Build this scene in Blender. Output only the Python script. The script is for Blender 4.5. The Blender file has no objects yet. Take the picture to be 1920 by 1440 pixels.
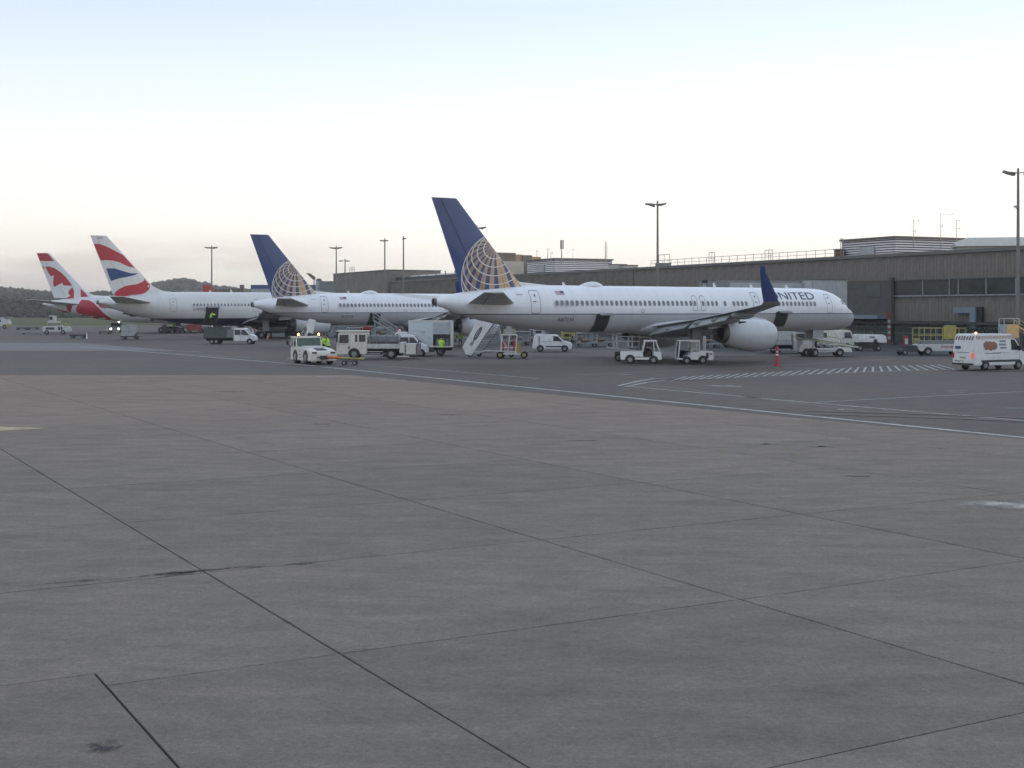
import bpy, bmesh, math, random
from mathutils import Vector, Matrix, noise
random.seed(7)
C = bpy.context.scene.collection
R = math.radians
# ------------------------------------------------------------------ camera
F, H, HZ = 2480.0, 4.5, 581.0            # focal length in photo px, eye height, horizon row
cd = bpy.data.cameras.new('camera'); cam = bpy.data.objects.new('camera', cd); C.objects.link(cam)
cam.location = (0, 0, H); cam.rotation_euler = (R(90), 0, 0)
cd.sensor_width = 36.0; cd.lens = 36.0 * F / 1920.0
cd.shift_x = 0.0; cd.shift_y = -(720 - HZ) / 1920.0
cd.clip_start = 0.5; cd.clip_end = 9000
bpy.context.scene.camera = cam
# ------------------------------------------------------------------ world
W = bpy.data.worlds.new('World'); bpy.context.scene.world = W; W.use_nodes = True
nt = W.node_tree; N = nt.nodes; L = nt.links; N.clear()
out = N.new('ShaderNodeOutputWorld')
SUN_EL, SUN_AZ = 3.0, 20.0               # azimuth measured from +X towards +Y
sky = N.new('ShaderNodeTexSky'); sky.sky_type = 'NISHITA'; sky.sun_disc = False
sky.sun_elevation = R(SUN_EL); sky.sun_rotation = R(90 - SUN_AZ); sky.altitude = 40; sky.air_density = 1.2; sky.dust_density = 1.6
bgs = N.new('ShaderNodeBackground'); bgs.inputs[1].default_value = 0.05
L.new(sky.outputs[0], bgs.inputs[0])
tc = N.new('ShaderNodeTexCoord'); sep = N.new('ShaderNodeSeparateXYZ'); L.new(tc.outputs['Generated'], sep.inputs[0])
ramp = N.new('ShaderNodeValToRGB'); cr = ramp.color_ramp
L.new(sep.outputs['Z'], ramp.inputs[0])
stops = [(0.0, (.84, .81, .71)), (0.03, (.88, .865, .80)), (0.07, (.89, .89, .875)), (0.115, (.85, .87, .885)),
         (0.165, (.72, .80, .89)), (0.22, (.58, .68, .82)), (0.5, (.52, .61, .76)), (1.0, (.42, .50, .64))]
while len(cr.elements) < len(stops): cr.elements.new(0.5)
for e, (p, c) in zip(cr.elements, stops): e.position = p; e.color = (*c, 1)
# thin pink-grey cloud bank low over the hills, stretched sideways
mp = N.new('ShaderNodeMapping'); mp.inputs['Scale'].default_value = (3.2, 3.2, 20); L.new(tc.outputs['Generated'], mp.inputs[0])
nz = N.new('ShaderNodeTexNoise'); nz.inputs['Scale'].default_value = 1.6; nz.inputs['Detail'].default_value = 4; nz.inputs['Roughness'].default_value = .5; L.new(mp.outputs[0], nz.inputs[0])
def mth(op, a, b=None, clamp=False, nodes=None, links=None):
    n = (nodes or N).new('ShaderNodeMath'); n.operation = op; n.use_clamp = clamp
    for i, x in enumerate((a, b)):
        if x is None: continue
        if isinstance(x, (int, float)): n.inputs[i].default_value = x
        else: (links or L).new(x, n.inputs[i])
    return n.outputs[0]
def mrange(x, a, b, c, d, nodes=None, links=None, smooth=True):
    n = (nodes or N).new('ShaderNodeMapRange'); n.interpolation_type = 'SMOOTHSTEP' if smooth else 'LINEAR'
    (links or L).new(x, n.inputs[0])
    for i, q in enumerate((a, b, c, d)): n.inputs[i + 1].default_value = q
    return n.outputs[0]
lowm = mrange(sep.outputs['Z'], .032, .062, 1, 0)
leftm = mrange(sep.outputs['X'], -.24, .02, 1, 0)
cm = mth('MULTIPLY', mth('MULTIPLY', mth('MULTIPLY', mrange(nz.outputs[0], .36, .60, .1, 1), lowm), leftm), .8)
mx = N.new('ShaderNodeMix'); mx.data_type = 'RGBA'; L.new(cm, mx.inputs[0]); L.new(ramp.outputs[0], mx.inputs[6]); mx.inputs[7].default_value = (.62, .575, .56, 1)
# the whole sky grows a little darker to the left, away from the sun
side = mrange(sep.outputs['X'], -.5, .35, .94, 1.08)
mv = N.new('ShaderNodeMix'); mv.data_type = 'RGBA'; mv.blend_type = 'MULTIPLY'; mv.inputs[0].default_value = 1
L.new(mx.outputs[2], mv.inputs[6]); cmb = N.new('ShaderNodeCombineColor'); 
for i in range(3): L.new(side, cmb.inputs[i])
L.new(cmb.outputs[0], mv.inputs[7])
bgg = N.new('ShaderNodeBackground'); bgg.inputs[1].default_value = 1.0; L.new(mv.outputs[2], bgg.inputs[0])
ad = N.new('ShaderNodeAddShader'); L.new(bgs.outputs[0], ad.inputs[0]); L.new(bgg.outputs[0], ad.inputs[1]); L.new(ad.outputs[0], out.inputs[0])
sd = bpy.data.lights.new('sun', 'SUN'); sd.energy = 0.8; sd.angle = R(0.6); sd.color = (1, .66, .36)
so = bpy.data.objects.new('sun', sd); C.objects.link(so)
sv = Vector((math.cos(R(SUN_AZ)) * math.cos(R(SUN_EL)), math.sin(R(SUN_AZ)) * math.cos(R(SUN_EL)), math.sin(R(SUN_EL))))
so.rotation_euler = sv.to_track_quat('Z', 'Y').to_euler()
vs = bpy.context.scene.view_settings
bpy.context.scene.display_settings.display_device = 'sRGB'
vs.view_transform = 'Standard'; vs.look = 'None'; vs.exposure = 0.3; vs.gamma = 1.0; vs.use_curve_mapping = False
sc = bpy.context.scene
sc.render.engine = 'CYCLES'; sc.cycles.max_bounces = 6; sc.cycles.diffuse_bounces = 3; sc.cycles.volume_bounces = 0

# ------------------------------------------------------------------ materials
def mat(name, col, rough=.5, metal=0, var=.12, vs_=1.5, emit=None, spec=.5, dirt=0, bump=0, coat=0):
    m = bpy.data.materials.new(name); m.use_nodes = True
    n = m.node_tree.nodes; l = m.node_tree.links; b = n['Principled BSDF']
    b.inputs['Roughness'].default_value = rough; b.inputs['Metallic'].default_value = metal
    b.inputs['Specular IOR Level'].default_value = spec; b.inputs['Coat Weight'].default_value = coat
    if emit:
        b.inputs['Emission Color'].default_value = (*col, 1); b.inputs['Emission Strength'].default_value = emit
    t = n.new('ShaderNodeTexCoord'); no = n.new('ShaderNodeTexNoise'); no.inputs['Scale'].default_value = vs_; no.inputs['Detail'].default_value = 6
    no.inputs['Roughness'].default_value = .65
    l.new(t.outputs['Object'], no.inputs[0])
    mr = n.new('ShaderNodeMapRange'); mr.inputs[1].default_value = .3; mr.inputs[2].default_value = .7
    mr.inputs[3].default_value = 1 - var; mr.inputs[4].default_value = 1 + var * .4; l.new(no.outputs[0], mr.inputs[0])
    mi = n.new('ShaderNodeMix'); mi.data_type = 'RGBA'; mi.blend_type = 'MULTIPLY'; mi.inputs[0].default_value = 1
    mi.inputs[6].default_value = (*col, 1)
    cc = n.new('ShaderNodeCombineColor'); [l.new(mr.outputs[0], cc.inputs[i]) for i in range(3)]
    l.new(cc.outputs[0], mi.inputs[7]); l.new(mi.outputs[2], b.inputs['Base Color'])
    if bump:
        bp = n.new('ShaderNodeBump'); bp.inputs['Strength'].default_value = bump; bp.inputs['Distance'].default_value = .05
        l.new(no.outputs[0], bp.inputs['Height']); l.new(bp.outputs[0], b.inputs['Normal'])
    return m
M = {}
M['white'] = mat('white_paint', (.74, .74, .73), .42, var=.14, vs_=2.5)
M['warmwhite'] = mat('cream_white_paint', (.70, .67, .60), .45, var=.2, vs_=3)
M['dirtywhite'] = mat('worn_white_paint', (.58, .58, .56), .5, var=.3, vs_=4)
M['glass'] = mat('dark_vehicle_glass', (.03, .034, .038), .22, var=.1, spec=.45)
M['pwin'] = mat('cabin_window_grey', (.165, .17, .19), .2, var=.1, spec=.6)
M['greenglass'] = mat('green_tinted_glass', (.06, .10, .08), .1, var=.2)
M['tyre'] = mat('tyre_rubber', (.02, .02, .02), .85, var=.3)
M['rim'] = mat('wheel_rim', (.28, .28, .29), .5, metal=.3)
M['black'] = mat('black_plastic', (.02, .021, .023), .6, var=.2)
M['dark'] = mat('dark_grey_metal', (.055, .058, .062), .6, var=.3)
M['chassis'] = mat('dirty_chassis', (.03, .03, .032), .8, var=.4)
M['grey'] = mat('mid_grey_metal', (.22, .225, .23), .5, var=.25)
M['lgrey'] = mat('light_grey_metal', (.42, .43, .44), .45, var=.2)
M['galv'] = mat('galvanised_steel', (.30, .31, .32), .5, metal=.3, var=.25)
M['red'] = mat('red_paint', (.42, .025, .03), .45, var=.15)
M['orange'] = mat('orange_plastic', (.62, .13, .03), .5)
M['yellow'] = mat('yellow_paint', (.42, .35, .10), .5, var=.25)
M['hivis'] = mat('high_visibility_cloth', (.50, .85, .06), .8, var=.2, vs_=6)
M['refl'] = mat('reflective_tape', (.6, .6, .58), .35)
M['navycloth'] = mat('navy_work_trousers', (.018, .022, .04), .9, var=.3)
M['skin'] = mat('skin', (.42, .24, .17), .6)
M['hair'] = mat('dark_hair', (.02, .015, .012), .8)
M['blue'] = mat('navy_aircraft_paint', (.03, .058, .18), .3, var=.15, vs_=.5, coat=.4)
M['engine'] = mat('nacelle_grey', (.56, .57, .59), .35, var=.12, vs_=.8)
M['alu'] = mat('polished_aluminium', (.72, .73, .75), .22, metal=.9, var=.1)
M['nozzle'] = mat('heat_stained_nozzle', (.16, .15, .14), .45, metal=.6, var=.3)
M['wingp'] = mat('wing_grey_paint', (.24, .25, .25), .45, var=.25, vs_=.7)
M['stabp'] = mat('stabiliser_grey_paint', (.58, .585, .54), .5, var=.22, vs_=.8)
M['hold'] = mat('cargo_hold_lining', (.045, .05, .045), .8, var=.4, vs_=5)
M['amber'] = mat('amber_beacon_lit', (1.0, .38, .1), .3, emit=9)
M['lamp'] = mat('headlight_lit', (1.0, .97, .93), .3, emit=12)
M['taillit'] = mat('tail_lamp_lit', (1.0, .12, .10), .3, emit=.35)
M['tail'] = mat('tail_lamp_lens', (.45, .02, .02), .25)
M['ink'] = mat('navy_lettering', (.03, .06, .17), .5, var=.1)
M['greyink'] = mat('grey_lettering', (.12, .12, .14), .5, var=.1)
M['aired'] = mat('signal_red_paint', (.44, .03, .045), .35, var=.12, vs_=.5)
M['aiblue'] = mat('flag_blue_paint', (.03, .06, .19), .35, var=.12, vs_=.5)
M['sunorange'] = mat('stair_sun_glow_colour', (.78, .50, .22), .6, var=.2)  # low sun's warm light on the steps, put into the base colour

# ------------------------------------------------------------------ mesh building
class B:
    def __init__(s): s.v = []; s.f = []; s.m = []
    def add(s, vs, fs, mi=0):
        o = len(s.v); s.v += [Vector(v) for v in vs]
        for f in fs: s.f.append([i + o for i in f]); s.m.append(mi)
        return s
    def box(s, c, d, mi=0, rz=0, ry=0):
        x, y, z = (q / 2 for q in d)
        vs = [(-x, -y, -z), (x, -y, -z), (x, y, -z), (-x, y, -z), (-x, -y, z), (x, -y, z), (x, y, z), (-x, y, z)]
        T = Matrix.Translation(c) @ Matrix.Rotation(rz, 4, 'Z') @ Matrix.Rotation(ry, 4, 'Y')
        return s.add([T @ Vector(v) for v in vs], [(0, 3, 2, 1), (4, 5, 6, 7), (0, 1, 5, 4), (1, 2, 6, 5), (2, 3, 7, 6), (3, 0, 4, 7)], mi)
    def b2(s, x0, x1, y0, y1, z0, z1, mi=0): return s.box(((x0 + x1) / 2, (y0 + y1) / 2, (z0 + z1) / 2), (x1 - x0, y1 - y0, z1 - z0), mi)
    def cyl(s, p0, p1, r0, r1=None, n=12, mi=0, caps=True):
        if r1 is None: r1 = r0
        p0 = Vector(p0); p1 = Vector(p1); d = (p1 - p0).normalized()
        a = d.orthogonal().normalized(); b = d.cross(a)
        vs = []
        for p, r in ((p0, r0), (p1, r1)):
            for i in range(n):
                t = 2 * math.pi * i / n; vs.append(p + (a * math.cos(t) + b * math.sin(t)) * r)
        fs = [(i, (i + 1) % n, n + (i + 1) % n, n + i) for i in range(n)]
        if caps: fs += [tuple(reversed(range(n))), tuple(range(n, 2 * n))]
        return s.add(vs, fs, mi)
    def tube(s, pts, r, n=6, mi=0):
        for a, b in zip(pts[:-1], pts[1:]): s.cyl(a, b, r, r, n, mi)
        return s
    def loft(s, rings, mi=0, caps=True, closed=True):
        n = len(rings[0]); vs = [p for r in rings for p in r]; fs = []
        for k in range(len(rings) - 1):
            for i in range(n if closed else n - 1):
                j = (i + 1) % n; fs.append((k * n + i, k * n + j, (k + 1) * n + j, (k + 1) * n + i))
        if caps: fs += [tuple(reversed(range(n))), tuple(range((len(rings) - 1) * n, len(rings) * n))]
        return s.add(vs, fs, mi)
    def prism(s, prof, yf, mi=0, y0=None):
        """side outline [(x,z)] given width: yf number (half width) or function of z; y0: other side (default mirrored)"""
        g = yf if callable(yf) else (lambda z: yf)
        g0 = (lambda z: -g(z)) if y0 is None else (y0 if callable(y0) else (lambda z: y0))
        n = len(prof)
        vs = [(x, g0(z), z) for x, z in prof] + [(x, g(z), z) for x, z in prof]
        fs = [tuple(range(n)), tuple(reversed(range(n, 2 * n)))] + [(i, n + i, n + (i + 1) % n, (i + 1) % n) for i in range(n)]
        return s.add(vs, fs, mi)
    def ell(s, c, r, n=10, mi=0):
        vs = []; fs = []; k = n // 2
        for j in range(k + 1):
            a = math.pi * j / k
            for i in range(n):
                t = 2 * math.pi * i / n
                vs.append((c[0] + r[0] * math.sin(a) * math.cos(t), c[1] + r[1] * math.sin(a) * math.sin(t), c[2] + r[2] * math.cos(a)))
        for j in range(k):
            for i in range(n): fs.append((j * n + i, (j + 1) * n + i, (j + 1) * n + (i + 1) % n, j * n + (i + 1) % n))
        return s.add(vs, fs, mi)
    def build(s, name, ms, parent=None, smooth=False, bevel=0, loc=None, fixn=True):
        me = bpy.data.meshes.new(name); me.from_pydata([tuple(v) for v in s.v], [], s.f)
        if not isinstance(ms, (list, tuple)): ms = [ms]
        for m in ms: me.materials.append(m)
        for p, k in zip(me.polygons, s.m): p.material_index = k
        bm = bmesh.new(); bm.from_mesh(me)
        bmesh.ops.remove_doubles(bm, verts=bm.verts, dist=1e-5)
        if fixn: bmesh.ops.recalc_face_normals(bm, faces=bm.faces)
        if bevel: bmesh.ops.bevel(bm, geom=[e for e in bm.edges if e.calc_face_angle(0) > .35], offset=bevel, segments=2, affect='EDGES', clamp_overlap=True)
        bm.to_mesh(me); bm.free()
        if smooth:
            me.shade_smooth()
            if smooth != 2: me.set_sharp_from_angle(angle=R(38))
        o = bpy.data.objects.new(name, me); C.objects.link(o)
        if parent: o.parent = parent
        if loc is not None: o.location = loc
        return o
def tag(o, label=None, cat=None, group=None, kind=None):
    if label: o['label'] = label
    if cat: o['category'] = cat
    if group: o['group'] = group
    if kind: o['kind'] = kind
    return o
def thing(name, label, cat, loc=(0, 0, 0), rz=0, group=None):
    o = bpy.data.objects.new(name, None); C.objects.link(o); o.location = loc; o.rotation_euler = (0, 0, rz); o.empty_display_size = .3
    return tag(o, label, cat, group)
def dup(o, loc, rz=None, label=None, group=None):
    def cp(q, par):
        c = q.copy(); C.objects.link(c)
        if par: c.parent = par
        for ch in list(q.children): cp(ch, c)
        return c
    c = cp(o, None); c.location = loc
    if rz is not None: c.rotation_euler = (0, 0, rz)
    if label: c['label'] = label
    if group: c['group'] = group
    return c
def part(src, parent, loc, rz=None):
    c = src.copy(); C.objects.link(c); c.parent = parent; c.location = loc
    if rz is not None: c.rotation_euler = (0, 0, rz)
    for ch in list(src.children):
        k = ch.copy(); C.objects.link(k); k.parent = c
    return c
def G(px, py, z=0.0):            # ground point under a place in the photograph
    D = F * (H - z) / (py - HZ); return Vector(((px - 960) * D / F, D, z))
def AT(px, D, z=0.0): return Vector(((px - 960) * D / F, D, z))
def dvec(vx):                    # unit ground direction whose vanishing point is at column 960+vx
    v = Vector((vx, F)); v.normalize(); return v
def text_mesh(s, size, extr=.004, res=3):
    cu = bpy.data.curves.new('txt', 'FONT'); cu.body = s; cu.size = size; cu.extrude = extr; cu.resolution_u = res
    o = bpy.data.objects.new('txt', cu); C.objects.link(o); bpy.context.view_layer.update()
    me = bpy.data.meshes.new_from_object(o.evaluated_get(bpy.context.evaluated_depsgraph_get()))
    bpy.data.objects.remove(o); bpy.data.curves.remove(cu)
    return me
def text_obj(s, size, name, m, parent, fit=None, mapf=None, cuts=0, offs=0):
    """lettering as a thin mesh; fit=(width,height); mapf maps flat (x, y, z) to its place"""
    me = text_mesh(s, size); bm = bmesh.new(); bm.from_mesh(me); bpy.data.meshes.remove(me)
    xs = [v.co.x for v in bm.verts]; ys = [v.co.y for v in bm.verts]
    w = max(xs) - min(xs); h = max(ys) - min(ys); x0 = min(xs); y0 = min(ys)
    fx, fy = (fit[0] / w, fit[1] / h) if fit else (1, 1)
    for v in bm.verts: v.co.x = (v.co.x - x0) * fx; v.co.y = (v.co.y - y0) * fy
    if cuts:
        Ht = h * fy
        for k in range(1, cuts):
            bmesh.ops.bisect_plane(bm, geom=bm.verts[:] + bm.edges[:] + bm.faces[:], plane_co=(0, Ht * k / cuts, 0), plane_no=(0, 1, 0))
    if mapf:
        for v in bm.verts: v.co = mapf(v.co.x, v.co.y, v.co.z)
    me = bpy.data.meshes.new(name); bm.to_mesh(me); bm.free(); me.materials.clear(); me.materials.append(m)
    o = bpy.data.objects.new(name, me); C.objects.link(o); o.parent = parent
    return o
def decal(poly, mapf, name, m, parent, step=.5):
    bm = bmesh.new(); vs = [bm.verts.new((x, z, 0)) for x, z in poly]; bm.faces.new(vs)
    bmesh.ops.triangulate(bm, faces=bm.faces)
    xs = [p[0] for p in poly]; zs = [p[1] for p in poly]
    for ax, a, b in ((0, min(xs), max(xs)), (1, min(zs), max(zs))):
        k = a + step
        while k < b:
            co = (k, 0, 0) if ax == 0 else (0, k, 0); no = (1, 0, 0) if ax == 0 else (0, 1, 0)
            bmesh.ops.bisect_plane(bm, geom=bm.verts[:] + bm.edges[:] + bm.faces[:], plane_co=co, plane_no=no); k += step
    for v in bm.verts: v.co = mapf(v.co.x, v.co.y, 0)
    me = bpy.data.meshes.new(name); bm.to_mesh(me); bm.free(); me.materials.append(m)
    o = bpy.data.objects.new(name, me); C.objects.link(o); o.parent = parent
    return o
# ================================================================== GROUND
def ground_mat(name, base, tint2, rough, kind):
    m = bpy.data.materials.new(name); m.use_nodes = True; n = m.node_tree.nodes; l = m.node_tree.links; b = n['Principled BSDF']
    g = n.new('ShaderNodeNewGeometry'); pos = g.outputs['Position']
    def noi(scale, det, rgh, sc=(1, 1, 1), rot=0):
        mp = n.new('ShaderNodeMapping'); mp.inputs['Scale'].default_value = sc; mp.inputs['Rotation'].default_value = (0, 0, rot); l.new(pos, mp.inputs[0])
        q = n.new('ShaderNodeTexNoise'); q.inputs['Scale'].default_value = scale; q.inputs['Detail'].default_value = det; q.inputs['Roughness'].default_value = rgh
        l.new(mp.outputs[0], q.inputs[0]); return q.outputs[0]
    big = noi(.05, 5, .6); mid = noi(.55, 6, .65, (1, 2.2, 1), R(30)); fine = noi(14, 5, .75); strk = noi(.5, 5, .6, (.10, 2.2, 1), R(-30))
    grit = noi(55, 2, .6); strk2 = noi(.5, 4, .6, (.07, 1.5, 1), R(-58))
    mi = n.new('ShaderNodeMix'); mi.data_type = 'RGBA'; mi.inputs[6].default_value = (*base, 1); mi.inputs[7].default_value = (*tint2, 1)
    l.new(mrange(big, .36, .64, 0, 1, n, l), mi.inputs[0])
    if kind == 'slab':       # iron-brown dirt washed over the far half of the concrete bay
        sp_ = n.new('ShaderNodeSeparateXYZ'); l.new(pos, sp_.inputs[0])
        fb = mth('MULTIPLY', mrange(mth('ADD', sp_.outputs[1], mth('MULTIPLY', big, 50, nodes=n, links=l), nodes=n, links=l), 45, 100, 0, .85, n, l), 1, nodes=n, links=l)
        mb = n.new('ShaderNodeMix'); mb.data_type = 'RGBA'; l.new(fb, mb.inputs[0]); l.new(mi.outputs[2], mb.inputs[6]); mb.inputs[7].default_value = (.262, .198, .152, 1); mi = mb
    val = mth('MULTIPLY', mrange(mid, .3, .7, .78, 1.14, n, l, False), mrange(fine, .3, .7, .76, 1.2, n, l, False), False, n, l)
    val = mth('MULTIPLY', val, mrange(strk, .25, .52, .95, 1.0, n, l), False, n, l)
    val = mth('MULTIPLY', val, mrange(strk2, .28, .5, .94, 1.0, n, l), False, n, l)
    val = mth('MULTIPLY', val, mrange(noi(3.7, 7, .8), .32, .68, .84, 1.14, n, l, False), False, n, l)
    val = mth('MULTIPLY', val, mrange(grit, .3, .7, .78, 1.2, n, l, False), False, n, l)
    if kind == 'slab':
        oi = n.new('ShaderNodeObjectInfo'); val = mth('MULTIPLY', val, mrange(oi.outputs['Random'], 0, 1, .93, 1.06, n, l, False), False, n, l)
    if kind == 'paint':      # worn: the ground shows through
        wear = mrange(noi(1.6, 8, .8), .46, .66, .05, .75, n, l); 
        m2 = n.new('ShaderNodeMix'); m2.data_type = 'RGBA'; l.new(wear, m2.inputs[0]); l.new(mi.outputs[2], m2.inputs[6]); m2.inputs[7].default_value = (.12, .12, .12, 1); srcc = m2.outputs[2]
    else: srcc = mi.outputs[2]
    mm = n.new('ShaderNodeMix'); mm.data_type = 'RGBA'; mm.blend_type = 'MULTIPLY'; mm.inputs[0].default_value = 1; l.new(srcc, mm.inputs[6])
    cc = n.new('ShaderNodeCombineColor'); [l.new(val, cc.inputs[i]) for i in range(3)]; l.new(cc.outputs[0], mm.inputs[7])
    l.new(mm.outputs[2], b.inputs['Base Color']); b.inputs['Roughness'].default_value = rough; b.inputs['Specular IOR Level'].default_value = .25
    bp = n.new('ShaderNodeBump'); bp.inputs['Strength'].default_value = .35; bp.inputs['Distance'].default_value = .008; l.new(fine, bp.inputs['Height']); l.new(bp.outputs[0], b.inputs['Normal'])
    return m
M['concrete'] = ground_mat('weathered_concrete', (.222, .186, .150), (.192, .168, .141), .85, 'slab')
M['concrete2'] = ground_mat('stained_concrete', (.215, .205, .20), (.19, .195, .205), .85, 'sheet')
M['asphalt'] = ground_mat('worn_asphalt', (.136, .112, .096), (.115, .100, .090), .8, 'sheet')
M['asphalt2'] = ground_mat('pale_worn_asphalt', (.185, .182, .18), (.17, .168, .168), .7, 'sheet')
M['mark'] = ground_mat('worn_white_marking', (.52, .505, .48), (.44, .435, .42), .7, 'paint')
M['markth'] = ground_mat('faded_white_marking', (.36, .355, .35), (.31, .31, .31), .7, 'paint')
M['marky'] = ground_mat('faded_yellow_marking', (.62, .50, .24), (.55, .46, .25), .7, 'paint')
M['seal'] = mat('joint_sealant', (.02, .02, .021), .8)
M['grass'] = ground_mat('airfield_grass', (.060, .075, .022), (.095, .098, .03), .95, 'sheet')
M['stain_or_shade'] = mat('dark_oil_stain', (.035, .033, .032), .6, var=.3)

# apron: one asphalt sheet to the airfield edge, terrain beyond
def sheet(name, pts, z, m, kind='structure', parent=None, sub=0):
    b = B(); b.add([(x, y, z) for x, y in pts], [tuple(range(len(pts)))])
    o = b.build(name, m, parent, fixn=False)
    if o.data.polygons[0].normal.z < 0: o.data.flip_normals()
    if not parent: tag(o, kind=kind)
    return o
sheet('ground', [(-4500, -300), (4500, -300), (4500, 7000), (-4500, 7000)], -.16, M['grass'])
ap = B(); ap.b2(-420, 420, -60, 386, -.5, -.036); apo = ap.build('apron', M['asphalt']); tag(apo, kind='structure')
# pale worn strip far left, as its own sheet
# concrete bay: slabs laid on the grid seen in the joints
dA = dvec(-1390); dB = Vector((-dA.y, dA.x)) * -1      # dA runs away to the left, dB to the right
nA = Vector((dA.y, -dA.x))                             # perpendicular to dA = (.872,.489)
CA = [6.5 + 6.65 * k for k in range(-6, 16)]
KB = [16.2 + 6.1 * k for k in range(-3, 20)]
far_edge = [(G(-500, 703).xy), (G(640, 703.5).xy), (G(960, 727).xy), (G(1920, 824).xy), (G(2600, 900).xy)]
# region = nearer than both lines; convex pieces are clipped one after the other
def clip(poly, p, q):           # keep the side of line p->q that holds the camera's feet (0,0)
    d = q - p; nrm = Vector((-d.y, d.x)); s0 = 1 if nrm.dot(Vector((0, 0)) - p) > 0 else -1
    outp = []
    for i in range(len(poly)):
        a, b = poly[i], poly[(i + 1) % len(poly)]
        fa = nrm.dot(a - p) * s0; fb = nrm.dot(b - p) * s0
        if fa >= 0: outp.append(a)
        if (fa >= 0) != (fb >= 0): outp.append(a + (b - a) * (fa / (fa - fb)))
    return outp
e1 = (G(-500, 703).xy, G(640, 703.5).xy); e2 = (G(160, 656).xy, G(1920, 824).xy)
sub = B(); 
pl = [Vector((-75, -12)), Vector((60, -12)), Vector((60, 100)), Vector((-75, 100))]
pl = clip(clip(pl, *e1), *e2)
n0 = len(pl); sub.add([(p.x, p.y, -.028) for p in pl] , [tuple(range(n0))]); so_ = sub.build('joint_bed', M['seal'], apo, fixn=False)
if so_.data.polygons[0].normal.z < 0: so_.data.flip_normals()
gap = .017
nsl = 0
def mk_slab(c0, c1, k0, k1, poly=None):
    P = [nA * c + dA * k for c, k in (poly or ((c0, k0), (c1, k0), (c1, k1), (c0, k1)))]
    if not poly: P = clip(clip(P, *e1), *e2)
    if len(P) < 3: return
    b = B(); n = len(P); cz = sum(P, Vector((0, 0))) / n
    b.add([(p.x - cz.x, p.y - cz.y, 0) for p in P] + [(p.x - cz.x, p.y - cz.y, -.035) for p in P],
          [tuple(range(n))] + [(q, q + n, (q + 1) % n + n, (q + 1) % n) for q in range(n)])
    o = b.build('concrete_slab', M['concrete'], apo); o.location = (cz.x, cz.y, random.uniform(-.0015, .0015))
for i in range(len(CA) - 1):
    for j in range(len(KB) - 1):
        c0, c1, k0, k1 = CA[i] + gap, CA[i + 1] - gap, KB[j] + gap * .8, KB[j + 1] - gap * .8
        if CA[i + 1] < 0: k0 += .6; k1 += .6
        P = [nA * c + dA * k for c, k in ((c0, k0), (c1, k0), (c1, k1), (c0, k1))]
        cen = sum(P, Vector((0, 0))) / 4
        if cen.y < -4 or cen.y > 100: continue
        if abs(cen.x) > max(cen.y, 0) * .46 + 11: continue
        cuts = [(c0, c1, k0, k1)]
        if abs(CA[i] + .15) < .01:   # odd half-width joint in the near left corner
            if j < 3 and KB[j + 1] < 17: cuts = [(c0, 3.5 - gap, k0, k1 + (.6 if KB[j + 1] > 16 else 0)), (3.5 + gap, c1, k0, k1)]
            elif KB[j] > 16 and KB[j] < 17: mk_slab(0, 0, 0, 0, [(c0, k0 + .6), (3.5 + gap, k0 + .6), (3.5 + gap, k0), (c1, k0), (c1, k1), (c0, k1)]); cuts = []
        for (q0, q1, r0, r1) in cuts: mk_slab(q0, q1, r0, r1)
# painted lines
def line(name, pts, w, m, parent=None, z=.004, label=None, dash=None):
    b = B(); Z = z
    for a, c in zip(pts[:-1], pts[1:]):
        a = Vector(a); c = Vector(c); d = (c - a); 
        if d.length < 1e-6: continue
        nn = Vector((-d.y, d.x)).normalized() * (w / 2)
        b.add([(*(a - nn), Z), (*(c - nn), Z), (*(c + nn), Z), (*(a + nn), Z)], [(0, 1, 2, 3)])
    o = b.build(name, m, parent, fixn=False)
    for p in o.data.polygons:
        if p.normal.z < 0: p.flip()
    return o
def g2(*pp): return [G(x, y).xy for x, y in pp]
ZA = -.032
line('painted_line', g2((150, 649), (560, 682.5), (960, 722.5), (1920, 818.5), (2300, 858)), .36, M['mark'], apo, z=ZA)
line('painted_line', g2((1180, 723.5), (1530, 754.5), (1920, 787), (2200, 811)), .2, M['mark'], apo, z=ZA)
line('painted_line', g2((672, 682), (790, 690.5), (868, 697), (1010, 709)), .26, M['markth'], apo, z=ZA)
line('painted_line', g2((330, 662), (400, 666.5), (470, 670)), .3, M['markth'], apo, z=ZA)
line('painted_line', g2((100, 642), (300, 655), (380, 660)), .3, M['markth'], apo, z=ZA)
line('painted_line', g2((1530, 753), (1700, 744), (1920, 733)), .18, M['mark'], apo, z=ZA + .004)
line('painted_line', g2((1080, 702), (1200, 697), (1350, 690.5), (1500, 683), (1680, 672)), .17, M['markth'], apo, z=ZA)
line('painted_line', g2((0, 637), (120, 641), (200, 645)), .3, M['markth'], apo, z=ZA)
up = [(1225, 709), (1300, 704.5), (1400, 699.5), (1500, 694), (1600, 688.5), (1700, 684.5), (1800, 682)]
lo = [(1250, 713.5), (1330, 709), (1420, 705), (1500, 701.5), (1600, 697.5), (1700, 694), (1800, 692)]
line('painted_line', g2(*lo), .16, M['mark'], apo, z=ZA); line('painted_line', g2(*up), .12, M['markth'], apo, z=ZA)
line('painted_line', g2((1160, 722), (1200, 713), (1225, 709), (1250, 707.5)), .26, M['mark'], apo, z=ZA)
line('painted_line', g2((1172, 724), (1212, 716), (1250, 712)), .24, M['mark'], apo, z=ZA)
def interp(P, x):
    for a, b in zip(P[:-1], P[1:]):
        if a[0] <= x <= b[0]: return a[1] + (b[1] - a[1]) * (x - a[0]) / (b[0] - a[0])
    return P[-1][1]
x = 1258.0
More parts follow.
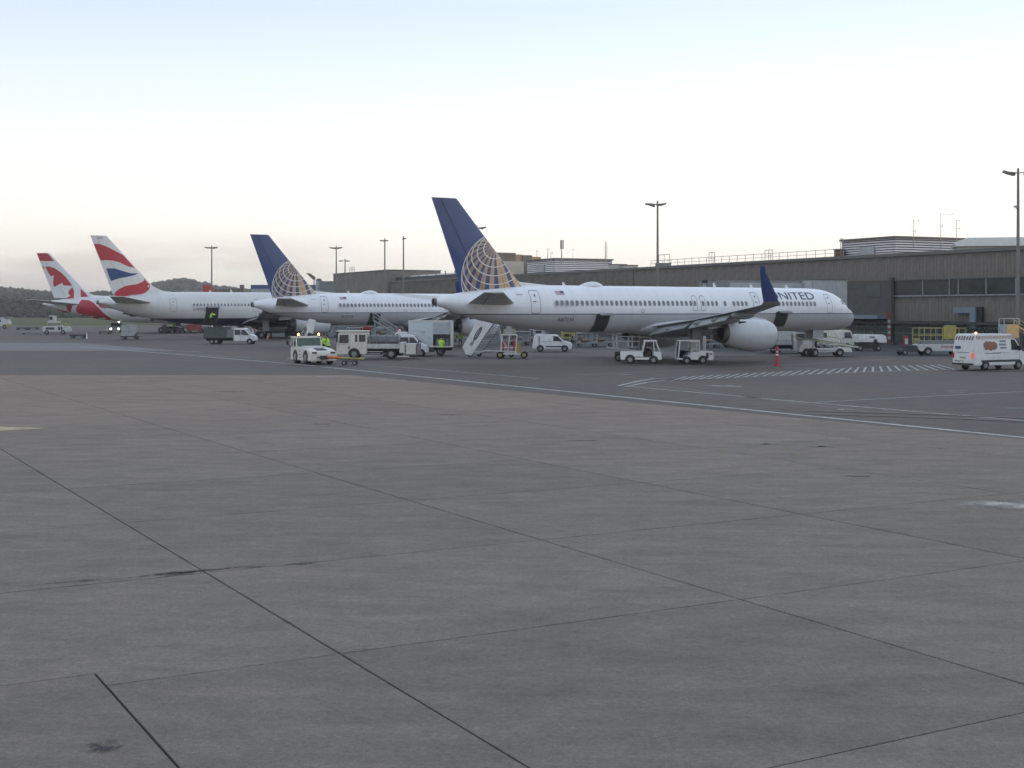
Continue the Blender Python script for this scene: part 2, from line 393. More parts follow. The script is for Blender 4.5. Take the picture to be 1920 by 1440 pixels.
while x < 1800:
    lean = 17 - 26 * max(0, (x - 1560)) / 120 if x > 1560 else 17 + (1560 - x) * .04
    xt = min(x + lean, 1799)
    line('hatch_bar', g2((x, interp(lo, x)), (xt, interp(up, xt))), .17, M['mark'], apo, z=ZA + .004)
    x += 17.2
sheet('yellow_marking', [G(*p).xy for p in ((-60, 797), (0, 800), (90, 803), (0, 807.5), (-60, 809))], .004, M['marky'], parent=apo)
for (x0, x1, y, m) in ((590, 634, 705.5, 'mark'), (598, 620, 709, 'markth'), (690, 745, 708.5, 'markth'), (715, 760, 712.3, 'mark'), (1320, 1375, 721.5, 'markth'), (1335, 1390, 722.6, 'mark'),
                       (1775, 1812, 731, 'markth'), (1780, 1806, 734, 'markth'), (1570, 1582, 766, 'mark'), (1885, 1925, 763.5, 'markth'), (1470, 1530, 689.5, 'markth'), (1160, 1185, 701, 'markth')):
    line('painted_patch', g2((x0, y), (x1, y + .6)), .35 if y < 730 else .22, M[m], apo, z=ZA if x0 > 900 else .006)
# dirt and oil along the joints, and painted contact shade, soft-edged by noise
def stain_or_shade_mat(name, col, soft, k=1.0):
    m = bpy.data.materials.new(name); m.use_nodes = True; n = m.node_tree.nodes; l = m.node_tree.links; b = n['Principled BSDF']
    b.inputs['Base Color'].default_value = (*col, 1); b.inputs['Roughness'].default_value = soft
    t = n.new('ShaderNodeTexCoord'); s = n.new('ShaderNodeSeparateXYZ'); l.new(t.outputs['Generated'], s.inputs[0])
    ax = mth('ABSOLUTE', mth('SUBTRACT', s.outputs[0], .5, nodes=n, links=l), nodes=n, links=l); ay = mth('ABSOLUTE', mth('SUBTRACT', s.outputs[1], .5, nodes=n, links=l), nodes=n, links=l)
    rr = mth('SQRT', mth('ADD', mth('POWER', ax, 2, nodes=n, links=l), mth('POWER', ay, 2, nodes=n, links=l), nodes=n, links=l), nodes=n, links=l)
    no = n.new('ShaderNodeTexNoise'); no.inputs['Scale'].default_value = 4.5; no.inputs['Detail'].default_value = 8; no.inputs['Roughness'].default_value = .7; l.new(t.outputs['Object'], no.inputs[0])
    a = mth('MULTIPLY', mrange(rr, .08, .5, 1, 0, n, l), mrange(no.outputs[0], .38, .68, 0, 1, n, l), nodes=n, links=l)
    a = mth('MULTIPLY', a, k, True, nodes=n, links=l)
    l.new(a, b.inputs['Alpha']); return m
M['oil'] = stain_or_shade_mat('oily_dirt', (.012, .011, .010), .7, 1.6); M['standshade'] = stain_or_shade_mat('stand_contact_shade', (.045, .040, .037), .8, 1.1); M['standshade'].node_tree.nodes['Noise Texture'].inputs['Scale'].default_value = .6; M['scuff'] = stain_or_shade_mat('rubber_scuff', (.05, .046, .044), .85, 1.2)
def stain_or_shade(c, lx, ly, rz, m='oil', name='stain_or_shade'):
    b = B(); b.add([(-lx / 2, -ly / 2, 0), (lx / 2, -ly / 2, 0), (lx / 2, ly / 2, 0), (-lx / 2, ly / 2, 0)], [(0, 1, 2, 3)])
    o = b.build(name, M[m], apo, fixn=False); o.location = (c.x, c.y, .003); o.rotation_euler = (0, 0, rz)
    return o
M['jdirt'] = bpy.data.materials.new('joint_edge_dirt'); M['jdirt'].use_nodes = True
_n = M['jdirt'].node_tree.nodes; _l = M['jdirt'].node_tree.links; _b = _n['Principled BSDF']; _b.inputs['Base Color'].default_value = (.05, .045, .04, 1); _b.inputs['Roughness'].default_value = .9
_g = _n.new('ShaderNodeNewGeometry'); _no = _n.new('ShaderNodeTexNoise'); _no.inputs['Scale'].default_value = .8; _no.inputs['Detail'].default_value = 9; _no.inputs['Roughness'].default_value = .75; _l.new(_g.outputs['Position'], _no.inputs[0])
_l.new(mrange(_no.outputs[0], .46, .76, .0, .42, _n, _l), _b.inputs['Alpha'])
for q in range(6, len(CA) - 3):
    P0 = [nA * CA[q] + dA * k for k in (KB[0] + 4, 92)]
    line('joint_dirt', P0, .08, M['jdirt'], apo, z=.0025)
for q in range(2, 9):
    P0 = [nA * c + dA * KB[q] for c in (-8 + q * .5, 24)]
    line('joint_dirt', P0, .06, M['jdirt'], apo, z=.0028)
rB = math.atan2(dB.y, dB.x) if dB.x > 0 else math.atan2(-dB.y, -dB.x)
stain_or_shade(G(322, 1076), 1.25, .5, rB); stain_or_shade(G(345, 1073), 1.2, .3, rB); stain_or_shade(G(395, 1069), .9, .25, rB); stain_or_shade(G(478, 1063), .5, .2, rB); stain_or_shade(G(565, 1057), .75, .3, rB); stain_or_shade(G(360, 1072), 3.6, .14, rB); stain_or_shade(G(120, 1092), 1.6, .1, rB); stain_or_shade(G(165, 1089), .5, .14, rB)
for (x, y, a, b_) in ((430, 734, 2.2, 1.0), (600, 795, 1.4, .7), (1095, 826, 1.5, .6), (1605, 893, 1.2, .5), (835, 777, 2.2, .5), (1280, 712, 6, 1.6), (195, 1400, .5, .6)):
    stain_or_shade(G(x, y), a, b_, random.uniform(-.2, .2), 'scuff')
def arc(cx, cy, rx, a0, a1, w):
    p = [Vector((cx + rx * math.cos(t), cy + rx * math.sin(t))) for t in [a0 + (a1 - a0) * k / 24 for k in range(25)]]
    o = line('tyre_mark', p, w, M['tyremark'], apo, z=.0035); return o
M['tyremark'] = ground_mat('tyre_marked_concrete', (.215, .185, .158), (.19, .172, .155), .8, 'sheet')
c = G(1760, 860); arc(c.x, c.y, 4.5, 1.8, 4.4, .2); arc(c.x, c.y, 6.2, 1.9, 4.2, .2); c = G(1500, 760); arc(c.x - 8, c.y - 30, 26, .3, 1.3, .22); arc(c.x - 8, c.y - 30, 27.8, .3, 1.3, .22)
for (p, q) in (((1215, 720), (1640, 772)), ((980, 812), (1560, 838)), ((300, 815), (680, 804))):
    line('tyre_mark', g2(p, q), .25, M['tyremark'], apo, z=.0035 if p[0] != 1215 else ZA)
# puddle at the right edge
M['water'] = stain_or_shade_mat('standing_water', (.12, .12, .12), .2, 1.6); M['water'].node_tree.nodes['Noise Texture'].inputs['Scale'].default_value = .7; M['wetrim'] = stain_or_shade_mat('damp_concrete', (.07, .068, .066), .5, 1.8)
stain_or_shade(G(1925, 947), 3.9, 2.3, .1, 'wetrim').location.z = .003; 
q = stain_or_shade(G(1925, 946), 4.0, 1.9, .1, 'water', 'puddle'); q.location.z = .006; q['label'] = 'shallow wet puddle at the right edge'
# pale strip far left + filled asphalt patches
sheet('pale_taxi_strip', [G(*p).xy for p in ((-200, 641), (150, 643), (260, 651), (330, 657), (60, 657), (-200, 656))], -.034, M['asphalt2'], parent=apo)
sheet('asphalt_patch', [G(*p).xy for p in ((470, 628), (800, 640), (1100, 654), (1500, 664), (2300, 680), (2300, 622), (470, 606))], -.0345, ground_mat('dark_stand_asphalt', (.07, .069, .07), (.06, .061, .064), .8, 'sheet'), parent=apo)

# contact shade under parked aircraft and vehicles, painted as dark oily patches
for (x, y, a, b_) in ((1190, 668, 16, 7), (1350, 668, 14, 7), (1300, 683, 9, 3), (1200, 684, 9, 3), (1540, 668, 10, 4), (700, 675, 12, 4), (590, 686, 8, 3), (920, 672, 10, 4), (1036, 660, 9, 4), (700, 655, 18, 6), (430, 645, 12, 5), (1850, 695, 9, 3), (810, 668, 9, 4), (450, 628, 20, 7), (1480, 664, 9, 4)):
    o = stain_or_shade(G(x, y), a, b_, random.uniform(-.2, .5), 'standshade', 'stain_or_shade'); o.location.z = -.03
GZ = -.036
# ================================================================== TERRAIN AND WOODS
M['wood'] = mat('woodland_leaves', (.050, .056, .034), .95, var=.5, vs_=.15)
M['wood2'] = mat('autumn_woodland_leaves', (.062, .056, .036), .95, var=.5, vs_=.12)
M['bark'] = mat('bark', (.05, .04, .03), .9)
M['field'] = mat('rough_pasture', (.070, .078, .034), .95, var=.4, vs_=.02)
rh = random.Random(11)
def hill(name, D0, depth, pts, mt):
    """ground ridge: pts = (photo column, crest height m); front foot at D0"""
    b = B(); rings = []
    for fr, hf in ((0, 0), (.25, .35), (.5, .75), (.75, .95), (1, 1), (1.5, .9), (2.2, 0)):
        D = D0 + depth * fr; ring = []
        for (px, hh) in pts:
            p = AT(px, D0 + depth); ring.append((p.x, D, -.3 + hh * hf + (noise.noise(Vector((p.x * .01, D * .01, 0))) * 4 * hf)))
        rings.append(ring)
    b.loft(rings, caps=False, closed=False); return tag(b.build(name, mt, smooth=2), kind='structure')
hill('hill', 1150, 420, [(-700, 14), (-400, 18), (-200, 22), (-80, 20), (0, 21), (60, 19), (100, 17), (150, 13), (200, 17), (260, 20), (330, 18), (420, 12), (520, 8), (640, 5)], M['field'])
hill('hill', 1650, 350, [(180, 4), (230, 16), (275, 27), (310, 33), (350, 36), (385, 29), (405, 23), (430, 17), (470, 14), (500, 12), (560, 8), (700, 4)], M['field'])
def clump_mesh(r, rnd, tri=1):
    bm = bmesh.new(); bmesh.ops.create_icosphere(bm, subdivisions=2, radius=r)
    for v in bm.verts: v.co *= 1 + rnd.uniform(-.42, .42); v.co.z *= .85
    me = bpy.data.meshes.new('clump'); bm.to_mesh(me); bm.free(); return me
def forest(name, spots, ms, label):
    bm = bmesh.new()
    base = [clump_mesh(1, rh) for _ in range(5)]
    for (x, y, z, r, mi) in spots:
        me = rh.choice(base); n0 = len(bm.faces)
        tmp = bmesh.new(); tmp.from_mesh(me)
        T = Matrix.Translation((x, y, z)) @ Matrix.Rotation(rh.uniform(0, 6.28), 4, 'Z') @ Matrix.Diagonal((r * rh.uniform(.8, 1.2), r * rh.uniform(.8, 1.2), r * rh.uniform(.9, 1.35), 1))
        mp_ = [bm.verts.new(T @ v.co) for v in tmp.verts]
        for f in tmp.faces:
            nf = bm.faces.new([mp_[v.index] for v in f.verts]); nf.material_index = mi
        tmp.free()
    me = bpy.data.meshes.new(name); bm.to_mesh(me); bm.free()
    for m in ms: me.materials.append(m)
    o = bpy.data.objects.new(name, me); C.objects.link(o); tag(o, label, 'woodland', kind='stuff'); return o
def prof(P, x):
    for a, b in zip(P[:-1], P[1:]):
        if a[0] <= x <= b[0]: return a[1] + (b[1] - a[1]) * (x - a[0]) / (b[0] - a[0])
    return P[0][1] if x < P[0][0] else P[-1][1]
# crest rows (column, row of the tree tops)
def wood_on(P, D, x0, x1, n, layers, rmin, rmax):
    S = []
    for k in range(n):
        px = rh.uniform(x0, x1); d = D + rh.uniform(-.08, .02) * D; ytop = prof(P, px); zt = H + (HZ - ytop) * d / F
        q = rh.random() ** 1.4; z = zt * (1 - .75 * q) if layers else zt
        r = rh.uniform(rmin, rmax); p = AT(px, d - q * 60 * layers); S.append((p.x, p.y, max(z - r * 1.05, 1.0), r, 1 if rh.random() < .35 else 0))
    return S
forest('distant_wood', wood_on([(-500, 535), (-200, 536), (0, 537), (30, 539), (60, 542), (90, 546), (130, 550), (170, 547), (200, 544), (240, 541), (300, 538)], 1500, -500, 320, 2300, 1, 1.6, 4.5), [M['wood'], M['wood2']], 'dark wood along the low ridge at the left skyline')
forest('distant_wood', wood_on([(240, 548), (280, 532), (300, 527), (330, 522.5), (352, 521), (368, 526), (385, 527), (400, 533), (425, 537), (450, 541), (480, 541), (520, 543), (600, 548)], 1950, 235, 620, 1800, 1, 1.6, 5), [M['wood'], M['wood2']], 'wooded knoll on the skyline behind the second tail')
forest('hedgerow', wood_on([(-500, 556), (-100, 557), (0, 559), (60, 560), (120, 562), (200, 563), (260, 566), (420, 572)], 900, -500, 430, 3600, 1, 1.0, 3.0), [M['wood'], M['wood2']], 'broad brown green belt of scrub behind the airfield grass')
# ================================================================== TERMINAL
F0 = Vector((48.5, 177)); uu = Vector((.4385, -.8988)); vv = Vector((.8988, .4385))
TR = math.atan2(uu.y, uu.x)
def uof(px, off=0):              # distance along the facade (or a parallel line off metres behind it) seen at a photo column
    a = px - 960; o = F0 + vv * off
    return -(F * o.x - o.y * a) / (F * .4385 + .8988 * a)
# wall cladding: tall narrow dark brown sheets
M['clad'] = mat('brown_ribbed_cladding', (.215, .186, .160), .8, var=.35, vs_=.5)
M['clad2'] = mat('dark_brown_cladding', (.15, .13, .115), .8, var=.2, vs_=.5)
M['coping'] = mat('grey_roof_coping', (.15, .14, .13), .6)
M['dglass'] = mat('dark_terminal_glass', (.05, .058, .058), .25, var=.5, vs_=.5, spec=.25)
M['gglass'] = mat('green_terminal_glass', (.06, .08, .078), .25, var=.6, vs_=.4)
M['frame'] = mat('green_grey_glazing_bar', (.20, .235, .235), .5)
M['conc3'] = mat('dark_wall_base', (.10, .095, .088), .8, var=.3)
M['louv'] = mat('silver_louvre', (.76, .72, .71), .4, var=.08, vs_=.4)
M['louvd'] = mat('louvre_shadow_gap', (.12, .115, .12), .7)
M['bluegrey'] = mat('blue_grey_duct', (.20, .25, .30), .5)
M['roofw'] = mat('pale_roof_sheet', (.50, .48, .43), .6)
M['brick'] = mat('orange_brown_brick', (.26, .11, .06), .8, var=.3, vs_=3)
M['ochre'] = mat('sun_warmed_ochre', (.46, .31, .17), .7)  # warm sunlight on the rooftop block, put into its colour
term = thing('terminal_building', 'long brown clad airport terminal with dark window band behind the parked airliners', 'building', (F0.x, F0.y, GZ), TR)
# local frame: +x = u (right/near), +y = v (behind)
u0, u1 = -222.0, 140.0
HT = 11.85
wb = B(); wb.b2(u0, u1, .25, 30, 0, HT - .25); wb.build('wall', M['clad2'], term)
# lower wall left part and a slight bay relief; cladding panels: two tiers above the glazed base
panel_m = {}
def clad_panel(w, h):
    b = B(); n = 4
    b.b2(-w / 2 + .01, w / 2 - .01, -.05, 0, 0, h)
    for k in range(n): xx = -w / 2 + w * (k + .5) / n; b.b2(xx - .06, xx + .06, -.085, -.05, .02, h - .02)
    return b
def place_panels(z0, z1, a, c, w=2.4, m='clad'):
    n = max(1, round((c - a) / w)); w = (c - a) / n
    src = None
    for k in range(n):
        x = a + w * (k + .5)
        if src is None:
            src = clad_panel(w, z1 - z0).build('cladding_panel', M[m], term, loc=(x, .2, z0))
        else: part(src, term, (x, .2, z0))
place_panels(8.45, HT - .3, -62, 60)             # frieze above the window band
place_panels(3.1, 6.3, 3.6, 60)
place_panels(3.1, 8.4, -62, -5.6)
b = B(); b.b2(u0, -62.05, .02, .25, 3, HT - .3); 
for k in range(320): xx = u0 + .25 + k * .5; b.b2(xx, xx + .1, -.05, .02, 3.02, HT - .32)
b.build('cladding_run', M['clad'], term)
b = B(); b.b2(60, u1, .02, .25, 3, HT - .3); b.build('cladding_run', M['clad'], term)
b = B(); b.b2(u0 - .1, u1 + .1, -.12, .5, HT - .3, HT + .12); b.build('coping', M['coping'], term)
# window band: panes with mullions, each pane a part
b = B(); b.b2(3.6, 60, -.1, .2, 6.25, 6.42); b.build('window_sill', M['galv'], term)
cols = [1675, 1731, 1781, 1798, 1850, 1906]
us = [uof(c) for c in cols]
while us[-1] < 58: us.append(us[-1] + 4.4)
for a, c in zip(us[:-1], us[1:]):
    p = B(); p.b2(a + .08, c - .08, -.02, .19, 6.44, 8.42); w = p.build('window', M['dglass'], term)
    f = B(); f.b2(a - .07, a + .07, -.12, .19, 6.44, 8.42); f.build('window_frame', M['galv'], w)
b = B(); b.b2(us[0], 60, -.14, -.01, 8.3, 8.44); b.build('window_head', M['conc3'], term)
# faint blinds behind the first panes
# recess with green glass behind the jet bridge
b = B(); b.b2(-5.4, 3.4, -.1, .19, 3.1, 8.4); b.build('recess_wall', M['conc3'], term)
b = B(); b.b2(uof(1625), uof(1652), -.16, -.1, 6.3, 7.9); b.build('recess_window', M['gglass'], term)
b = B(); b.b2(3.3, 3.75, -.5, .2, 0, 8.8); b.build('pilaster', M['conc3'], term)
# glazed base with lattice and canopy
b = B(); b.b2(-120, 100, -.05, .24, 0, 3.0); b.build('base_wall', M['conc3'], term)
b = B(); b.b2(-120, 100, -1.1, .2, 2.72, 3.05); b.build('canopy', M['dark'], term)
gl = None
for k in range(46):
    a = -34 + k * 1.5
    if gl is None:
        q = B(); q.b2(-.7, .7, -.03, 0, .25, 2.35); gl = q.build('glass_pane', M['gglass'], term, loc=(a, -.06, 0))
        f = B(); f.b2(-.75, -.7, -.1, .0, .2, 2.6); f.b2(-.7, .7, -.08, -.02, 1.5, 1.56); f.b2(-.7, .7, -.08, -.02, 2.35, 2.42)
        for j in range(3): f.cyl((-.7 + j * .47, -.9, 2.2), (-.35 + j * .47, -.5, 2.7), .03, n=4)
        f.build('glazing_bar', M['frame'], gl)
    else: part(gl, term, (a, -.06, 0))
# blue-grey duct (upside-down L) on the wall and dark door beside it
b = B(); b.b2(uof(1795), uof(1836), -.7, -.12, 4.15, 4.9); b.b2(uof(1826), uof(1836), -.7, -.12, 2.3, 4.15); b.build('duct', M['bluegrey'], term)
b = B(); b.b2(uof(1837), uof(1846), -.5, -.12, 2.3, 4.9); b.build('service_door', M['black'], term)
b = B(); b.b2(uof(1600), uof(1669), -2.2, -.12, 3.35, 3.85); b.build('canopy_fascia', M['bluegrey'], term)
# red and white striped post at the corner
M['dullred'] = mat('dull_red_paint', (.26, .045, .04), .6, var=.2)
post = thing('striped_post', 'red and white striped height post at the corner of the terminal base', 'post', tuple(AT(1667, 172, GZ)))
b = B()
for k in range(9): b.b2(-.15, .15, -.15, .15, .35 + k * .36, .35 + (k + 1) * .36 - .004, k % 2)
b.b2(-.4, .4, -.4, .4, 0, .35, 2); b.build('shaft', [M['dullred'], M['lgrey'], M['conc3']], post)
b = B(); b.b2(-.3, .3, -.12, .12, 3.6, 4.2); b.build('sign_board', M['dullred'], post)
# roof railing
rail = thing('roof_railing', 'thin steel guard rail along the middle of the terminal roof edge', 'railing', (F0.x, F0.y, GZ), TR)
ra, rb_ = uof(1215), uof(1568)
b = B(); b.tube([(ra, .6, HT + 1.15), (rb_, .6, HT + 1.15)], .04, 5); b.tube([(ra, .6, HT + .62), (rb_, .6, HT + .62)], .03, 5); b.build('rail', M['galv'], rail)
pq = None; x = ra
while x < rb_:
    if pq is None: q = B(); q.cyl((0, 0, 0), (0, 0, 1.2), .04, n=5); pq = q.build('rail_post', M['galv'], rail, loc=(x, .6, HT))
    else: part(pq, rail, (x, .6, HT))
    x += 2.1
for px, w, hh in ((1236, 3.4, 2.1), (1325, 1.6, 1.9), (1431, 1.8, 1.7), (1568, .6, 2.6)):
    u = uof(px); b = B(); b.tube([(u - w / 2, 1, HT), (u - w / 2, 1, HT + hh), (u + w / 2, 1, HT + hh), (u + w / 2, 1, HT)], .05, 5); b.tube([(u, 1, HT), (u, 1, HT + hh)], .04, 5); b.tube([(u - w / 2, 1, HT + hh * .5), (u + w / 2, 1, HT + hh * .5)], .03, 5)
    b.build('access_gate', M['galv'], rail)
def rooftop(name, label, cat, px, off=1.5, z=HT): 
    p = F0 + uu * uof(px, off) + vv * off
    return thing(name, label, cat, (p.x, p.y, GZ + z), TR)
# louvred plant rooms: bodies with real blades, one part each
def louvre_house(name, label, corner_px, D, zt, zb, left_len, right_len, nb, extra=None):
    c = AT(corner_px, D); t = thing(name, label, 'plant room', (c.x, c.y, GZ + zb), math.atan2(.4385, .8988))
    # local x = along the right face (away right), y = along left face (away left)
    h = zt - zb; b = B(); b.b2(.12, right_len, .12, left_len, 0, h - .15); b.build('body', M['louvd'], t)
    sh = h / nb; s1 = s2 = None
    for k in range(nb):
        z = sh * k + .04
        if s1 is None:
            q = B(); q.add([(0, 0, 0), (right_len, 0, 0), (right_len, .14, sh * .62), (0, .14, sh * .62), (0, .06, 0), (right_len, .06, 0)], [(0, 1, 2, 3), (0, 4, 5, 1), (4, 3, 2, 5)]); s1 = q.build('louvre_blade', M['louv'], t, loc=(0, -.04, z))
            q = B(); q.add([(0, 0, 0), (0, left_len, 0), (.14, left_len, sh * .62), (.14, 0, sh * .62), (.06, 0, 0), (.06, left_len, 0)], [(0, 1, 2, 3), (0, 4, 5, 1), (4, 3, 2, 5)]); s2 = q.build('louvre_blade', M['louv'], t, loc=(-.04, 0, z))
        else: part(s1, t, (0, -.04, z)); part(s2, t, (-.04, 0, z))
    b = B(); b.b2(-.25, right_len + .2, -.25, left_len + .2, h - .12, h + .12); b.build('roof', M['coping'], t)
    b = B(); b.b2(-.14, -.06, left_len * .36, left_len * .64, 0, h * .62); b.build('access_door', M['lgrey'], t)
    return t
def zat(y, D): return H + (HZ - y) * D / F
DR = 177.0
rr = louvre_house('roof_plant_room', 'large silver louvred plant room on the terminal roof at right', 1678, DR, zat(443.5, DR), zat(485, DR) , 10.8, 12.8, 9)
DM = 266.0
rm = louvre_house('roof_plant_room', 'smaller silver louvred plant room on the terminal roof behind the middle airliner', 1040, DM, zat(484.5, DM), zat(509, DM), 12.4, 13.4, 7)
bk = AT(1573, 186); t = thing('roof_chimney', 'orange brown brick box at the left end of the large louvred plant room', 'chimney', (bk.x, bk.y, GZ + 11)); b = B(); b.b2(-.55, .55, -.6, .6, 0, zat(468, 186) - 11); b.build('shaft', M['brick'], t); b = B(); b.b2(-.7, .7, -.7, .7, zat(468, 186) - 11, zat(466.5, 186) - 11); b.build('cap', M['coping'], t)
# pale vaulted roof at far right
c = AT(1900, 172); t = thing('roof_vault', 'pale curved rooflight housing at the right end of the terminal roof', 'rooflight', (c.x, c.y, GZ + 11), TR + R(52))
b = B(); b.b2(-7, 12, -1.5, 4, 0, zat(462, 172) - 11); b.build('upstand', M['roofw'], t)
b = B(); zz = zat(462, 172) - 11; b.loft([[(x, -2 + 6.6 * k / 8, zz + .06 + math.sin(math.pi * k / 8) * 1.25 * (1 if 0 < i < 3 else .45)) for k in range(9)] + [(x, 4.6, zz + .02), (x, -2, zz + .02)] for i, x in enumerate((-7.3, -5.5, 10, 12.5))]); b.build('vault', M['roofw'], t)
b = B(); b.b2(-7.1, 12, -1.62, -1.5, .2, .55); b.build('dark_band', M['dark'], t)
# dark boxes, and ones with warm sun put into their ochre, behind the middle airliner's fin
c = AT(967, 284); t = thing('roof_stair_house', 'dark and ochre stepped rooftop block right of the big blue fin', 'rooftop block', (c.x, c.y, GZ + 10.5), math.atan2(.5666, .824))
zb = 10.5
b = B(); b.b2(-6, 0, 0, 5, 0, zat(474, 284) - zb, 0); b.build('dark_block', M['clad'], t)
b = B(); b.b2(0.01, 1.9, .4, 4.5, 0, zat(476.5, 284) - zb); b.build('sunlit_ochre_block', M['ochre'], t)
b = B(); b.b2(1.92, 4.4, .1, 5, 0, zat(477.5, 284) - zb); b.build('dark_block', M['clad'], t)
b = B(); b.b2(4.42, 6.9, .3, 4.5, 0, zat(480, 284) - zb); b.build('sunlit_ochre_block', M['ochre'], t)
b = B(); b.b2(-6, 2, -.2, 5.2, -.2, zat(490, 284) - zb); b.build('base', M['roofw'], t)
# low huts further along
for (px, y, w, lab, D) in ((1158, 495, 2.6, 'low cream roof hut just right of the smaller louvred plant room', 244), (1180, 496.5, 2.4, 'low cream roof hut beside the floodlight mast foot', 242), (1243, 493, 1.9, 'grey cabinet on the terminal roof behind the floodlight mast', 231)):
    c = AT(px, D); t = thing('roof_hut', lab, 'roof hut', (c.x, c.y, GZ + 11), TR + R(90)); hh = zat(y, D) - 11
    b = B(); b.b2(-w / 2, w / 2, -1, 1, 0, hh - .15); b.build('body', M['roofw'] if D > 232 else M['grey'], t); b = B(); b.b2(-w / 2 - .1, w / 2 + .1, -1.1, 1.1, hh - .15, hh); b.build('roof', M['coping'], t)
# left part of the terminal roof: raised end block, pale roofs, dark gutter
endD = 352
c = F0 + uu * uof(630); t = thing('pier_end_block', 'plain brown raised block ending the terminal pier behind the second airliner', 'building', (c.x, c.y, GZ), TR)
b = B(); b.b2(0, 44, -.8, 14, 0, zat(514, c.y)); b.build('wall', M['clad'], t); b = B(); b.b2(-.2, 44.2, -1, 14.2, zat(514, c.y), zat(513, c.y)); b.build('coping', M['coping'], t)
t = thing('terminal_roof_vault', 'long pale curved roof over the left part of the terminal', 'roof', (F0.x, F0.y, GZ), TR)
b = B(); a0, a1 = uof(748, 6), uof(900, 6); zz = 11.7
b.loft([[(x, 3 + 12 * k / 8, zz + math.sin(math.pi * min(k / 8 + .1, 1)) * (1.9 if x != a0 else 1.2)) for k in range(9)] + [(x, 15, zz - .3), (x, 3, zz - .3)] for x in (a0, a0 + 5, a1 - 3, a1)]); b.build('vault', M['roofw'], t)
b = B(); b.b2(a0, a1 + 8, 1.6, 2.2, HT, HT + 1.0); b.build('gutter', M['dark'], t)
for k in range(9):
    xx = a0 + 4 + k * (a1 - a0 - 6) / 8; b = B(); b.b2(xx, xx + .25, 2.9, 3.1, HT, HT + 2.0); b.build('roof_rib', M['grey'], t)
t = thing('roof_frame', 'small open steel frame on the raised pier end block', 'frame', (c.x + uu.x * 12, c.y + uu.y * 12, GZ + zat(513, c.y)), TR)
b = B()
for xx in (0, 1.3, 2.6, 3.9): b.tube([(xx, 0, 0), (xx, 0, 1.5)], .06, 4)
b.tube([(0, 0, 1.5), (3.9, 0, 1.5)], .06, 4); b.tube([(0, 0, .8), (3.9, 0, .8)], .05, 4); b.build('bars', M['galv'], t)
# low blue building and huts far left of the pier
c = AT(550, 420); t = thing('blue_hangar', 'long low blue clad building on the skyline left of the terminal', 'building', (c.x, c.y, GZ))
b = B(); b.b2(-13.3, 19, 0, 14, 0, zat(541, 420)); b.build('wall', M['lgrey'], t); b = B(); b.b2(-13.5, 19.2, -.2, 14.2, zat(541, 420), zat(534, 420)); b.build('blue_fascia', mat('blue_fascia_paint', (.05, .075, .22), .5), t)
b = B(); [b.b2(-12 + k * 3, -10.4 + k * 3, -.08, 0, 1.2, 2.4) for k in range(10)]; b.build('window_row', M['dglass'], t)
c = AT(616, 400); t = thing('flat_roof_block', 'grey flat roofed block between the blue building and the brown pier end', 'building', (c.x, c.y, GZ)); b = B(); b.b2(-2.6, 3.2, 0, 8, 0, zat(528, 400)); b.build('wall', M['grey'], t); b = B(); b.b2(-2.8, 3.4, -.2, 8.2, zat(528, 400), zat(527, 400)); b.build('roof', M['coping'], t)
c = AT(598, 405); t = thing('roof_tank', 'small pale tank standing on the roof near the second blue fin', 'tank', (c.x, c.y, GZ)); b = B(); b.cyl((0, 0, 0), (0, 0, zat(526, 405)), 1.0, n=12); b.build('shell', M['lgrey'], t); b = B(); b.ell((0, 0, zat(526, 405)), (1.0, 1.0, .7), 10); b.build('dome', M['dark'], t)
c = AT(582, 330); t = thing('slanted_hood', 'brown slanted hood rising behind the leading edge of the second blue fin', 'hood', (c.x, c.y, GZ)); b = B(); b.prism([(-1.0, zat(512, 330)), (-.2, zat(512, 330)), (1.2, zat(519, 330)), (1.2, zat(524, 330)), (.7, zat(524, 330))], .6); b.build('hood', M['clad'], t); b = B(); b.b2(.8, 1.0, -.1, .1, 0, zat(523, 330)); b.build('mast', M['dark'], t)
c = AT(437, 470); t = thing('dark_low_shed', 'low dark shed with a stubby chimney on the skyline', 'shed', (c.x, c.y, GZ)); b = B(); b.prism([(-8, 0), (3.5, 0), (3.5, zat(542, 470)), (0, zat(541, 470)), (-8, zat(545, 470))], 4); b.build('walls', M['clad2'], t); b = B(); b.cyl((3.6, -2, 0), (3.6, -2, zat(534, 470)), .95, .8, n=10); b.build('chimney', M['clad2'], t)

# ================================================================== JET BRIDGES
def box_walk(name, label, corner, D, zt, zb, ll, rl):
    c = AT(corner, D); t = thing(name, label, 'jet bridge', (c.x, c.y, GZ), math.atan2(.4385, .8988))
    b = B(); b.b2(.0, rl, .0, ll, zb, zt); b.build('cabin', M['lgrey'], t, bevel=.06)
    for k in range(5): 
        q = B(); q.b2(-.035, 0, ll * (k + .08) / 5, ll * (k + .95) / 5, zb + .1, zt - .15); q.build('wall_panel', mat('jet_bridge_panel', (.48, .50, .50), .5, var=.08) if 'jbp' not in M else M['jbp'], t)
    for k in range(3):
        q = B(); q.b2(rl * (k + .04) / 3, rl * (k + .96) / 3, -.035, 0, zb + .1, zt - .15); q.build('wall_panel', M['lgrey'], t)
    b = B(); b.b2(-.1, rl + .1, -.1, ll + .1, zt, zt + .12); b.build('roof', M['coping'], t)
    for (x, y) in ((.6, .6), (rl - .6, .6), (.6, ll - .6)): b = B(); b.cyl((x, y, 0), (x, y, zb), .25, n=8); b.build('column', M['grey'], t)
    return t
M['jbp'] = mat('jet_bridge_panel_pale', (.50, .52, .52), .5, var=.08)
box_walk('jet_bridge', 'pale grey box shaped jet bridge link behind the nose of the nearest airliner', 1523, 160, zat(524, 160), 4.4, 7.8, 5.4)
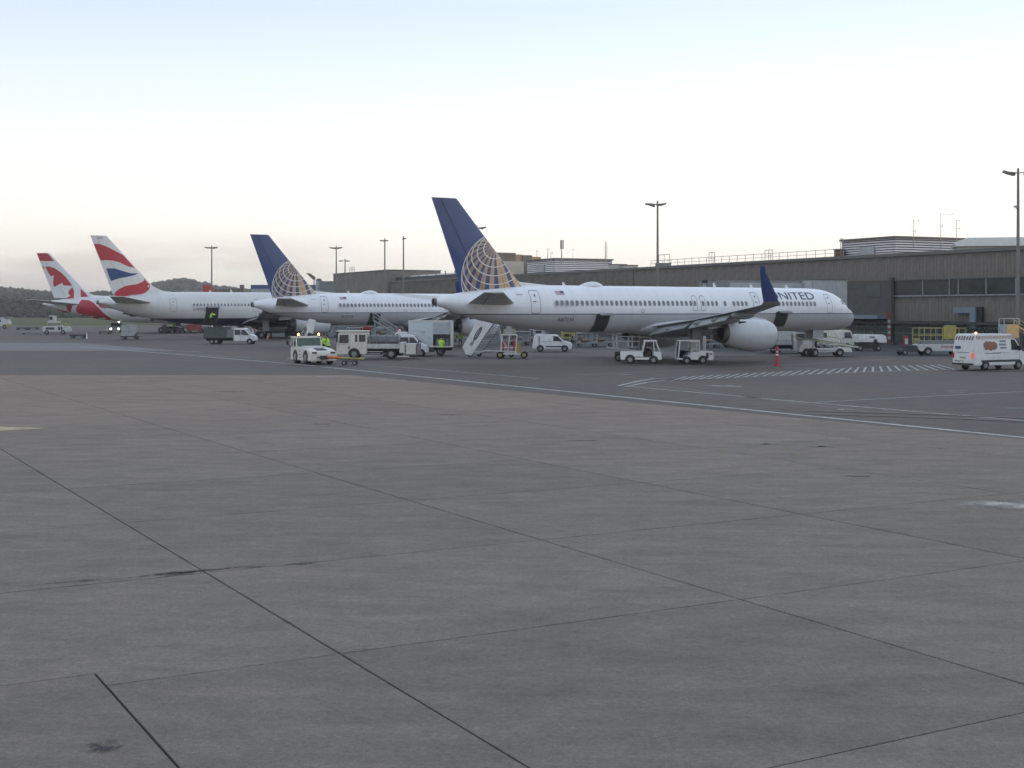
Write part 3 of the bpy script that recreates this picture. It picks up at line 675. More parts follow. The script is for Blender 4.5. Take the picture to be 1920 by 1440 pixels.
def jet_bridge(name, label, px, D, zt, rz, ln):
    c = AT(px, D); t = thing(name, label, 'jet bridge', (c.x, c.y, GZ), rz)
    b = B(); b.b2(0, ln, -1.5, 1.5, zt - 2.7, zt); b.build('tunnel', M['lgrey'], t, bevel=.05)
    b = B(); b.b2(-.1, ln, -1.2, -1.0, zt, zt + .3); b.b2(-.1, ln, 1.0, 1.2, zt, zt + .3); b.build('roof_rail', M['grey'], t)
    b = B(); b.cyl((-.9, 0, zt - 2.9), (-.9, 0, zt + .1), 1.9, n=16); b.build('rotating_cab', M['grey'], t)
    b = B(); b.b2(1.6, 2.2, -1.3, 1.3, .8, zt - 2.7); b.build('lift_column', M['dark'], t)
    b = B(); b.cyl((1.9, -1.6, .6), (1.9, -1.2, .6), .6, n=12); b.cyl((1.9, 1.2, .6), (1.9, 1.6, .6), .6, n=12); b.build('wheel', M['tyre'], t)
    return t
jet_bridge('jet_bridge', 'dark roofed jet bridge showing above the forward fuselage left of the winglet', 1352, 158, zat(529.5, 158), .45, 14)
t = thing('bridge_strut', 'pale strut with a dark cap above the fuselage roof', 'strut', tuple(AT(1321, 150, GZ))); b = B(); b.b2(-.15, .15, -.15, .15, 0, zat(530, 150)); b.build('strut', M['lgrey'], t); b = B(); b.b2(-.3, .3, -.3, .3, zat(530, 150), zat(525, 150)); b.build('cap', M['black'], t)

# ================================================================== MASTS AND AERIALS
def mast(label, px, ytop, D, arms, ybase=None, box=True):
    c = AT(px, D, GZ); t = thing('floodlight_mast', label, 'floodlight mast', tuple(c), 0, 'floodlight masts on the apron'); zt = zat(ytop, D)
    b = B(); b.cyl((0, 0, 0), (0, 0, zt), .24, .13, n=10); b.build('pole', M['galvd'], t)
    b = B(); b.cyl((0, 0, 0), (0, 0, .3), .4, n=10); b.build('base', M['conc3'], t)
    for (dx, dy, dz, tilt) in arms:
        q = B(); q.cyl((0, 0, zt - .5), (dx, dy, zt - .45 + dz), .06, n=6); a = q.build('arm', M['galvd'], t)
        q = B(); q.box((dx, dy, zt - .55 + dz), (.85, .6, .22), 0, 0, tilt); q.box((dx, dy, zt - .67 + dz), (.7, .5, .04), 1, 0, tilt); q.build('lamp_head', [M['galvd'], M['lgrey']], a)
    return t
M['galvd'] = mat('weathered_mast_steel', (.21, .20, .19), .6, var=.2)
A4 = [(-1.2, -.4, 0, .25), (1.1, -.4, .05, -.2), (-.6, .5, -.05, .2), (.55, .6, -.05, -.2)]
mast('tall floodlight mast at the right edge with a camera bracket halfway up', 1909, 315, 144, [(-1.3, -.2, .05, .35), (-.65, .4, .0, .3), (1.1, 0, 0, -.3)])
mast('floodlight mast with three heads rising behind the fuselage of the nearest airliner', 1233, 376, 189, [(-1.35, -.2, .05, .1), (-.75, .3, -.1, .3), (.8, 0, .05, -.25), (.3, .4, 0, 0)])
mast('floodlight mast standing behind the white tail left of the second blue fin', 397, 460, 320, A4)
mast('floodlight mast in front of the brown pier end block', 630.5, 460.5, 322, A4)
mast('short floodlight mast just right of the pier end block corner', 647, 485, 330, [(-1.1, 0, 0, .1), (.7, 0, 0, -.1)])
mast('slim floodlight mast above the pale roofs, the left of two', 721.5, 446.5, 300, [(-.7, 0, 0, .1), (-.2, .4, 0, 0), (.35, 0, 0, -.1)])
mast('slim floodlight mast above the pale roofs, the right of two', 756.5, 442.5, 290, [(.15, 0, 0, -.1)])
mast('floodlight mast almost hidden behind the big blue fin, one head showing', 894, 422, 240, [(1.3, 0, .1, -.3), (.7, 0, 0, .2)])
c = AT(1903, 143.5, GZ); t = thing('security_camera', 'security camera bracket on the tall mast at the right edge', 'camera', (AT(1909, 144).x, 143.7, zat(393, 144)))
b = B(); b.tube([(0, 0, 0), (-.45, -.2, .15)], .05, 5); b.build('bracket', M['dark'], t); b = B(); b.box((-.5, -.2, .3), (.22, .45, .2)); b.build('housing', M['lgrey'], t)
def aerial(label, px, ytop, ybase, D, bars, r=.05, pan=0):
    zb = zat(ybase, D) - 1.2; zt = zat(ytop, D); t = thing('roof_aerial', label, 'aerial', tuple(AT(px, D, zb)), 0, 'aerials on the terminal roof')
    b = B(); b.cyl((0, 0, 0), (0, 0, zt - zb), r, r * .6, n=6); b.build('pole', M['galv'], t)
    for (dz, w, dx) in bars:
        b = B(); b.cyl((dx - w / 2, 0, zt - zb - dz), (dx + w / 2, 0, zt - zb - dz), .03, n=4); b.cyl((dx + w / 2, 0, zt - zb - dz - .25), (dx + w / 2, 0, zt - zb - dz + .25), .03, n=4); b.build('crossbar', M['galv'], t)
    if pan:
        for k in range(3):
            q = B(); a = k * 2.1; q.box((.28 * math.cos(a), .28 * math.sin(a), zt - zb - pan / 2), (.22, .16, pan)); q.build('panel_antenna', M['grey'], t)
    return t
aerial('leftmost of three thin aerials on the large louvred plant room', 1713, 410, 446, 172, [(.3, .9, .2), (1.6, .8, -.1)])
aerial('tall aerial with a sideways yagi above the large louvred plant room', 1764, 398, 447, 174, [(.25, 1.5, .75), (1.8, .5, 0)])
aerial('rightmost of three thin aerials on the large louvred plant room', 1793.5, 412, 449, 176, [(.1, .7, .1), (1.2, .9, 0)])
aerial('thick mobile phone mast with panel antennas on the smaller louvred plant room', 1053, 450, 485, 254, [], .12, 1.7)
aerial('phone mast with a forked top near the right end of the smaller louvred plant room', 1135, 453, 487, 256, [(1.2, .6, 0)], .1, 0)
aerial('slim twin rod beside the forked phone mast', 1137.8, 452, 487, 256.6, [], .07, 0)
aerial('thin aerial pair left of the thick phone mast', 1027, 466, 484, 256, [(.1, .5, 0)], .07)
aerial('short stub aerial next to the thin aerial pair', 1033, 473, 484, 257, [(.1, .6, 0)], .06)
aerial('thin aerial on the dark and ochre rooftop block', 1006.5, 467, 478, 289, [(.5, .3, 0)], .05)
aerial('very thin aerial right of the thick phone mast', 1074, 465, 485, 257, [(.3, .5, 0)], .03)
# ================================================================== AIRCRAFT
def lerp(T, x):
    if x <= T[0][0]: return T[0][1]
    for a, b in zip(T[:-1], T[1:]):
        if x <= b[0]:
            t = (x - a[0]) / (b[0] - a[0]); return a[1] + (b[1] - a[1]) * t
    return T[-1][1]
def fus_mat(name, stops, line=None):
    """paint split by height: [(z, colour)] from the belly upwards"""
    m = mat(name, (1, 1, 1), .32, var=.06, vs_=.35, coat=.25); n = m.node_tree.nodes; l = m.node_tree.links
    t = n.new('ShaderNodeTexCoord'); s = n.new('ShaderNodeSeparateXYZ'); l.new(t.outputs['Object'], s.inputs[0])
    r = n.new('ShaderNodeValToRGB'); r.color_ramp.interpolation = 'CONSTANT'
    zz = mth('DIVIDE', s.outputs[2], 10, nodes=n, links=l); l.new(zz, r.inputs[0])
    e = r.color_ramp.elements
    while len(e) < len(stops): e.new(.5)
    for q, (z, c) in zip(e, stops): q.position = z / 10; q.color = (*c, 1)
    mix = [q for q in n if q.type == 'MIX'][0]
    # weathering: faint vertical streaks and panel joints
    br = n.new('ShaderNodeTexNoise'); br.inputs['Scale'].default_value = 1.0; br.inputs['Detail'].default_value = 5
    mp = n.new('ShaderNodeMapping'); mp.inputs['Scale'].default_value = (2.2, .3, .25); l.new(t.outputs['Object'], mp.inputs[0]); l.new(mp.outputs[0], br.inputs[0])
    st = mrange(br.outputs[0], .3, .7, .965, 1.01, n, l)
    fr = mth('FRACT', mth('DIVIDE', s.outputs[0], 3.05, nodes=n, links=l), nodes=n, links=l)
    jn = mth('SUBTRACT', 1, mth('MULTIPLY', mth('LESS_THAN', fr, .012, nodes=n, links=l), .16, nodes=n, links=l), nodes=n, links=l)
    k = mth('MULTIPLY', st, jn, nodes=n, links=l)
    m2 = n.new('ShaderNodeMix'); m2.data_type = 'RGBA'; m2.blend_type = 'MULTIPLY'; m2.inputs[0].default_value = 1
    cc = n.new('ShaderNodeCombineColor'); [l.new(k, cc.inputs[i]) for i in range(3)]
    l.new(r.outputs[0], m2.inputs[6]); l.new(cc.outputs[0], m2.inputs[7]); l.new(m2.outputs[2], mix.inputs[6])
    return m
WH = (.80, .81, .84)
M['fusU'] = fus_mat('airliner_white_over_grey', [(0, (.50, .505, .52)), (4.13, (.10, .10, .11)), (4.19, WH)])
M['fusB'] = fus_mat('airliner_white_over_navy', [(0, (.012, .018, .05)), (3.2, (.66, .66, .64))])
M['fusR'] = fus_mat('airliner_plain_white', [(0, (.60, .60, .60)), (2.0, (.68, .68, .69))])
def globe_mat():
    m = mat('globe_tail_paint', (1, 1, 1), .33, var=.1, vs_=.5, coat=.3); n = m.node_tree.nodes; l = m.node_tree.links
    K = dict(nodes=n, links=l)
    t = n.new('ShaderNodeTexCoord'); s = n.new('ShaderNodeSeparateXYZ'); l.new(t.outputs['Object'], s.inputs[0])
    Rr = 3.78; u = mth('DIVIDE', mth('SUBTRACT', s.outputs[0], 6.15, **K), Rr, **K); v = mth('DIVIDE', mth('SUBTRACT', s.outputs[2], 7.1, **K), Rr, **K)
    r2 = mth('ADD', mth('MULTIPLY', u, u, **K), mth('MULTIPLY', v, v, **K), **K)
    w = mth('SQRT', mth('MAXIMUM', mth('SUBTRACT', 1, r2, **K), 0, **K), **K)
    P = Vector((-.16, .69, .706)).normalized(); E1 = P.cross(Vector((0, 0, 1))).normalized(); E2 = P.cross(E1)
    def dot(a): return mth('ADD', mth('ADD', mth('MULTIPLY', u, a.x, **K), mth('MULTIPLY', v, a.y, **K), **K), mth('MULTIPLY', w, a.z, **K), **K)
    col = mth('ARCCOSINE', dot(P), **K); lon = mth('ARCTAN2', dot(E1), dot(E2), **K)
    # parallels: thin white lines
    q = mth('DIVIDE', mth('SUBTRACT', col, R(18.6), **K), R(10.9), **K)
    d = mth('ABSOLUTE', mth('SUBTRACT', q, mth('ROUND', q, **K), **K), **K)
    rim = mth('MAXIMUM', w, .25, **K)
    par = mth('MULTIPLY', mth('LESS_THAN', d, mth('DIVIDE', .055, mth('ADD', .25, mth('MULTIPLY', w, .75, **K), **K), **K), **K), mth('GREATER_THAN', q, -.3, **K), **K)
    rimline = mth('GREATER_THAN', r2, .968, **K)
    g = mth('FRACT', mth('ADD', mth('DIVIDE', lon, R(17.5), **K), .3, **K), **K)
    gold = mth('LESS_THAN', g, .54, **K)
    inside = mth('LESS_THAN', r2, 1.0, **K)
    white = mth('MULTIPLY', mth('MAXIMUM', par, rimline, **K), inside, **K)
    gold = mth('MULTIPLY', gold, inside, **K)
    def mix(f, a, b):
        x = n.new('ShaderNodeMix'); x.data_type = 'RGBA'; l.new(f, x.inputs[0])
        for i, c in ((6, a), (7, b)):
            if isinstance(c, tuple): x.inputs[i].default_value = (*c, 1)
            else: l.new(c, x.inputs[i])
        return x.outputs[2]
    gcol = mix(mrange(u, -1, .3, 0, 1, n, l), (.28, .20, .14), (.54, .36, .19))
    c = mix(gold, (.03, .058, .18), gcol); c = mix(white, c, (.62, .60, .60))
    mm = [q_ for q_ in n if q_.type == 'MIX' and q_.blend_type == 'MULTIPLY'][0]; l.new(c, mm.inputs[6])
    return m
M['globe'] = globe_mat()
NACA = [(0, 0), (.012, .35), (.05, .66), (.12, .88), (.25, 1.0), (.4, .97), (.6, .76), (.8, .42), (1, .03)]
def foil(le, te, zc_le, zc_te, th, mk):
    """closed ring; mk(x, t) builds the point for chordwise x and half thickness offset t"""
    up = [(le + (te - le) * f, zc_le + (zc_te - zc_le) * f, th / 2 * g) for f, g in NACA]
    lo = [(a, b, -c) for a, b, c in reversed(up[1:-1])]
    return [mk(a, b, c) for a, b, c in up + lo]
class Plane:
    def __init__(s, P): s.__dict__.update(P)
    def zt(s, x): return s.zbot + (lerp(s.T_top, x) if x < s.Lt else (lerp(s.N_top, s.len - x) if x > s.len - s.Ln else 1)) * (s.ztop - s.zbot)
    def zb(s, x): return s.zbot + (lerp(s.T_bot, x) if x < s.Lt else (lerp(s.N_bot, s.len - x) if x > s.len - s.Ln else 0)) * (s.ztop - s.zbot)
    def hw(s, x): return (lerp(s.T_hw, x) if x < s.Lt else (lerp(s.N_hw, s.len - x) if x > s.len - s.Ln else 1)) * s.w
    def y(s, x, z):
        a, b = s.zt(x), s.zb(x); q = (z - (a + b) / 2) / ((a - b) / 2); return s.hw(x) * math.sqrt(max(0, 1 - q * q))
    def smap(s, off=.012):          # onto the right-hand side
        def f(x, z, d=0):
            a, b = s.zt(x), s.zb(x); r = (a - b) / 2; q = max(-.999, min(.999, (z - (a + b) / 2) / r)); yy = math.sqrt(1 - q * q)
            nn = Vector((0, -yy / s.hw(x), q / r)).normalized(); return Vector((x, -s.hw(x) * yy, (a + b) / 2 + q * r)) + nn * (off + d)
        return f
# fractions measured on the profile of the nearest airliner (total height 4.05)
T_TOP = [(0, .708), (.4, .745), (1.4, .80), (2.6, .845), (4.5, .905), (7.3, .965), (10, .995), (12, 1)]
T_BOT = [(0, .585), (.7, .535), (1.35, .475), (2.4, .39), (4, .29), (6, .195), (9, .10), (12, .04), (15, .008), (16, 0)]
T_HW = [(0, .15), (.5, .24), (1.4, .36), (2.6, .47), (5, .67), (7.5, .81), (10, .915), (13, .985), (16, 1)]
N_TOP = [(0, .35), (.1, .39), (.25, .425), (.5, .475), (.8, .53), (1.15, .57), (1.5, .605), (1.75, .68), (2.1, .76), (2.6, .83), (3.2, .895), (3.8, .935), (4.6, .972), (5.6, .993), (7, 1)]
N_BOT = [(0, .33), (.1, .27), (.3, .175), (.8, .085), (1.5, .04), (2.5, .012), (4, 0), (7, 0)]
N_HW = [(0, .02), (.1, .13), (.25, .24), (.5, .37), (.8, .48), (1.5, .66), (2.6, .84), (3.8, .93), (5.4, .985), (7, 1)]
def sc(T, k): return [(a * k, b) for a, b in T]
P757 = Plane(dict(len=46.97, zbot=2.52, ztop=6.6, w=1.9, Lt=16, Ln=7, T_top=T_TOP, T_bot=T_BOT, T_hw=T_HW, N_top=N_TOP, N_bot=N_BOT, N_hw=N_HW))
k7 = 1.22
P767 = Plane(dict(len=53.7, zbot=1.96, ztop=7.37, w=2.52, Lt=19.5, Ln=8.5, T_top=sc(T_TOP, k7), T_bot=sc([(0, .66), (.7, .60), (1.35, .55), (2.4, .46), (4, .36), (6, .25), (9, .13), (12, .05), (15, .01), (16, 0)], k7), T_hw=sc(T_HW, k7), N_top=sc(N_TOP, k7), N_bot=sc(N_BOT, k7), N_hw=sc(N_HW, k7)))
def strip_outline(P, x0, x1, z0, z1, w, r=.18):
    pts = []
    for cx, cz, a in ((x1 - r, z1 - r, 0), (x0 + r, z1 - r, 90), (x0 + r, z0 + r, 180), (x1 - r, z0 + r, 270)):
        for k in range(4): t = R(a + 30 * k); pts.append((cx + r * math.cos(t), cz + r * math.sin(t), math.cos(t), math.sin(t)))
    full = []
    for i in range(len(pts)):
        a, b = pts[i], pts[(i + 1) % len(pts)]
        n = max(1, int(math.hypot(b[0] - a[0], b[1] - a[1]) / .25))
        for k in range(n): t = k / n; full.append(tuple(a[q] + (b[q] - a[q]) * t for q in range(4)))
    f = P.smap(.014); b = B(); n = len(full); vs = []
    for (x, z, nx, nz) in full: vs += [f(x, z), f(x - nx * w, z - nz * w)]
    b.add(vs, [(2 * i, 2 * ((i + 1) % n), 2 * ((i + 1) % n) + 1, 2 * i + 1) for i in range(n)]); return b
def patch(P, x0, x1, z0, z1, m, name, parent, off=.01, nx=4, nz=6):
    f = P.smap(off); b = B()
    vs = [f(x0 + (x1 - x0) * i / nx, z0 + (z1 - z0) * j / nz) for j in range(nz + 1) for i in range(nx + 1)]
    b.add(vs, [(j * (nx + 1) + i, j * (nx + 1) + i + 1, (j + 1) * (nx + 1) + i + 1, (j + 1) * (nx + 1) + i) for j in range(nz) for i in range(nx)])
    return b.build(name, m, parent, smooth=2, fixn=False)
def wheel_mesh(r, w, mt='tyre'):
    b = B(); pr = [(-w / 2, r * .55), (-w / 2, r * .9), (-w * .36, r), (w * .36, r), (w / 2, r * .9), (w / 2, r * .55)]
    b.loft([[(rr * math.cos(2 * math.pi * k / 18), y, rr * math.sin(2 * math.pi * k / 18)) for k in range(18)] for y, rr in pr], caps=True); return b
def rim_mesh(r, w):
    b = B(); b.cyl((0, -w / 2 - .02, 0), (0, -w / 2 + .01, 0), r * .52, r * .52, 14); b.cyl((0, w / 2 - .01, 0), (0, w / 2 + .02, 0), r * .52, r * .52, 14)
    b.cyl((0, -w / 2 - .05, 0), (0, w / 2 + .05, 0), r * .2, r * .2, 8); return b
_wc = {}
def wheel(parent, x, y, r, w, rim='rim'):
    k = (round(r, 3), round(w, 3), rim)
    if k in _wc: return part(_wc[k], parent, (x, y, r + (0)))
    o = wheel_mesh(r, w).build('wheel', M['tyre'], parent, smooth=True, loc=(x, y, r)); rim_mesh(r, w).build('rim', M[rim], o, smooth=True); _wc[k] = o; return o
def airliner(P, name, label, loc, rz, S):
    a = thing(name, label, 'airliner', (loc.x, loc.y, GZ), rz)
    # fuselage
    xs = [0, .3, .7, 1.35, 2, 2.6, 3.3, 4.2, 5, 6, 7.3, 8.6, 10, 11.5, 13, 14.5, 16, 18, 19.5]
    xs = [x for x in xs if x < P.Lt] + [P.Lt + (P.len - P.Lt - P.Ln) * k / 10 for k in range(11)] + [P.len - d * P.Ln / 7 for d in (6.2, 5.4, 4.6, 3.8, 3.2, 2.6, 2.1, 1.75, 1.5, 1.15, .8, .5, .25, .1, 0)]
    n = 40; rings = []
    for x in xs:
        t, bo, h = P.zt(x), P.zb(x), P.hw(x); rings.append([(x, -h * math.cos(2 * math.pi * i / n), (t + bo) / 2 + (t - bo) / 2 * math.sin(2 * math.pi * i / n)) for i in range(n)])
    b = B(); b.loft(rings); b.build('fuselage', M[S['fus']], a, smooth=2)
    # tail pipe
    t0 = P.zt(0); b0 = P.zb(0); zc = (t0 + b0) / 2; b = B(); b.loft([[(x, h * math.cos(2 * math.pi * i / 14), zc + h * 1.15 * math.sin(2 * math.pi * i / 14)) for i in range(14)] for x, h in ((.02, .28), (-.18, .27), (-.18, .21), (.3, .2))], caps=False); b.loft([[(x, h * math.cos(2 * math.pi * i / 14), zc + h * 1.15 * math.sin(2 * math.pi * i / 14)) for i in range(14)] for x, h in ((-.1, .22), (-.09, .22))], 1)
    b.build('tail_exhaust', [M['nozzle'], M['black']], a, smooth=True)
    # fin: tip and root sections, dorsal fillet
    fr, ft = S['fin_root'], S['fin_tip']       # (te_x, le_x, z)
    def fsec(te, le, z, th, zte=None):
        return foil(le, te, z, z if zte is None else zte, th, lambda x, zz, t: (x, t, zz))
    b = B(); rows = []
    for k in range(9):
        q = k / 8; te = fr[0] + (ft[0] - fr[0]) * q; le = fr[1] + (ft[1] - fr[1]) * q; z = fr[2] + (ft[2] - fr[2]) * q
        rows.append(fsec(te, le, z, S['fin_th'] * (1 - q) + .16 * q))
    b.loft(rows); fin = b.build('fin', M[S['finm']], a, smooth=True)
    b = B(); le_t = rows[1]
    zt_ = S['dorsal_top']; x1 = S['dorsal_x']
    dx = (fr[1] - fr[0]); zz0 = fr[2]
    lx = lambda z: fr[1] + (ft[1] - fr[1]) * (z - fr[2]) / (ft[2] - fr[2])
    b.loft([[(lx(zt_) - .1, 0, zt_), (lx(zt_) - .14, .05, zt_ - .05), (lx(zt_) - .14, -.05, zt_ - .05)],
            [(lx(zt_ - .35) + .08, 0, zt_ - .30), (lx(zt_ - .4) - .3, .11, P.zt(lx(zt_ - .4)) - .15), (lx(zt_ - .4) - .3, -.11, P.zt(lx(zt_ - .4)) - .15)],
            [((lx(zt_ - .35) + x1) / 2, 0, P.ztop + .11), ((lx(zt_ - .4) + x1) / 2, .13, P.ztop - .2), ((lx(zt_ - .4) + x1) / 2, -.13, P.ztop - .2)],
            [(x1, 0, P.ztop - .02), (x1, .02, P.ztop - .12), (x1, -.02, P.ztop - .12)]]); b.build('dorsal_fillet', M['white'], a)
    # bright leading edge strip and rudder joint
    b = B(); e = []
    for q in (0.02, .5, .995):
        le = fr[1] + (ft[1] - fr[1]) * q; z = fr[2] + (ft[2] - fr[2]) * q; th = S['fin_th'] * (1 - q) + .16 * q; c = le - (fr[0] + (ft[0] - fr[0]) * q)
        e.append([(le + .012, 0, z), (le - .02 * c, .24 * th, z), (le - .02 * c + .002, -.24 * th, z)])
    b.loft(e); b.build('leading_edge', M['alu'], fin)
    b = B(); e = []
    for q in (.02, .98):
        te = fr[0] + (ft[0] - fr[0]) * q; le = fr[1] + (ft[1] - fr[1]) * q; z = fr[2] + (ft[2] - fr[2]) * q; th = S['fin_th'] * (1 - q) + .16 * q; x = te + (le - te) * .32
        e.append([(x, -.40 * th - .016, z), (x + .035, -.41 * th - .016, z)])
    b.add(e[0] + e[1], [(0, 1, 3, 2)]); b.build('rudder_joint', M['greyink'] if S['finm'] != 'globe' else M['black'], fin, fixn=False)
    # stabilisers
    for sd in (-1, 1):
        rt, tp = S['stab_root'], S['stab_tip']      # (te, le, z, y)
        b = B(); rows = []
        for q in (0, .5, 1):
            te = rt[0] + (tp[0] - rt[0]) * q; le = rt[1] + (tp[1] - rt[1]) * q; z = rt[2] + (tp[2] - rt[2]) * q; y = rt[3] + (tp[3] - rt[3]) * q
            rows.append(foil(le, te, z, z, .42 * (1 - q) + .14 * q, lambda x, zz, t, y=y: (x, sd * y, zz + t)))
        b.loft(rows); so_ = b.build('stabiliser', M['stabp'], a, smooth=True)
        b = B(); e = []
        for q in (.05, .97):
            te = rt[0] + (tp[0] - rt[0]) * q; le = rt[1] + (tp[1] - rt[1]) * q; z = rt[2] + (tp[2] - rt[2]) * q; y = rt[3] + (tp[3] - rt[3]) * q; th = .42 * (1 - q) + .14 * q; x = te + (le - te) * .3
            e += [(x, sd * y, z - .42 * th - .012), (x + .05, sd * y, z - .42 * th - .012)]
        b.add(e, [(0, 1, 3, 2)]); b.build('elevator_joint', M['dark'], so_, fixn=False)
    # wings with winglets, flap fairings, engines
    for sd in (-1, 1):
        w = S['wing']; b = B(); rows = []
        for (te, le, zte, zle, y, th) in w: rows.append(foil(le, te, zle, zte, th, lambda x, zz, t, y=y: (x, sd * y, zz + t)))
        b.loft(rows); wo = b.build('wing', M['wingp'], a, smooth=True)
        if 'winglet' in S:
            b = B(); rows = []
            for (te, le, z, y, th) in S['winglet']: rows.append(foil(le, te, 0, 0, th, lambda x, zz, t, y=y, z=z: (x, sd * (y + t), z)))
            b.loft(rows); b.build('winglet', M['blue'], wo, smooth=True)
            rr_ = S['winglet'][0]; b = B(); b.cyl((rr_[1] - .1, sd * (rr_[3] - .35), rr_[2] - .2), (rr_[1] + .08, sd * (rr_[3] - .35), rr_[2] - .2), .07, n=8); b.build('navigation_light', M['lampd'], wo)
            bl = S['blend']; b = B(); rows = []
            for (te, le, z, y, th) in bl: rows.append(foil(le, te, 0, 0, th, lambda x, zz, t, y=y, z=z: (x, sd * (y + t * .5), z + t)))
            b.loft(rows); b.build('winglet_blend', M['wingp'], wo, smooth=True)
        for (x, y, z, ln) in S['canoes']:
            b = B(); rows = []
            for k in range(9):
                q = k / 8; rr2 = math.sin(math.pi * min(1, q * .92 + .04)) ** .7; rows.append([(x + ln * (q - .35), sd * y + .19 * rr2 * math.cos(2 * math.pi * i / 10), z - .34 - .12 * q * 0 + .34 * rr2 * math.sin(2 * math.pi * i / 10)) for i in range(10)])
            b.loft(rows); b.build('flap_fairing', M['wingp'], wo, smooth=2)
        # drooped inboard and outboard flaps
        for (ya, yb, xa, xb, za, zb_, c) in S['flaps']:
            b = B(); b.loft([[(xa + .3, sd * ya, za + .1), (xa - c, sd * ya, za - .75), (xa - c, sd * ya, za - .82), (xa + .35, sd * ya, za - .16)], [(xb + .3, sd * yb, zb_ + .1), (xb - c * .8, sd * yb, zb_ - .55), (xb - c * .8, sd * yb, zb_ - .62), (xb + .3, sd * yb, zb_ - .1)]]); b.build('flap', M['wingp'], wo)
        ex = S['eng']; m_ = 24; b = B(); ek = S.get('ek', 1); ez = S.get('ez', 0); e0 = ex['noz'][1][0]
        def er(x, r, z):
          x = e0 + .25 * (1 - ek) * 3 + (x - e0) * ek; z += ez; return [(x, sd * ex['y'] + r * math.cos(2 * math.pi * i / m_), z + r * math.sin(2 * math.pi * i / m_)) for i in range(m_)]
        b.loft([er(*q) for q in ex['cowl']], caps=False); en = b.build('engine', M[S.get('engm', 'engine')], a, smooth=2)
        b = B(); b.loft([er(*q) for q in ex['lip']], caps=False); b.build('intake_lip', M['alu'], en, smooth=2)
        b = B(); b.loft([er(*q) for q in ex['noz']], caps=False); b.build('exhaust_nozzle', M['nozzle'], en, smooth=2)
        q = ex['hole']; q = (e0 + .25 * (1 - ek) * 3 + (q[0] - e0) * ek, q[1], q[2] + ez); b = B(); b.cyl((q[0], sd * ex['y'], q[2]), (q[0] + .03, sd * ex['y'], q[2]), q[1], q[1], 20); b.build('exhaust_core', M['black'], en)
        q = ex['fan']; q = (e0 + .25 * (1 - ek) * 3 + (q[0] - e0) * ek, q[1], q[2] + ez); b = B(); b.cyl((q[0], sd * ex['y'], q[2]), (q[0] + .03, sd * ex['y'], q[2]), q[1], q[1], 20); b.cyl((q[0] + .03, sd * ex['y'], q[2]), (q[0] + .6, sd * ex['y'], q[2]), .35, .02, 12); b.build('fan', M['dark'], en)
        b = B(); b.loft([[(x, sd * ex['y'] - .17 * k, z0), (x, sd * ex['y'] + .17 * k, z0), (x, sd * ex['y'] + .12 * k, z1), (x, sd * ex['y'] - .12 * k, z1)] for x, z0, z1, k in ex['pylon']]); b.build('pylon', M[S.get('engm', 'engine')], en)
        xx, zz = ex['hatch']; b = B(); b.box((xx, sd * ex['y'] - .78, zz), (.75, .1, .42)); b.build('cowl_vent', M['black'], en) if sd == -1 else None
        # main gear
        gx, gy, gr, bog = S['gear']; g = B(); g.cyl((gx, sd * gy, gr + .1), (gx + .1, sd * (gy - .3), 3.0), .17, .2, 10); g.cyl((gx, sd * gy, gr + .9), (gx + 1.2, sd * (gy - .4), 2.9), .08, n=6); g.cyl((gx - .62, sd * gy, gr), (gx + .62, sd * gy, gr), .13, n=8); gg = g.build('main_gear', M['lgrey'], a)
        for dx in (-.62, .62):
            for dy in (-.42, .42): wheel(gg, gx + dx, sd * gy + dy, gr, .38)
        g = B(); g.b2(gx - .5, gx + .6, sd * (gy + .75) - .03, sd * (gy + .75) + .03, 1.2, 3.0); g.build('gear_door', M['lgrey'], gg)
    # belly fairing
    f0, f1, fz, fw = S['fair']; b = B(); rows = []
    for k in range(11):
        q = k / 10; r_ = math.sin(math.pi * min(.98, max(.02, q))) ** .45; x = f0 + (f1 - f0) * q
        rows.append([(x, fw * r_ * math.cos(2 * math.pi * i / 20), fz + 1.05 * r_ * math.sin(2 * math.pi * i / 20)) for i in range(20)])
    b.loft(rows); b.build('belly_fairing', M['engine'] if S['fus'] == 'fusU' else M[S['fus']], a, smooth=2)
    ng = S['nose_gear']; g = B(); g.cyl((ng, 0, .45), (ng + .15, 0, P.zbot + .2), .11, n=8); g.cyl((ng, 0, 1.1), (ng + 1.0, 0, P.zbot + .2), .06, n=6); g.b2(ng - .5, ng + .9, .5, .54, P.zbot - .75, P.zbot + .1); g.b2(ng - .5, ng + .9, -.54, -.5, P.zbot - .75, P.zbot + .1); gg = g.build('nose_gear', M['lgrey'], a)
    wheel(gg, ng, .25, .42, .26); wheel(gg, ng, -.25, .42, .26)
    # cabin windows
    wz = S['winz']; xr = P.len / 2; b = B(); f = P.smap(.016); pts = []
    for k in range(10):
        t = 2 * math.pi * k / 10; sx = abs(math.cos(t)) ** .7 * (1 if math.cos(t) > 0 else -1); sz = abs(math.sin(t)) ** .7 * (1 if math.sin(t) > 0 else -1)
        pts.append((.145 * sx, .215 * sz))
    b.add([f(xr + x, wz + z) - Vector((xr, 0, 0)) for x, z in pts], [tuple(range(10))])
    b2_ = B(); b2_.add([f(xr + x * 1.3, wz + z * 1.22) - Vector((xr, 0, 0)) - Vector((0, -.006, 0)) for x, z in pts], [tuple(range(10))])
    w0 = None
    for x in S['wins']:
        if w0 is None: w0 = b2_.build('window', M['wsur'], a, fixn=False, loc=(x, 0, 0)); b.build('pane', M['pwin'], w0, fixn=False)
        else: part(w0, a, (x, 0, 0))
    for o_ in [w0] + list(w0.children):
        if o_.data.polygons[0].normal.y > 0: o_.data.flip_normals()
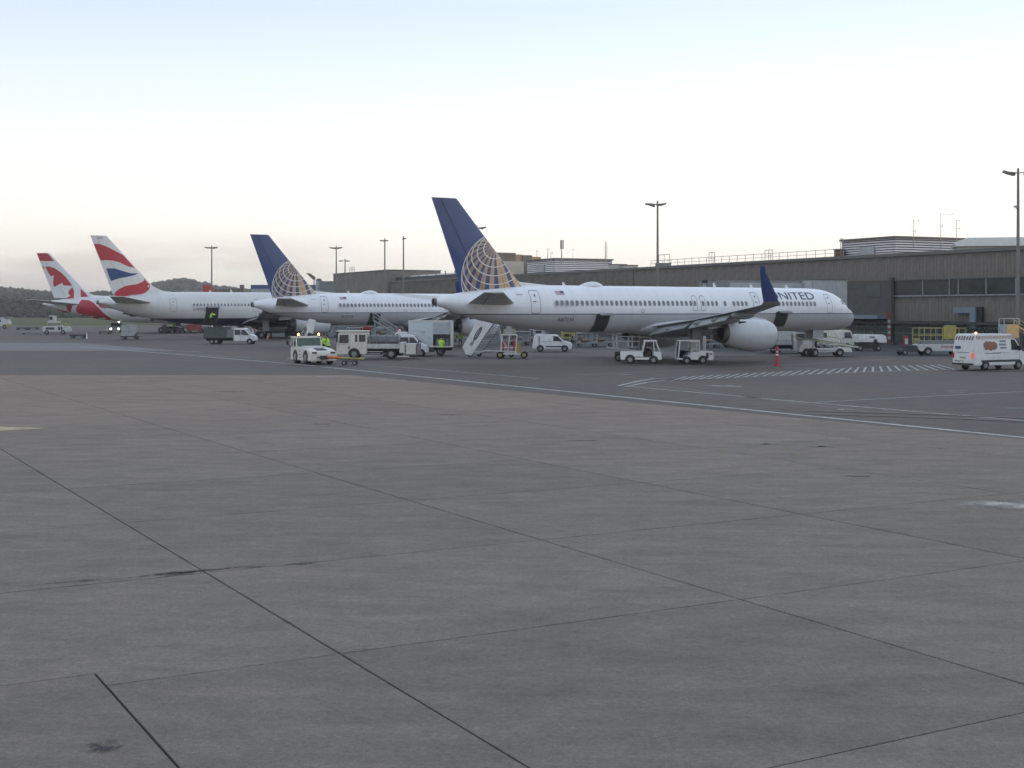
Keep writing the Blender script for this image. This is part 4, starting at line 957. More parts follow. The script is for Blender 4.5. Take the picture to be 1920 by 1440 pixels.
    # doors (outlined), cargo bays (dark lining with a raised door)
    for (x0, x1, z0, z1) in S['doors']:
        d = strip_outline(P, x0, x1, z0, z1, .035).build('door', M['greyink'], a, fixn=False)
        if x1 - x0 > .7:
            patch(P, (x0 + x1) / 2 - .07, (x0 + x1) / 2 + .07, (z0 + z1) / 2 + .42, (z0 + z1) / 2 + .62, M['pwin'], 'door_window', d, .016, 1, 1)
            patch(P, x0 + .2, x0 + .5, (z0 + z1) / 2 - .02, (z0 + z1) / 2 + .05, M['greyink'], 'door_handle', d, .018, 1, 1)
    for (x0, x1, z0, z1, up) in S['bays']:
        c = patch(P, x0, x1, z0, z1, M['hold'], 'cargo_opening', a, .012, 3, 8)
        fr_ = strip_outline(P, x0 - .05, x1 + .05, z0 - .05, z1 + .05, .07, .12).build('door_frame', M['grey'], c, fixn=False)
        f = P.smap(0); p = f((x0 + x1) / 2, z1); b = B(); L_ = up
        b.loft([[(x, p.y, p.z), (x, p.y - L_ * .55, p.z + L_ * .25), (x, p.y - L_ * .95, p.z + .02), (x, p.y - L_ * .95, p.z - .06), (x, p.y - L_ * .52, p.z + L_ * .17), (x, p.y, p.z - .08)] for x in (x0, x1)])
        b.build('raised_cargo_door', M['grey'], c)
    # roof furniture
    for (x, ln, h) in S['blades']:
        b = B(); z = P.zt(x); b.add([(x, -.03, z - .05), (x + ln, -.03, z - .05), (x + ln * .35, -.015, z + h), (x - ln * .1, -.015, z + h), (x, .03, z - .05), (x + ln, .03, z - .05), (x + ln * .35, .015, z + h), (x - ln * .1, .015, z + h)], [(0, 1, 2, 3), (7, 6, 5, 4), (1, 5, 6, 2), (4, 0, 3, 7), (3, 2, 6, 7)]); b.build('blade_antenna', M['white'], a)
    if 'dome' in S:
        x0, x1, h = S['dome']; b = B(); rows = []
        for k in range(13):
            q = k / 12; hh = (math.sin(math.pi * min(1, (q * 1.0)) ** 1.25) ** .6) if 0 < q < 1 else .02; ww = .55 * max(.05, math.sin(math.pi * q) ** .5 if 0 < q < 1 else .05)
            rows.append([(x0 + (x1 - x0) * q, ww * math.cos(math.pi * i / 10), P.ztop - .06 + (h + .06) * hh * math.sin(math.pi * i / 10)) for i in range(11)])
        b.loft(rows, closed=False, caps=False); b.build('satellite_dome', M['white'], a, smooth=2)
    # cockpit glazing
    kx = P.Ln / 7
    f = P.smap(.014); LN = P.len; zf = lambda q: P.zbot + (P.ztop - P.zbot) * q
    for poly in ([(LN - 1.72 * kx, zf(.60)), (LN - 2.25 * kx, zf(.615)), (LN - 2.30 * kx, zf(.735)), (LN - 2.02 * kx, zf(.725)), (LN - 1.8 * kx, zf(.67))],
                 [(LN - 2.35 * kx, zf(.62)), (LN - 2.95 * kx, zf(.635)), (LN - 2.85 * kx, zf(.73)), (LN - 2.4 * kx, zf(.74))]):
        decal(poly, f, 'cockpit_window', M['pwin'], a, .3)
    b = B(); hh = .0
    for sgn in (-1, 1):
        b.add([(LN - 1.52 * kx, sgn * .03, zf(.612) + .01), (LN - 1.60 * kx, sgn * P.w * .36, zf(.612)), (LN - 1.98 * kx, sgn * P.w * .34, zf(.735) - .06), (LN - 1.92 * kx, sgn * .03, zf(.735) + .01)], [(0, 1, 2, 3)])
    b.build('windscreen', M['pwin'], a, fixn=False)
    return a, fin
M['wsur'] = mat('window_surround', (.60, .60, .62), .4); M['lampd'] = mat('navigation_light_lit', (1, .72, .45), .3, emit=14)
TH = math.atan2(F, 3893); XD = Vector((math.cos(TH), math.sin(TH)))
S757 = dict(ek=.86, ez=.16, fus='fusU', finm='globe', fin_root=(2.55, 8.75, 5.8), fin_tip=(-.35, 1.95, 13.48), fin_th=.62, dorsal_top=7.15, dorsal_x=11.2,
    stab_root=(2.7, 7.3, 5.0, .4), stab_tip=(-.05, 1.65, 5.85, 7.6),
    wing=[(20.6, 29.6, 3.05, 3.25, .5, 1.15), (20.8, 28.6, 3.1, 3.3, 1.9, 1.0), (21.0, 25.9, 3.65, 3.85, 6.5, .62), (18.9, 22.4, 4.25, 4.4, 13.0, .36), (17.3, 19.15, 4.85, 4.9, 18.6, .2)],
    winglet=[(17.1, 18.65, 5.15, 19.2, .16), (16.62, 17.9, 6.0, 19.5, .13), (16.25, 16.85, 7.3, 19.75, .08), (16.25, 16.7, 7.75, 19.82, .05)],
    blend=[(17.3, 19.15, 4.87, 18.6, .18), (17.22, 19.1, 4.95, 18.95, .17), (17.1, 18.65, 5.15, 19.2, .16)],
    canoes=[(21.4, 4.1, 3.25, 3.6), (20.8, 8.2, 3.75, 3.4), (19.9, 11.4, 4.05, 3.0), (18.9, 14.6, 4.45, 2.4)],
    flaps=[(2.0, 6.2, 21.1, 21.3, 3.15, 3.6, 1.1), (6.9, 13.6, 21.0, 19.0, 3.75, 4.3, .8)],
    eng=dict(y=6.5, cowl=[(24.4, .92, 2.42), (25.2, 1.12, 2.36), (26.4, 1.32, 2.27), (27.8, 1.42, 2.2), (29.2, 1.40, 2.17), (30.1, 1.29, 2.16), (30.45, 1.19, 2.16)],
             lip=[(30.45, 1.193, 2.16), (30.62, 1.10, 2.16), (30.66, 1.03, 2.16), (30.55, .97, 2.16), (30.1, .94, 2.16), (29.2, .95, 2.16)],
             noz=[(24.41, .915, 2.42), (23.8, .80, 2.44), (23.8, .76, 2.44), (24.9, .70, 2.42)], hole=(24.5, .76, 2.43), fan=(29.25, .95, 2.16),
             pylon=[(22.8, 2.9, 3.5, .6), (25, 3.1, 3.95, 1), (27.5, 3.35, 4.0, 1), (29.2, 3.3, 3.75, .8), (30.0, 3.2, 3.4, .3)], hatch=(25.9, 3.35)),
    gear=(23.3, 3.66, .52, 1), fair=(18.5, 31.5, 3.1, 2.02), nose_gear=41.6, winz=5.1,
    wins=[10.48 + .511 * k for k in range(29)] + [25.28, 26.22, 26.8, 27.3, 27.8, 28.8, 29.85, 30.35, 30.85, 31.35] + [33.9 + .508 * k for k in range(13)],
    doors=[(8.1, 9.0, 4.25, 6.15), (25.0, 25.56, 4.45, 5.8), (25.94, 26.5, 4.45, 5.8), (32.2, 33.0, 4.3, 6.15), (41.6, 42.4, 4.25, 6.05), (19.2, 19.6, 4.28, 4.6)],
    bays=[(14.5, 15.9, 2.72, 4.12, .62), (35.0, 36.5, 3.0, 4.3, .62)], blades=[(12.3, .35, .28), (29.0, .4, .4), (33.5, .4, .32), (38.0, .4, .3)], dome=(14.0, 16.5, .36))
S767 = dict(fus='fusB', finm='fusB', fin_root=(2.25, 9.6, 6.9), fin_tip=(-1.2, 1.25, 15.85), fin_th=.8, dorsal_top=8.4, dorsal_x=11.6,
    stab_root=(2.6, 8.6, 5.55, .5), stab_tip=(-.9, 1.1, 6.5, 9.3),
    wing=[(22.5, 34.5, 3.0, 3.3, .5, 1.5), (22.7, 33.3, 3.05, 3.35, 2.5, 1.35), (23.0, 29.6, 3.7, 3.95, 8.0, .8), (19.8, 24.0, 4.4, 4.6, 16.5, .45), (16.9, 19.1, 5.0, 5.1, 23.6, .22)],
    canoes=[(23.5, 5.1, 3.2, 4.2), (22.6, 10.0, 3.85, 3.8), (21.2, 14.5, 4.3, 3.4)],
    flaps=[(2.6, 7.6, 23.1, 23.2, 3.1, 3.7, 1.2), (8.4, 17, 22.9, 19.9, 3.8, 4.4, .9)],
    eng=dict(y=7.9, cowl=[(28.6, 1.05, 2.25), (29.4, 1.25, 2.2), (30.6, 1.42, 2.1), (32.0, 1.5, 2.05), (33.4, 1.45, 2.05), (34.3, 1.32, 2.05)],
             lip=[(34.3, 1.323, 2.05), (34.5, 1.2, 2.05), (34.4, 1.1, 2.05), (33.2, 1.08, 2.05)], noz=[(28.62, 1.04, 2.25), (27.6, .7, 2.3), (27.6, .66, 2.3), (28.7, .6, 2.3)], hole=(28.0, .62, 2.3), fan=(33.2, 1.08, 2.05),
             pylon=[(26.0, 2.9, 3.6, .6), (29, 3.1, 4.0, 1), (32, 3.35, 4.0, 1), (34, 3.3, 3.6, .4)], hatch=(30, 3.3)),
    gear=(24.8, 4.65, .58, 1), fair=(20, 36.5, 2.75, 2.7), nose_gear=47.4, winz=5.33,
    wins=[14.15 + .56 * k for k in range(17)] + [27 + .56 * k for k in range(30)],
    doors=[(10.45, 11.5, 4.3, 6.25), (23.9, 24.8, 4.3, 6.2)], bays=[(16.05, 18.1, 2.45, 4.9, .9)], blades=[(17.5, .4, .3), (21.0, .4, .45)])
def fin_map(S, off=.012):
    fr, ft = S['fin_root'], S['fin_tip']
    def f(x, z, d=0):
        q = (z - fr[2]) / (ft[2] - fr[2]); te = fr[0] + (ft[0] - fr[0]) * q; le = fr[1] + (ft[1] - fr[1]) * q; th = S['fin_th'] * (1 - q) + .16 * q
        s_ = max(.045, min(.985, (le - x) / (le - te))); x = le - (le - te) * s_; return Vector((x, -(th / 2 * lerp(NACA, s_)) - off - d, z))
    return f
def place(a_px, s0):              # tail end seen at column a_px with s0 pixels per metre
    D = F / s0; return Vector(((a_px - 960) * D / F, D))
def px2l(pos, px, y, off=0, XD=XD):       # photo point -> (distance along the aircraft, height) in its centre plane
    xx = px - 960; l_ = (xx * pos.y - F * pos.x) / (F * XD.x - xx * XD.y); D = pos.y + XD.y * l_; return l_, zat(y, D) - GZ
# nearest airliner
pos1 = place(816, 23.6)
pl1, fin1 = airliner(P757, 'airliner', 'nearest white airliner with the largest blue globe tail and a blue winglet', pos1, TH, S757)
def uni_marks(a, fin, reg):
    text_obj('UNITED', 1, 'lettering', M['ink'], a, fit=(5.6, .86), cuts=8, mapf=lambda x, y, z: P757.smap(.014)(34.62 + x, P757.zbot + 2.04 + 2.04 * math.sin(R(27.5) + y / 2.0 * 1.0)))
    text_obj(reg, 1, 'registration', M['ink'], a, fit=(1.5, .36), cuts=3, mapf=lambda x, y, z: P757.smap(.014)(10.75 + x + y * .12, 3.56 + y))
    text_obj(reg, 1, 'small_registration', M['greyink'], a, fit=(.55, .12), mapf=lambda x, y, z: P757.smap(.014)(6.9 + x, 5.72 + y))
    f = P757.smap(.014)
    fl = decal([(10.6, 6.1), (10.7, 5.78), (11.5, 5.78), (11.5, 6.1)], f, 'flag', M['flagw'], a, .2)
    for k in range(4): decal([(10.62 + .02 * k, 6.09 - .08 * k), (10.63 + .02 * k, 6.055 - .08 * k), (11.5, 6.055 - .08 * k), (11.5, 6.09 - .08 * k)], P757.smap(.018), 'stripe', M['flagr'], fl, .3)
    decal([(11.13, 6.1), (11.13, 5.94), (11.5, 5.94), (11.5, 6.1)], P757.smap(.022), 'canton', M['ink'], fl, .2)
M['flagw'] = mat('flag_white', (.6, .58, .58)); M['flagr'] = mat('flag_red', (.42, .12, .14))
uni_marks(pl1, fin1, 'N67134')
pos2 = place(474, 15.85)
pl2, fin2 = airliner(P757, 'airliner', 'second white airliner with blue globe tail, partly hidden behind the nearest one', pos2, TH, S757)
uni_marks(pl2, fin2, 'N12114')
# third: white over navy, waved flag tail
posB = place(184, 12.33)
pl3, fin3 = airliner(P767, 'airliner', 'white airliner with navy belly and red, white and blue waved fin', posB, TH, S767)
fB = fin_map(S767, .014)
def pp(pos, L_, h=XD): return [px2l(pos, *q, XD=h) for q in L_]
decal(pp(posB, [(175, 457), (186, 457.5), (200, 462.5), (218, 472), (233, 479.5), (245, 492), (256, 503), (240, 500), (225, 492.5), (210, 488.5), (200, 487.8), (189, 488.3), (181, 470)]), fB, 'red_wave', M['aired'], fin3)
decal(pp(posB, [(199, 503), (215, 503.5), (230, 508.5), (245, 512.5), (259, 512.5), (248, 517), (236, 519.5), (225, 521.3), (208, 526.5), (203, 515)]), fB, 'blue_wave', M['aiblue'], fin3)
decal(pp(posB, [(214, 551), (218, 545.5), (226, 540), (236, 535.8), (255, 533), (267, 528), (273, 522.5), (283.5, 532), (278, 543), (269, 550), (258, 552), (245, 552.3), (236, 555.5), (228, 558), (217, 556)]), fB, 'red_wave', M['aired'], fin3)
text_obj('WZ', 1, 'fin_letters', M['greyink'], fin3, fit=(.75, .32), mapf=lambda x, y, z: fB(-.1 + x, 15.3 + y))
text_obj('G-BNWZ', 1, 'registration', M['greyink'], pl3, fit=(1.9, .42), cuts=3, mapf=lambda x, y, z: P767.smap(.016)(14.05 + x, 4.45 + y))
# fourth: red and white with a leaf
posR = place(80, 9.43); TR4 = R(4); XR = Vector((math.cos(TR4), math.sin(TR4)))
SR = dict(S767); SR.update(fus='fusR', finm='fusR', bays=[(17.5, 18.6, 3.2, 4.4, .3)], engm='engine')
pl4, fin4 = airliner(P767, 'airliner', 'farthest left airliner with red tail tip and white maple leaf on red', posR, TR4, SR)
fR = fin_map(SR, .014); cc_ = lambda L_: pp(posR, [(x / 6, 430 + y / 6) for x, y in L_], XR)
decal(cc_([(404, 269), (532, 269), (560, 295), (612, 358), (440, 356)]), fR, 'red_tip', M['aired'], fin4)
decal(cc_([(510, 420), (560, 418), (620, 440), (690, 485), (750, 545), (795, 600), (816, 635), (715, 630), (706, 600), (608, 650), (598, 600), (608, 518), (570, 528), (540, 480)]), fR, 'red_field', M['aired'], fin4)
decal(cc_([(820, 650), (838, 700), (835, 770), (818, 810), (805, 850), (735, 846), (705, 800), (762, 768), (800, 748), (772, 722), (780, 690)]), fR, 'red_field', M['aired'], fin4)
decal(cc_([(465, 420), (500, 420), (482, 452)]), fR, 'red_field', M['aired'], fin4)
fS = P767.smap(.016)
decal(cc_([(910, 668), (960, 712), (1010, 772), (960, 778), (915, 772)]), fR, 'red_patch', M['aired'], fin4)
def side_pts(L_):                 # photo points on the flank of the fourth airliner
    o = []
    off = Vector((XR.y, -XR.x)) * 2.3; p = posR + off
    for x, y in L_:
        l_, z = px2l(p, x / 6, 430 + y / 6, XD=XR); o.append((l_, z))
    return o
def clampz(P, L_): return [(x, max(P.zb(x) + .04, min(P.zt(x) - .06, z))) for x, z in L_]
decal(clampz(P767, side_pts([(905, 790), (1000, 800), (1060, 835), (1110, 885), (1170, 950), (1250, 1010), (1340, 1060), (1280, 1075), (1130, 1060), (980, 1030), (845, 985), (845, 890)])), fS, 'red_flank', M['aired'], pl4, .4)
decal(clampz(P767, side_pts([(1105, 850), (1120, 815), (1160, 795), (1210, 788), (1250, 800), (1250, 880), (1170, 890), (1120, 875)])), fS, 'red_roundel', M['aired'], pl4, .4)
decal(clampz(P767, side_pts([(520, 880), (640, 905), (770, 925), (770, 985), (640, 960), (545, 915)])), fS, 'red_tail_cone', M['aired'], pl4, .4)
decal(clampz(P767, side_pts([(730, 850), (808, 850), (785, 930), (745, 930)])), fS, 'red_flank', M['aired'], pl4, .4)
# far aircraft: only its red fin shows above a fuselage
c = AT(389, 430); t = thing('far_airliner', 'distant red airliner fin poking above the white fuselage roof near a mast', 'airliner', (c.x - 5, c.y, GZ), .2)
b = B(); b.loft([foil(9.2, 3.0, 7, 7, .6, lambda x, z, tt: (x, tt, z)), foil(6.2, 3.4, zat(534, 430), zat(534, 430), .2, lambda x, z, tt: (x, tt, z))]); b.build('fin', M['aired'], t, smooth=True)
b = B(); b.loft([[(x, r * math.cos(2 * math.pi * i / 16), z + r * math.sin(2 * math.pi * i / 16)) for i in range(16)] for x, r, z in ((0, .3, 5.5), (5, 1.2, 4.9), (12, 1.9, 4.6), (30, 1.9, 4.6), (35, 1.2, 4.4), (37, .2, 4.1))]); b.build('fuselage', M['white'], t, smooth=2)
b = B(); b.prism([(4.3, 8.4), (5.6, 8.2), (6.4, 9.2), (5.3, 9.8)], .3); b.build('white_emblem', M['white'], t)
b = B(); b.cyl((16, 2, 0), (16, 2, 3), .2); b.cyl((16, -2, 0), (16, -2, 3), .2); b.cyl((31, 0, 0), (31, 0, 3.2), .15); b.build('gear', M['grey'], t)
b = B(); b.loft([foil(19, 14, 4, 4, .6, lambda x, z, tt: (x, -1.5, z + tt)), foil(13, 11.5, 4.9, 4.9, .2, lambda x, z, tt: (x, -15, z + tt))]); b.loft([foil(19, 14, 4, 4, .6, lambda x, z, tt: (x, 1.5, z + tt)), foil(13, 11.5, 4.9, 4.9, .2, lambda x, z, tt: (x, 15, z + tt))]); b.build('wings', M['wingp'], t)
# ================================================================== GROUND VEHICLES
def vthing(name, label, cat, px, py, head, group=None):
    p = G(px, py, 0); return thing(name, label, cat, (p.x, p.y, GZ), R(head), group)
def yf(w, zs, k):                # half width narrowing above zs
    return lambda z: w if z <= zs else w - (z - zs) * k
def pane(pts, g, sgn, mi='glass', name='window', parent=None, off=.012, th=.02):
    b = B(); n = len(pts)
    vs = [(x, sgn * (g(z) + off), z) for x, z in pts] + [(x, sgn * (g(z) - th), z) for x, z in pts]
    b.add(vs, [tuple(range(n)), tuple(reversed(range(n, 2 * n)))] + [(i, (i + 1) % n, n + (i + 1) % n, n + i) for i in range(n)])
    return b.build(name, M[mi], parent)
def screen(p0, p1, g, name, parent, m='glass', k=.88, off=.02):
    """glass between two outline points, across the width"""
    (x0, z0), (x1, z1) = p0, p1; d = Vector((z1 - z0, 0, -(x1 - x0))).normalized() * off
    if d.x * (1 if (x0 + x1) > 0 else -1) < 0: d = -d
    b = B(); a = [Vector((x0, -g(z0) * k, z0)) + d, Vector((x0, g(z0) * k, z0)) + d, Vector((x1, g(z1) * k, z1)) + d, Vector((x1, -g(z1) * k, z1)) + d]
    b.add(a + [q - d * 2 for q in a], [(0, 1, 2, 3), (7, 6, 5, 4), (0, 4, 5, 1), (1, 5, 6, 2), (2, 6, 7, 3), (3, 7, 4, 0)]); return b.build(name, M[m], parent)
def lamp(parent, x, y, z, m, name='headlight', s=(.06, .2, .14)): b = B(); b.box((x, y, z), s); return b.build(name, M[m], parent, bevel=.015)
def axle(t, x, w, r=.33, ww=.22, rim='rim', arch=True):
    for s in (-1, 1):
        o = wheel(t, x, s * (w - ww / 2 + .01), r, ww, rim)
        if arch:
            b = B(); n = 10; ring = [(x + (r + .07) * math.cos(math.pi * k / n), (r + .07) * math.sin(math.pi * k / n) + r) for k in range(n + 1)]
            b.add([(a, s * (w + .012), c) for a, c in ring] + [(a, s * (w - .25), c) for a, c in ring], [tuple(range(n + 1))] + [(k, k + 1, n + 2 + k, n + 1 + k) for k in range(n)]); b.build('wheel_arch', M['black'], t)
def door_lines(t, g, L_, m='black'):
    for s in (-1, 1):
        b = B()
        for (x0, z0, x1, z1) in L_:
            wd = .012; b.add([(x0 - wd, s * (g(z0) + .006), z0 - (wd if z0 == z1 else 0)), (x1 + (wd if z0 == z1 else -wd), s * (g(z1) + .006), z1 - (wd if z0 == z1 else 0)), (x1 + wd, s * (g(z1) + .006), z1 + (wd if z0 == z1 else 0)), (x0 + (wd if z0 != z1 else -wd), s * (g(z0) + .006), z0 + (wd if z0 == z1 else 0))], [(0, 1, 2, 3)])
        b.build('door_seam', M[m], t, fixn=False)
# ---- small white van (side on, nose right) in front of the nearest fuselage
def small_van():
    t = vthing('small_van', 'small white panel van with red edged rear, parked side on below the nearest fuselage', 'van', 1036, 658.5, -4)
    g = yf(.9, 1.0, .13)
    prof = [(-2.15, .32), (-2.18, .6), (-2.12, 1.1), (-1.98, 1.78), (-1.8, 1.86), (.2, 1.86), (.55, 1.8), (1.3, 1.14), (1.95, .98), (2.12, .8), (2.15, .4), (2.1, .3)]
    b = B(); b.prism(prof, g); b.build('body', M['white'], t, bevel=.05)
    for s in (-1, 1):
        pane([(.12, 1.16), (1.08, 1.14), (.62, 1.66), (.12, 1.70)], g, s, parent=t)
        b = B(); b.b2(-.7, 1.0, s * .905 - .015, s * .905 + .015, .5, .62); b.build('rubbing_strip', M['black'], t)
        b = B(); b.box((.95, s * 1.0, 1.18), (.1, .16, .2)); b.build('mirror', M['black'], t, bevel=.02)
        lamp(t, 1.98, s * .68, .82, 'lgrey'); lamp(t, -2.14, s * .82, 1.15, 'tail', 'tail_lamp', (.1, .1, .5))
    screen((1.28, 1.16), (.6, 1.76), g, 'windscreen', t); screen((-2.1, 1.2), (-2.0, 1.66), g, 'rear_window', t, 'greenglass', .8)
    door_lines(t, g, [(.05, .45, .05, 1.78), (-1.0, .5, -1.0, 1.75), (1.08, .6, 1.08, 1.1), (-1.0, 1.12, .05, 1.12)])
    b = B(); b.b2(-2.2, -2.14, -.85, .85, .32, .55); b.b2(2.1, 2.2, -.8, .8, .3, .55); b.build('bumper', M['dark'], t, bevel=.02)
    b = B(); b.b2(-1.45, -1.39, -.93, .93, .55, 1.7); b.build('red_band', M['red'], t)
    axle(t, 1.35, .9); axle(t, -1.3, .9)
    b = B(); b.box((-.9, 0, 1.9), (.25, .9, .08)); b.build('beacon_bar', M['lgrey'], t)
    return t
small_van()
# ---- large high-roof van at right edge, tail lit
def high_van():
    t = vthing('high_roof_van', 'white high roof van with striped top edge and lit tail lamp at the right edge', 'van', 1856, 692, 30)
    g = yf(1.0, 1.5, .10)
    prof = [(-2.95, .38), (-2.98, .8), (-2.92, 1.6), (-2.80, 2.62), (-2.62, 2.74), (1.2, 2.72), (1.62, 2.6), (2.32, 1.52), (2.85, 1.22), (2.98, .9), (2.98, .45), (2.9, .35)]
    b = B(); b.prism(prof, g); b.build('body', M['white'], t, bevel=.06)
    for s in (-1, 1):
        pane([(1.2, 1.5), (2.22, 1.5), (1.62, 2.28), (1.2, 2.3)], g, s, parent=t)
        b = B(); b.b2(-2.1, 2.1, s * 1.0 - .02, s * 1.0 + .02, .62, .78); b.build('rubbing_strip', M['dark'], t)
        b = B(); b.box((1.95, s * 1.14, 1.62), (.12, .2, .36)); b.build('mirror', M['black'], t, bevel=.03)
        lamp(t, -2.96, s * .9, 1.12, 'taillit' if s == -1 else 'tail', 'tail_lamp', (.1, .17, .4)); lamp(t, 2.9, s * .8, .98, 'lgrey', s=(.16, .3, .2))
        # picture blob, coloured chequered band and lines of print on the flank
        for k in range(26): x = -2.55 + k * .165; pane([(x, 2.34), (x + .1, 2.34), (x + .06, 2.6), (x - .04, 2.6)], g, s, 'bandp', 'stripe', t, .006, 0)
        rr_ = random.Random(5)
        for k in range(3):
            cx = -1.5 + k * .42; pts = [(cx + .32 * math.cos(a) * rr_.uniform(.8, 1.1), 1.85 + .36 * math.sin(a) * rr_.uniform(.8, 1.1)) for a in [R(36 * q) for q in range(10)]]
            pane(pts, g, s, ('brownp', 'brownp2', 'brownp')[k], 'picture', t, .006 + .002 * k, 0)
    f = lambda w, h, x0, z0: (lambda x, y, z: Vector((x0 + x, -(g(z0 + y)) - .012, z0 + y)))
    for (s_, w, h, x0, z0) in (('CABIN', .62, .13, -.05, 2.12), ('SUPPORT', .78, .15, -.12, 1.86), ('SERVICE', .64, .13, -.03, 1.62)):
        b = B(); rr_ = random.Random(len(s_)); x = 0
        while x < w:                       # unreadable print, as blurred in the photo: short strokes
            d = rr_.uniform(.05, .1); b.add([(x0 + x, -g(z0) - .012, z0), (x0 + x + d, -g(z0) - .012, z0), (x0 + x + d, -g(z0 + h) - .012, z0 + h * rr_.uniform(.6, 1)), (x0 + x, -g(z0 + h) - .012, z0 + h)], [(0, 1, 2, 3)]); x += d + .035
        b.build('print', M['ink'], t, fixn=False)
    b = B(); [b.add([(x, -g(1.2) - .012, 1.26), (x + .16, -g(1.2) - .012, 1.26), (x + .16, -g(1.2) - .012, 1.31), (x, -g(1.2) - .012, 1.31)], [(0, 1, 2, 3)]) for x in [-1.7 + .2 * k for k in range(9)]]; b.build('print', M['greyink'], t, fixn=False)
    # rear doors
    b = B(); zr = lambda z: -2.92 + (z - 1.6) * .118 if z > 1.6 else -2.98 + max(0, z - .8) * .075
    for y in (-.01,): b.add([(zr(.6) - .012, y, .6), (zr(.6) - .012, y + .025, .6), (zr(2.6) - .012, y + .025, 2.6), (zr(2.6) - .012, y, 2.6)], [(0, 1, 2, 3)])
    b.build('door_seam', M['black'], t, fixn=False)
    for k in range(7):
        y = -.82 + k * .25; b = B(); b.add([(zr(2.28) - .015, y, 2.28), (zr(2.28) - .015, y + .13, 2.28), (zr(2.58) - .015, y + .02, 2.58), (zr(2.58) - .015, y - .11, 2.58)], [(0, 1, 2, 3)]); b.build('rear_chevron', M['chevp'], t, fixn=False)
    b = B(); b.box((-2.95, .48, 1.72), (.02, .5, .2)); b.build('rear_print', M['ink'], t); b = B(); b.box((-2.98, 0, .98), (.03, .5, .1)); b.build('plate', M['yellow'], t); b = B(); b.box((-2.95, .05, 1.36), (.02, 1.2, .035)); b.build('rear_print', M['greyink'], t)
    b = B(); b.box((-2.98, .45, .72), (.03, .6, .05)); b.build('rear_print', M['greyink'], t)
    b = B(); b.b2(-3.1, -2.9, -.95, .95, .42, .56); b.b2(2.85, 3.06, -.95, .95, .4, .7); b.build('bumper', M['dark'], t, bevel=.03)
    screen((2.3, 1.54), (1.66, 2.52), g, 'windscreen', t)
    door_lines(t, g, [(1.14, .5, 1.14, 2.5), (-.9, .8, -.9, 2.5), (2.1, .7, 2.1, 1.45), (-.9, 1.32, 1.14, 1.32)], 'grey')
    axle(t, 2.0, 1.0, .35, .24); axle(t, -1.65, 1.0, .35, .24)
    b = B(); b.cyl((-2.0, -.4, 2.74), (-2.0, -.4, 2.86), .07, n=8); b.build('beacon', M['amber'], t)
    b = B(); b.cyl((-1.5, .3, 2.73), (-1.5, .3, 2.8), .07, n=8); b.build('roof_vent', M['lgrey'], t)
M['bandp'] = mat('tan_checker_print', (.42, .27, .20), .5, var=.3); M['brownp'] = mat('brown_picture_print', (.28, .16, .12), .5, var=.5, vs_=5); M['brownp2'] = mat('rust_picture_print', (.34, .13, .08), .5, var=.5, vs_=5); M['chevp'] = mat('mauve_chevron_print', (.22, .10, .12), .5)
high_van()
# ---- crew cab tipper, nose right
def crew_truck():
    t = vthing('crew_cab_truck', 'white crew cab truck with grey green mesh sided body, left of the second airliner', 'truck', 430, 644.5, -3)
    g = yf(.98, 1.1, .12)
    b = B(); b.prism([(.8, .42), (.8, 2.02), (.95, 2.12), (2.1, 2.12), (2.35, 2.04), (3.05, 1.28), (3.5, 1.05), (3.62, .8), (3.62, .42)], g); b.build('cab', M['white'], t, bevel=.05)
    for s in (-1, 1):
        pane([(.95, 1.25), (1.72, 1.25), (1.72, 1.9), (.95, 1.9)], g, s, parent=t); pane([(1.85, 1.25), (2.85, 1.2), (2.3, 1.88), (1.85, 1.9)], g, s, parent=t)
        lamp(t, 3.55, s * .75, .95, 'lgrey', s=(.14, .26, .2)); b = B(); b.box((2.7, s * 1.13, 1.36), (.1, .18, .28)); b.build('mirror', M['black'], t, bevel=.02)
    door_lines(t, g, [(1.78, .5, 1.78, 1.98), (2.9, .6, 2.9, 1.2), (1.6, 1.1, 1.72, 1.1)])
    screen((3.0, 1.34), (2.4, 1.98), g, 'windscreen', t)
    b = B(); b.b2(-3.1, .75, -1.0, 1.0, .75, .9); b.b2(-3.0, 3.2, -.42, .42, .45, .75); b.build('chassis', M['chassis'], t)
    for s in (-1, 1):
        b = B(); b.b2(-3.1, -.1, s * 1.0 - .02, s * 1.0 + .02, .9, 2.22)
        for k in range(9): x = -3.1 + k * .375; b.b2(x - .03, x + .03, s * 1.04 - .03, s * 1.04 + .03, .85, 2.26)
        b.b2(-3.13, -.07, s * 1.04 - .035, s * 1.04 + .035, 2.2, 2.27); b.b2(-3.13, .76, s * 1.04 - .03, s * 1.04 + .03, .82, .93); b.build('mesh_side', M['meshp'], t)
        b = B(); b.b2(-.05, .72, s * 1.0 - .03, s * 1.0 + .03, .9, 1.95); b.build('side_panel', M['grey'], t)
    b = B(); b.b2(-3.12, -3.05, -1, 1, .85, 2.2); b.build('tailboard', M['meshp'], t)
    b = B(); b.b2(.68, .76, -1, 1, .9, 2.2); b.build('headboard', M['lgrey'], t)
    b = B(); rr_ = random.Random(3)
    for k in range(14): b.box((rr_.uniform(-2.7, -.4), rr_.uniform(-.7, .7), rr_.uniform(1.1, 1.9)), (.6, .5, .4), 0, rr_.uniform(0, 3))
    b.build('load', M['dark'], t)
    lamp(t, -3.16, -.85, .8, 'tail', 'tail_lamp'); lamp(t, -3.16, .85, .8, 'tail', 'tail_lamp')
    axle(t, 2.95, .98, .35, .24); axle(t, -1.5, .98, .35, .3, arch=False); axle(t, -2.1, .98, .35, .3, arch=False)
M['meshp'] = mat('grey_green_mesh', (.11, .125, .115), .7, var=.4, vs_=6)
crew_truck()
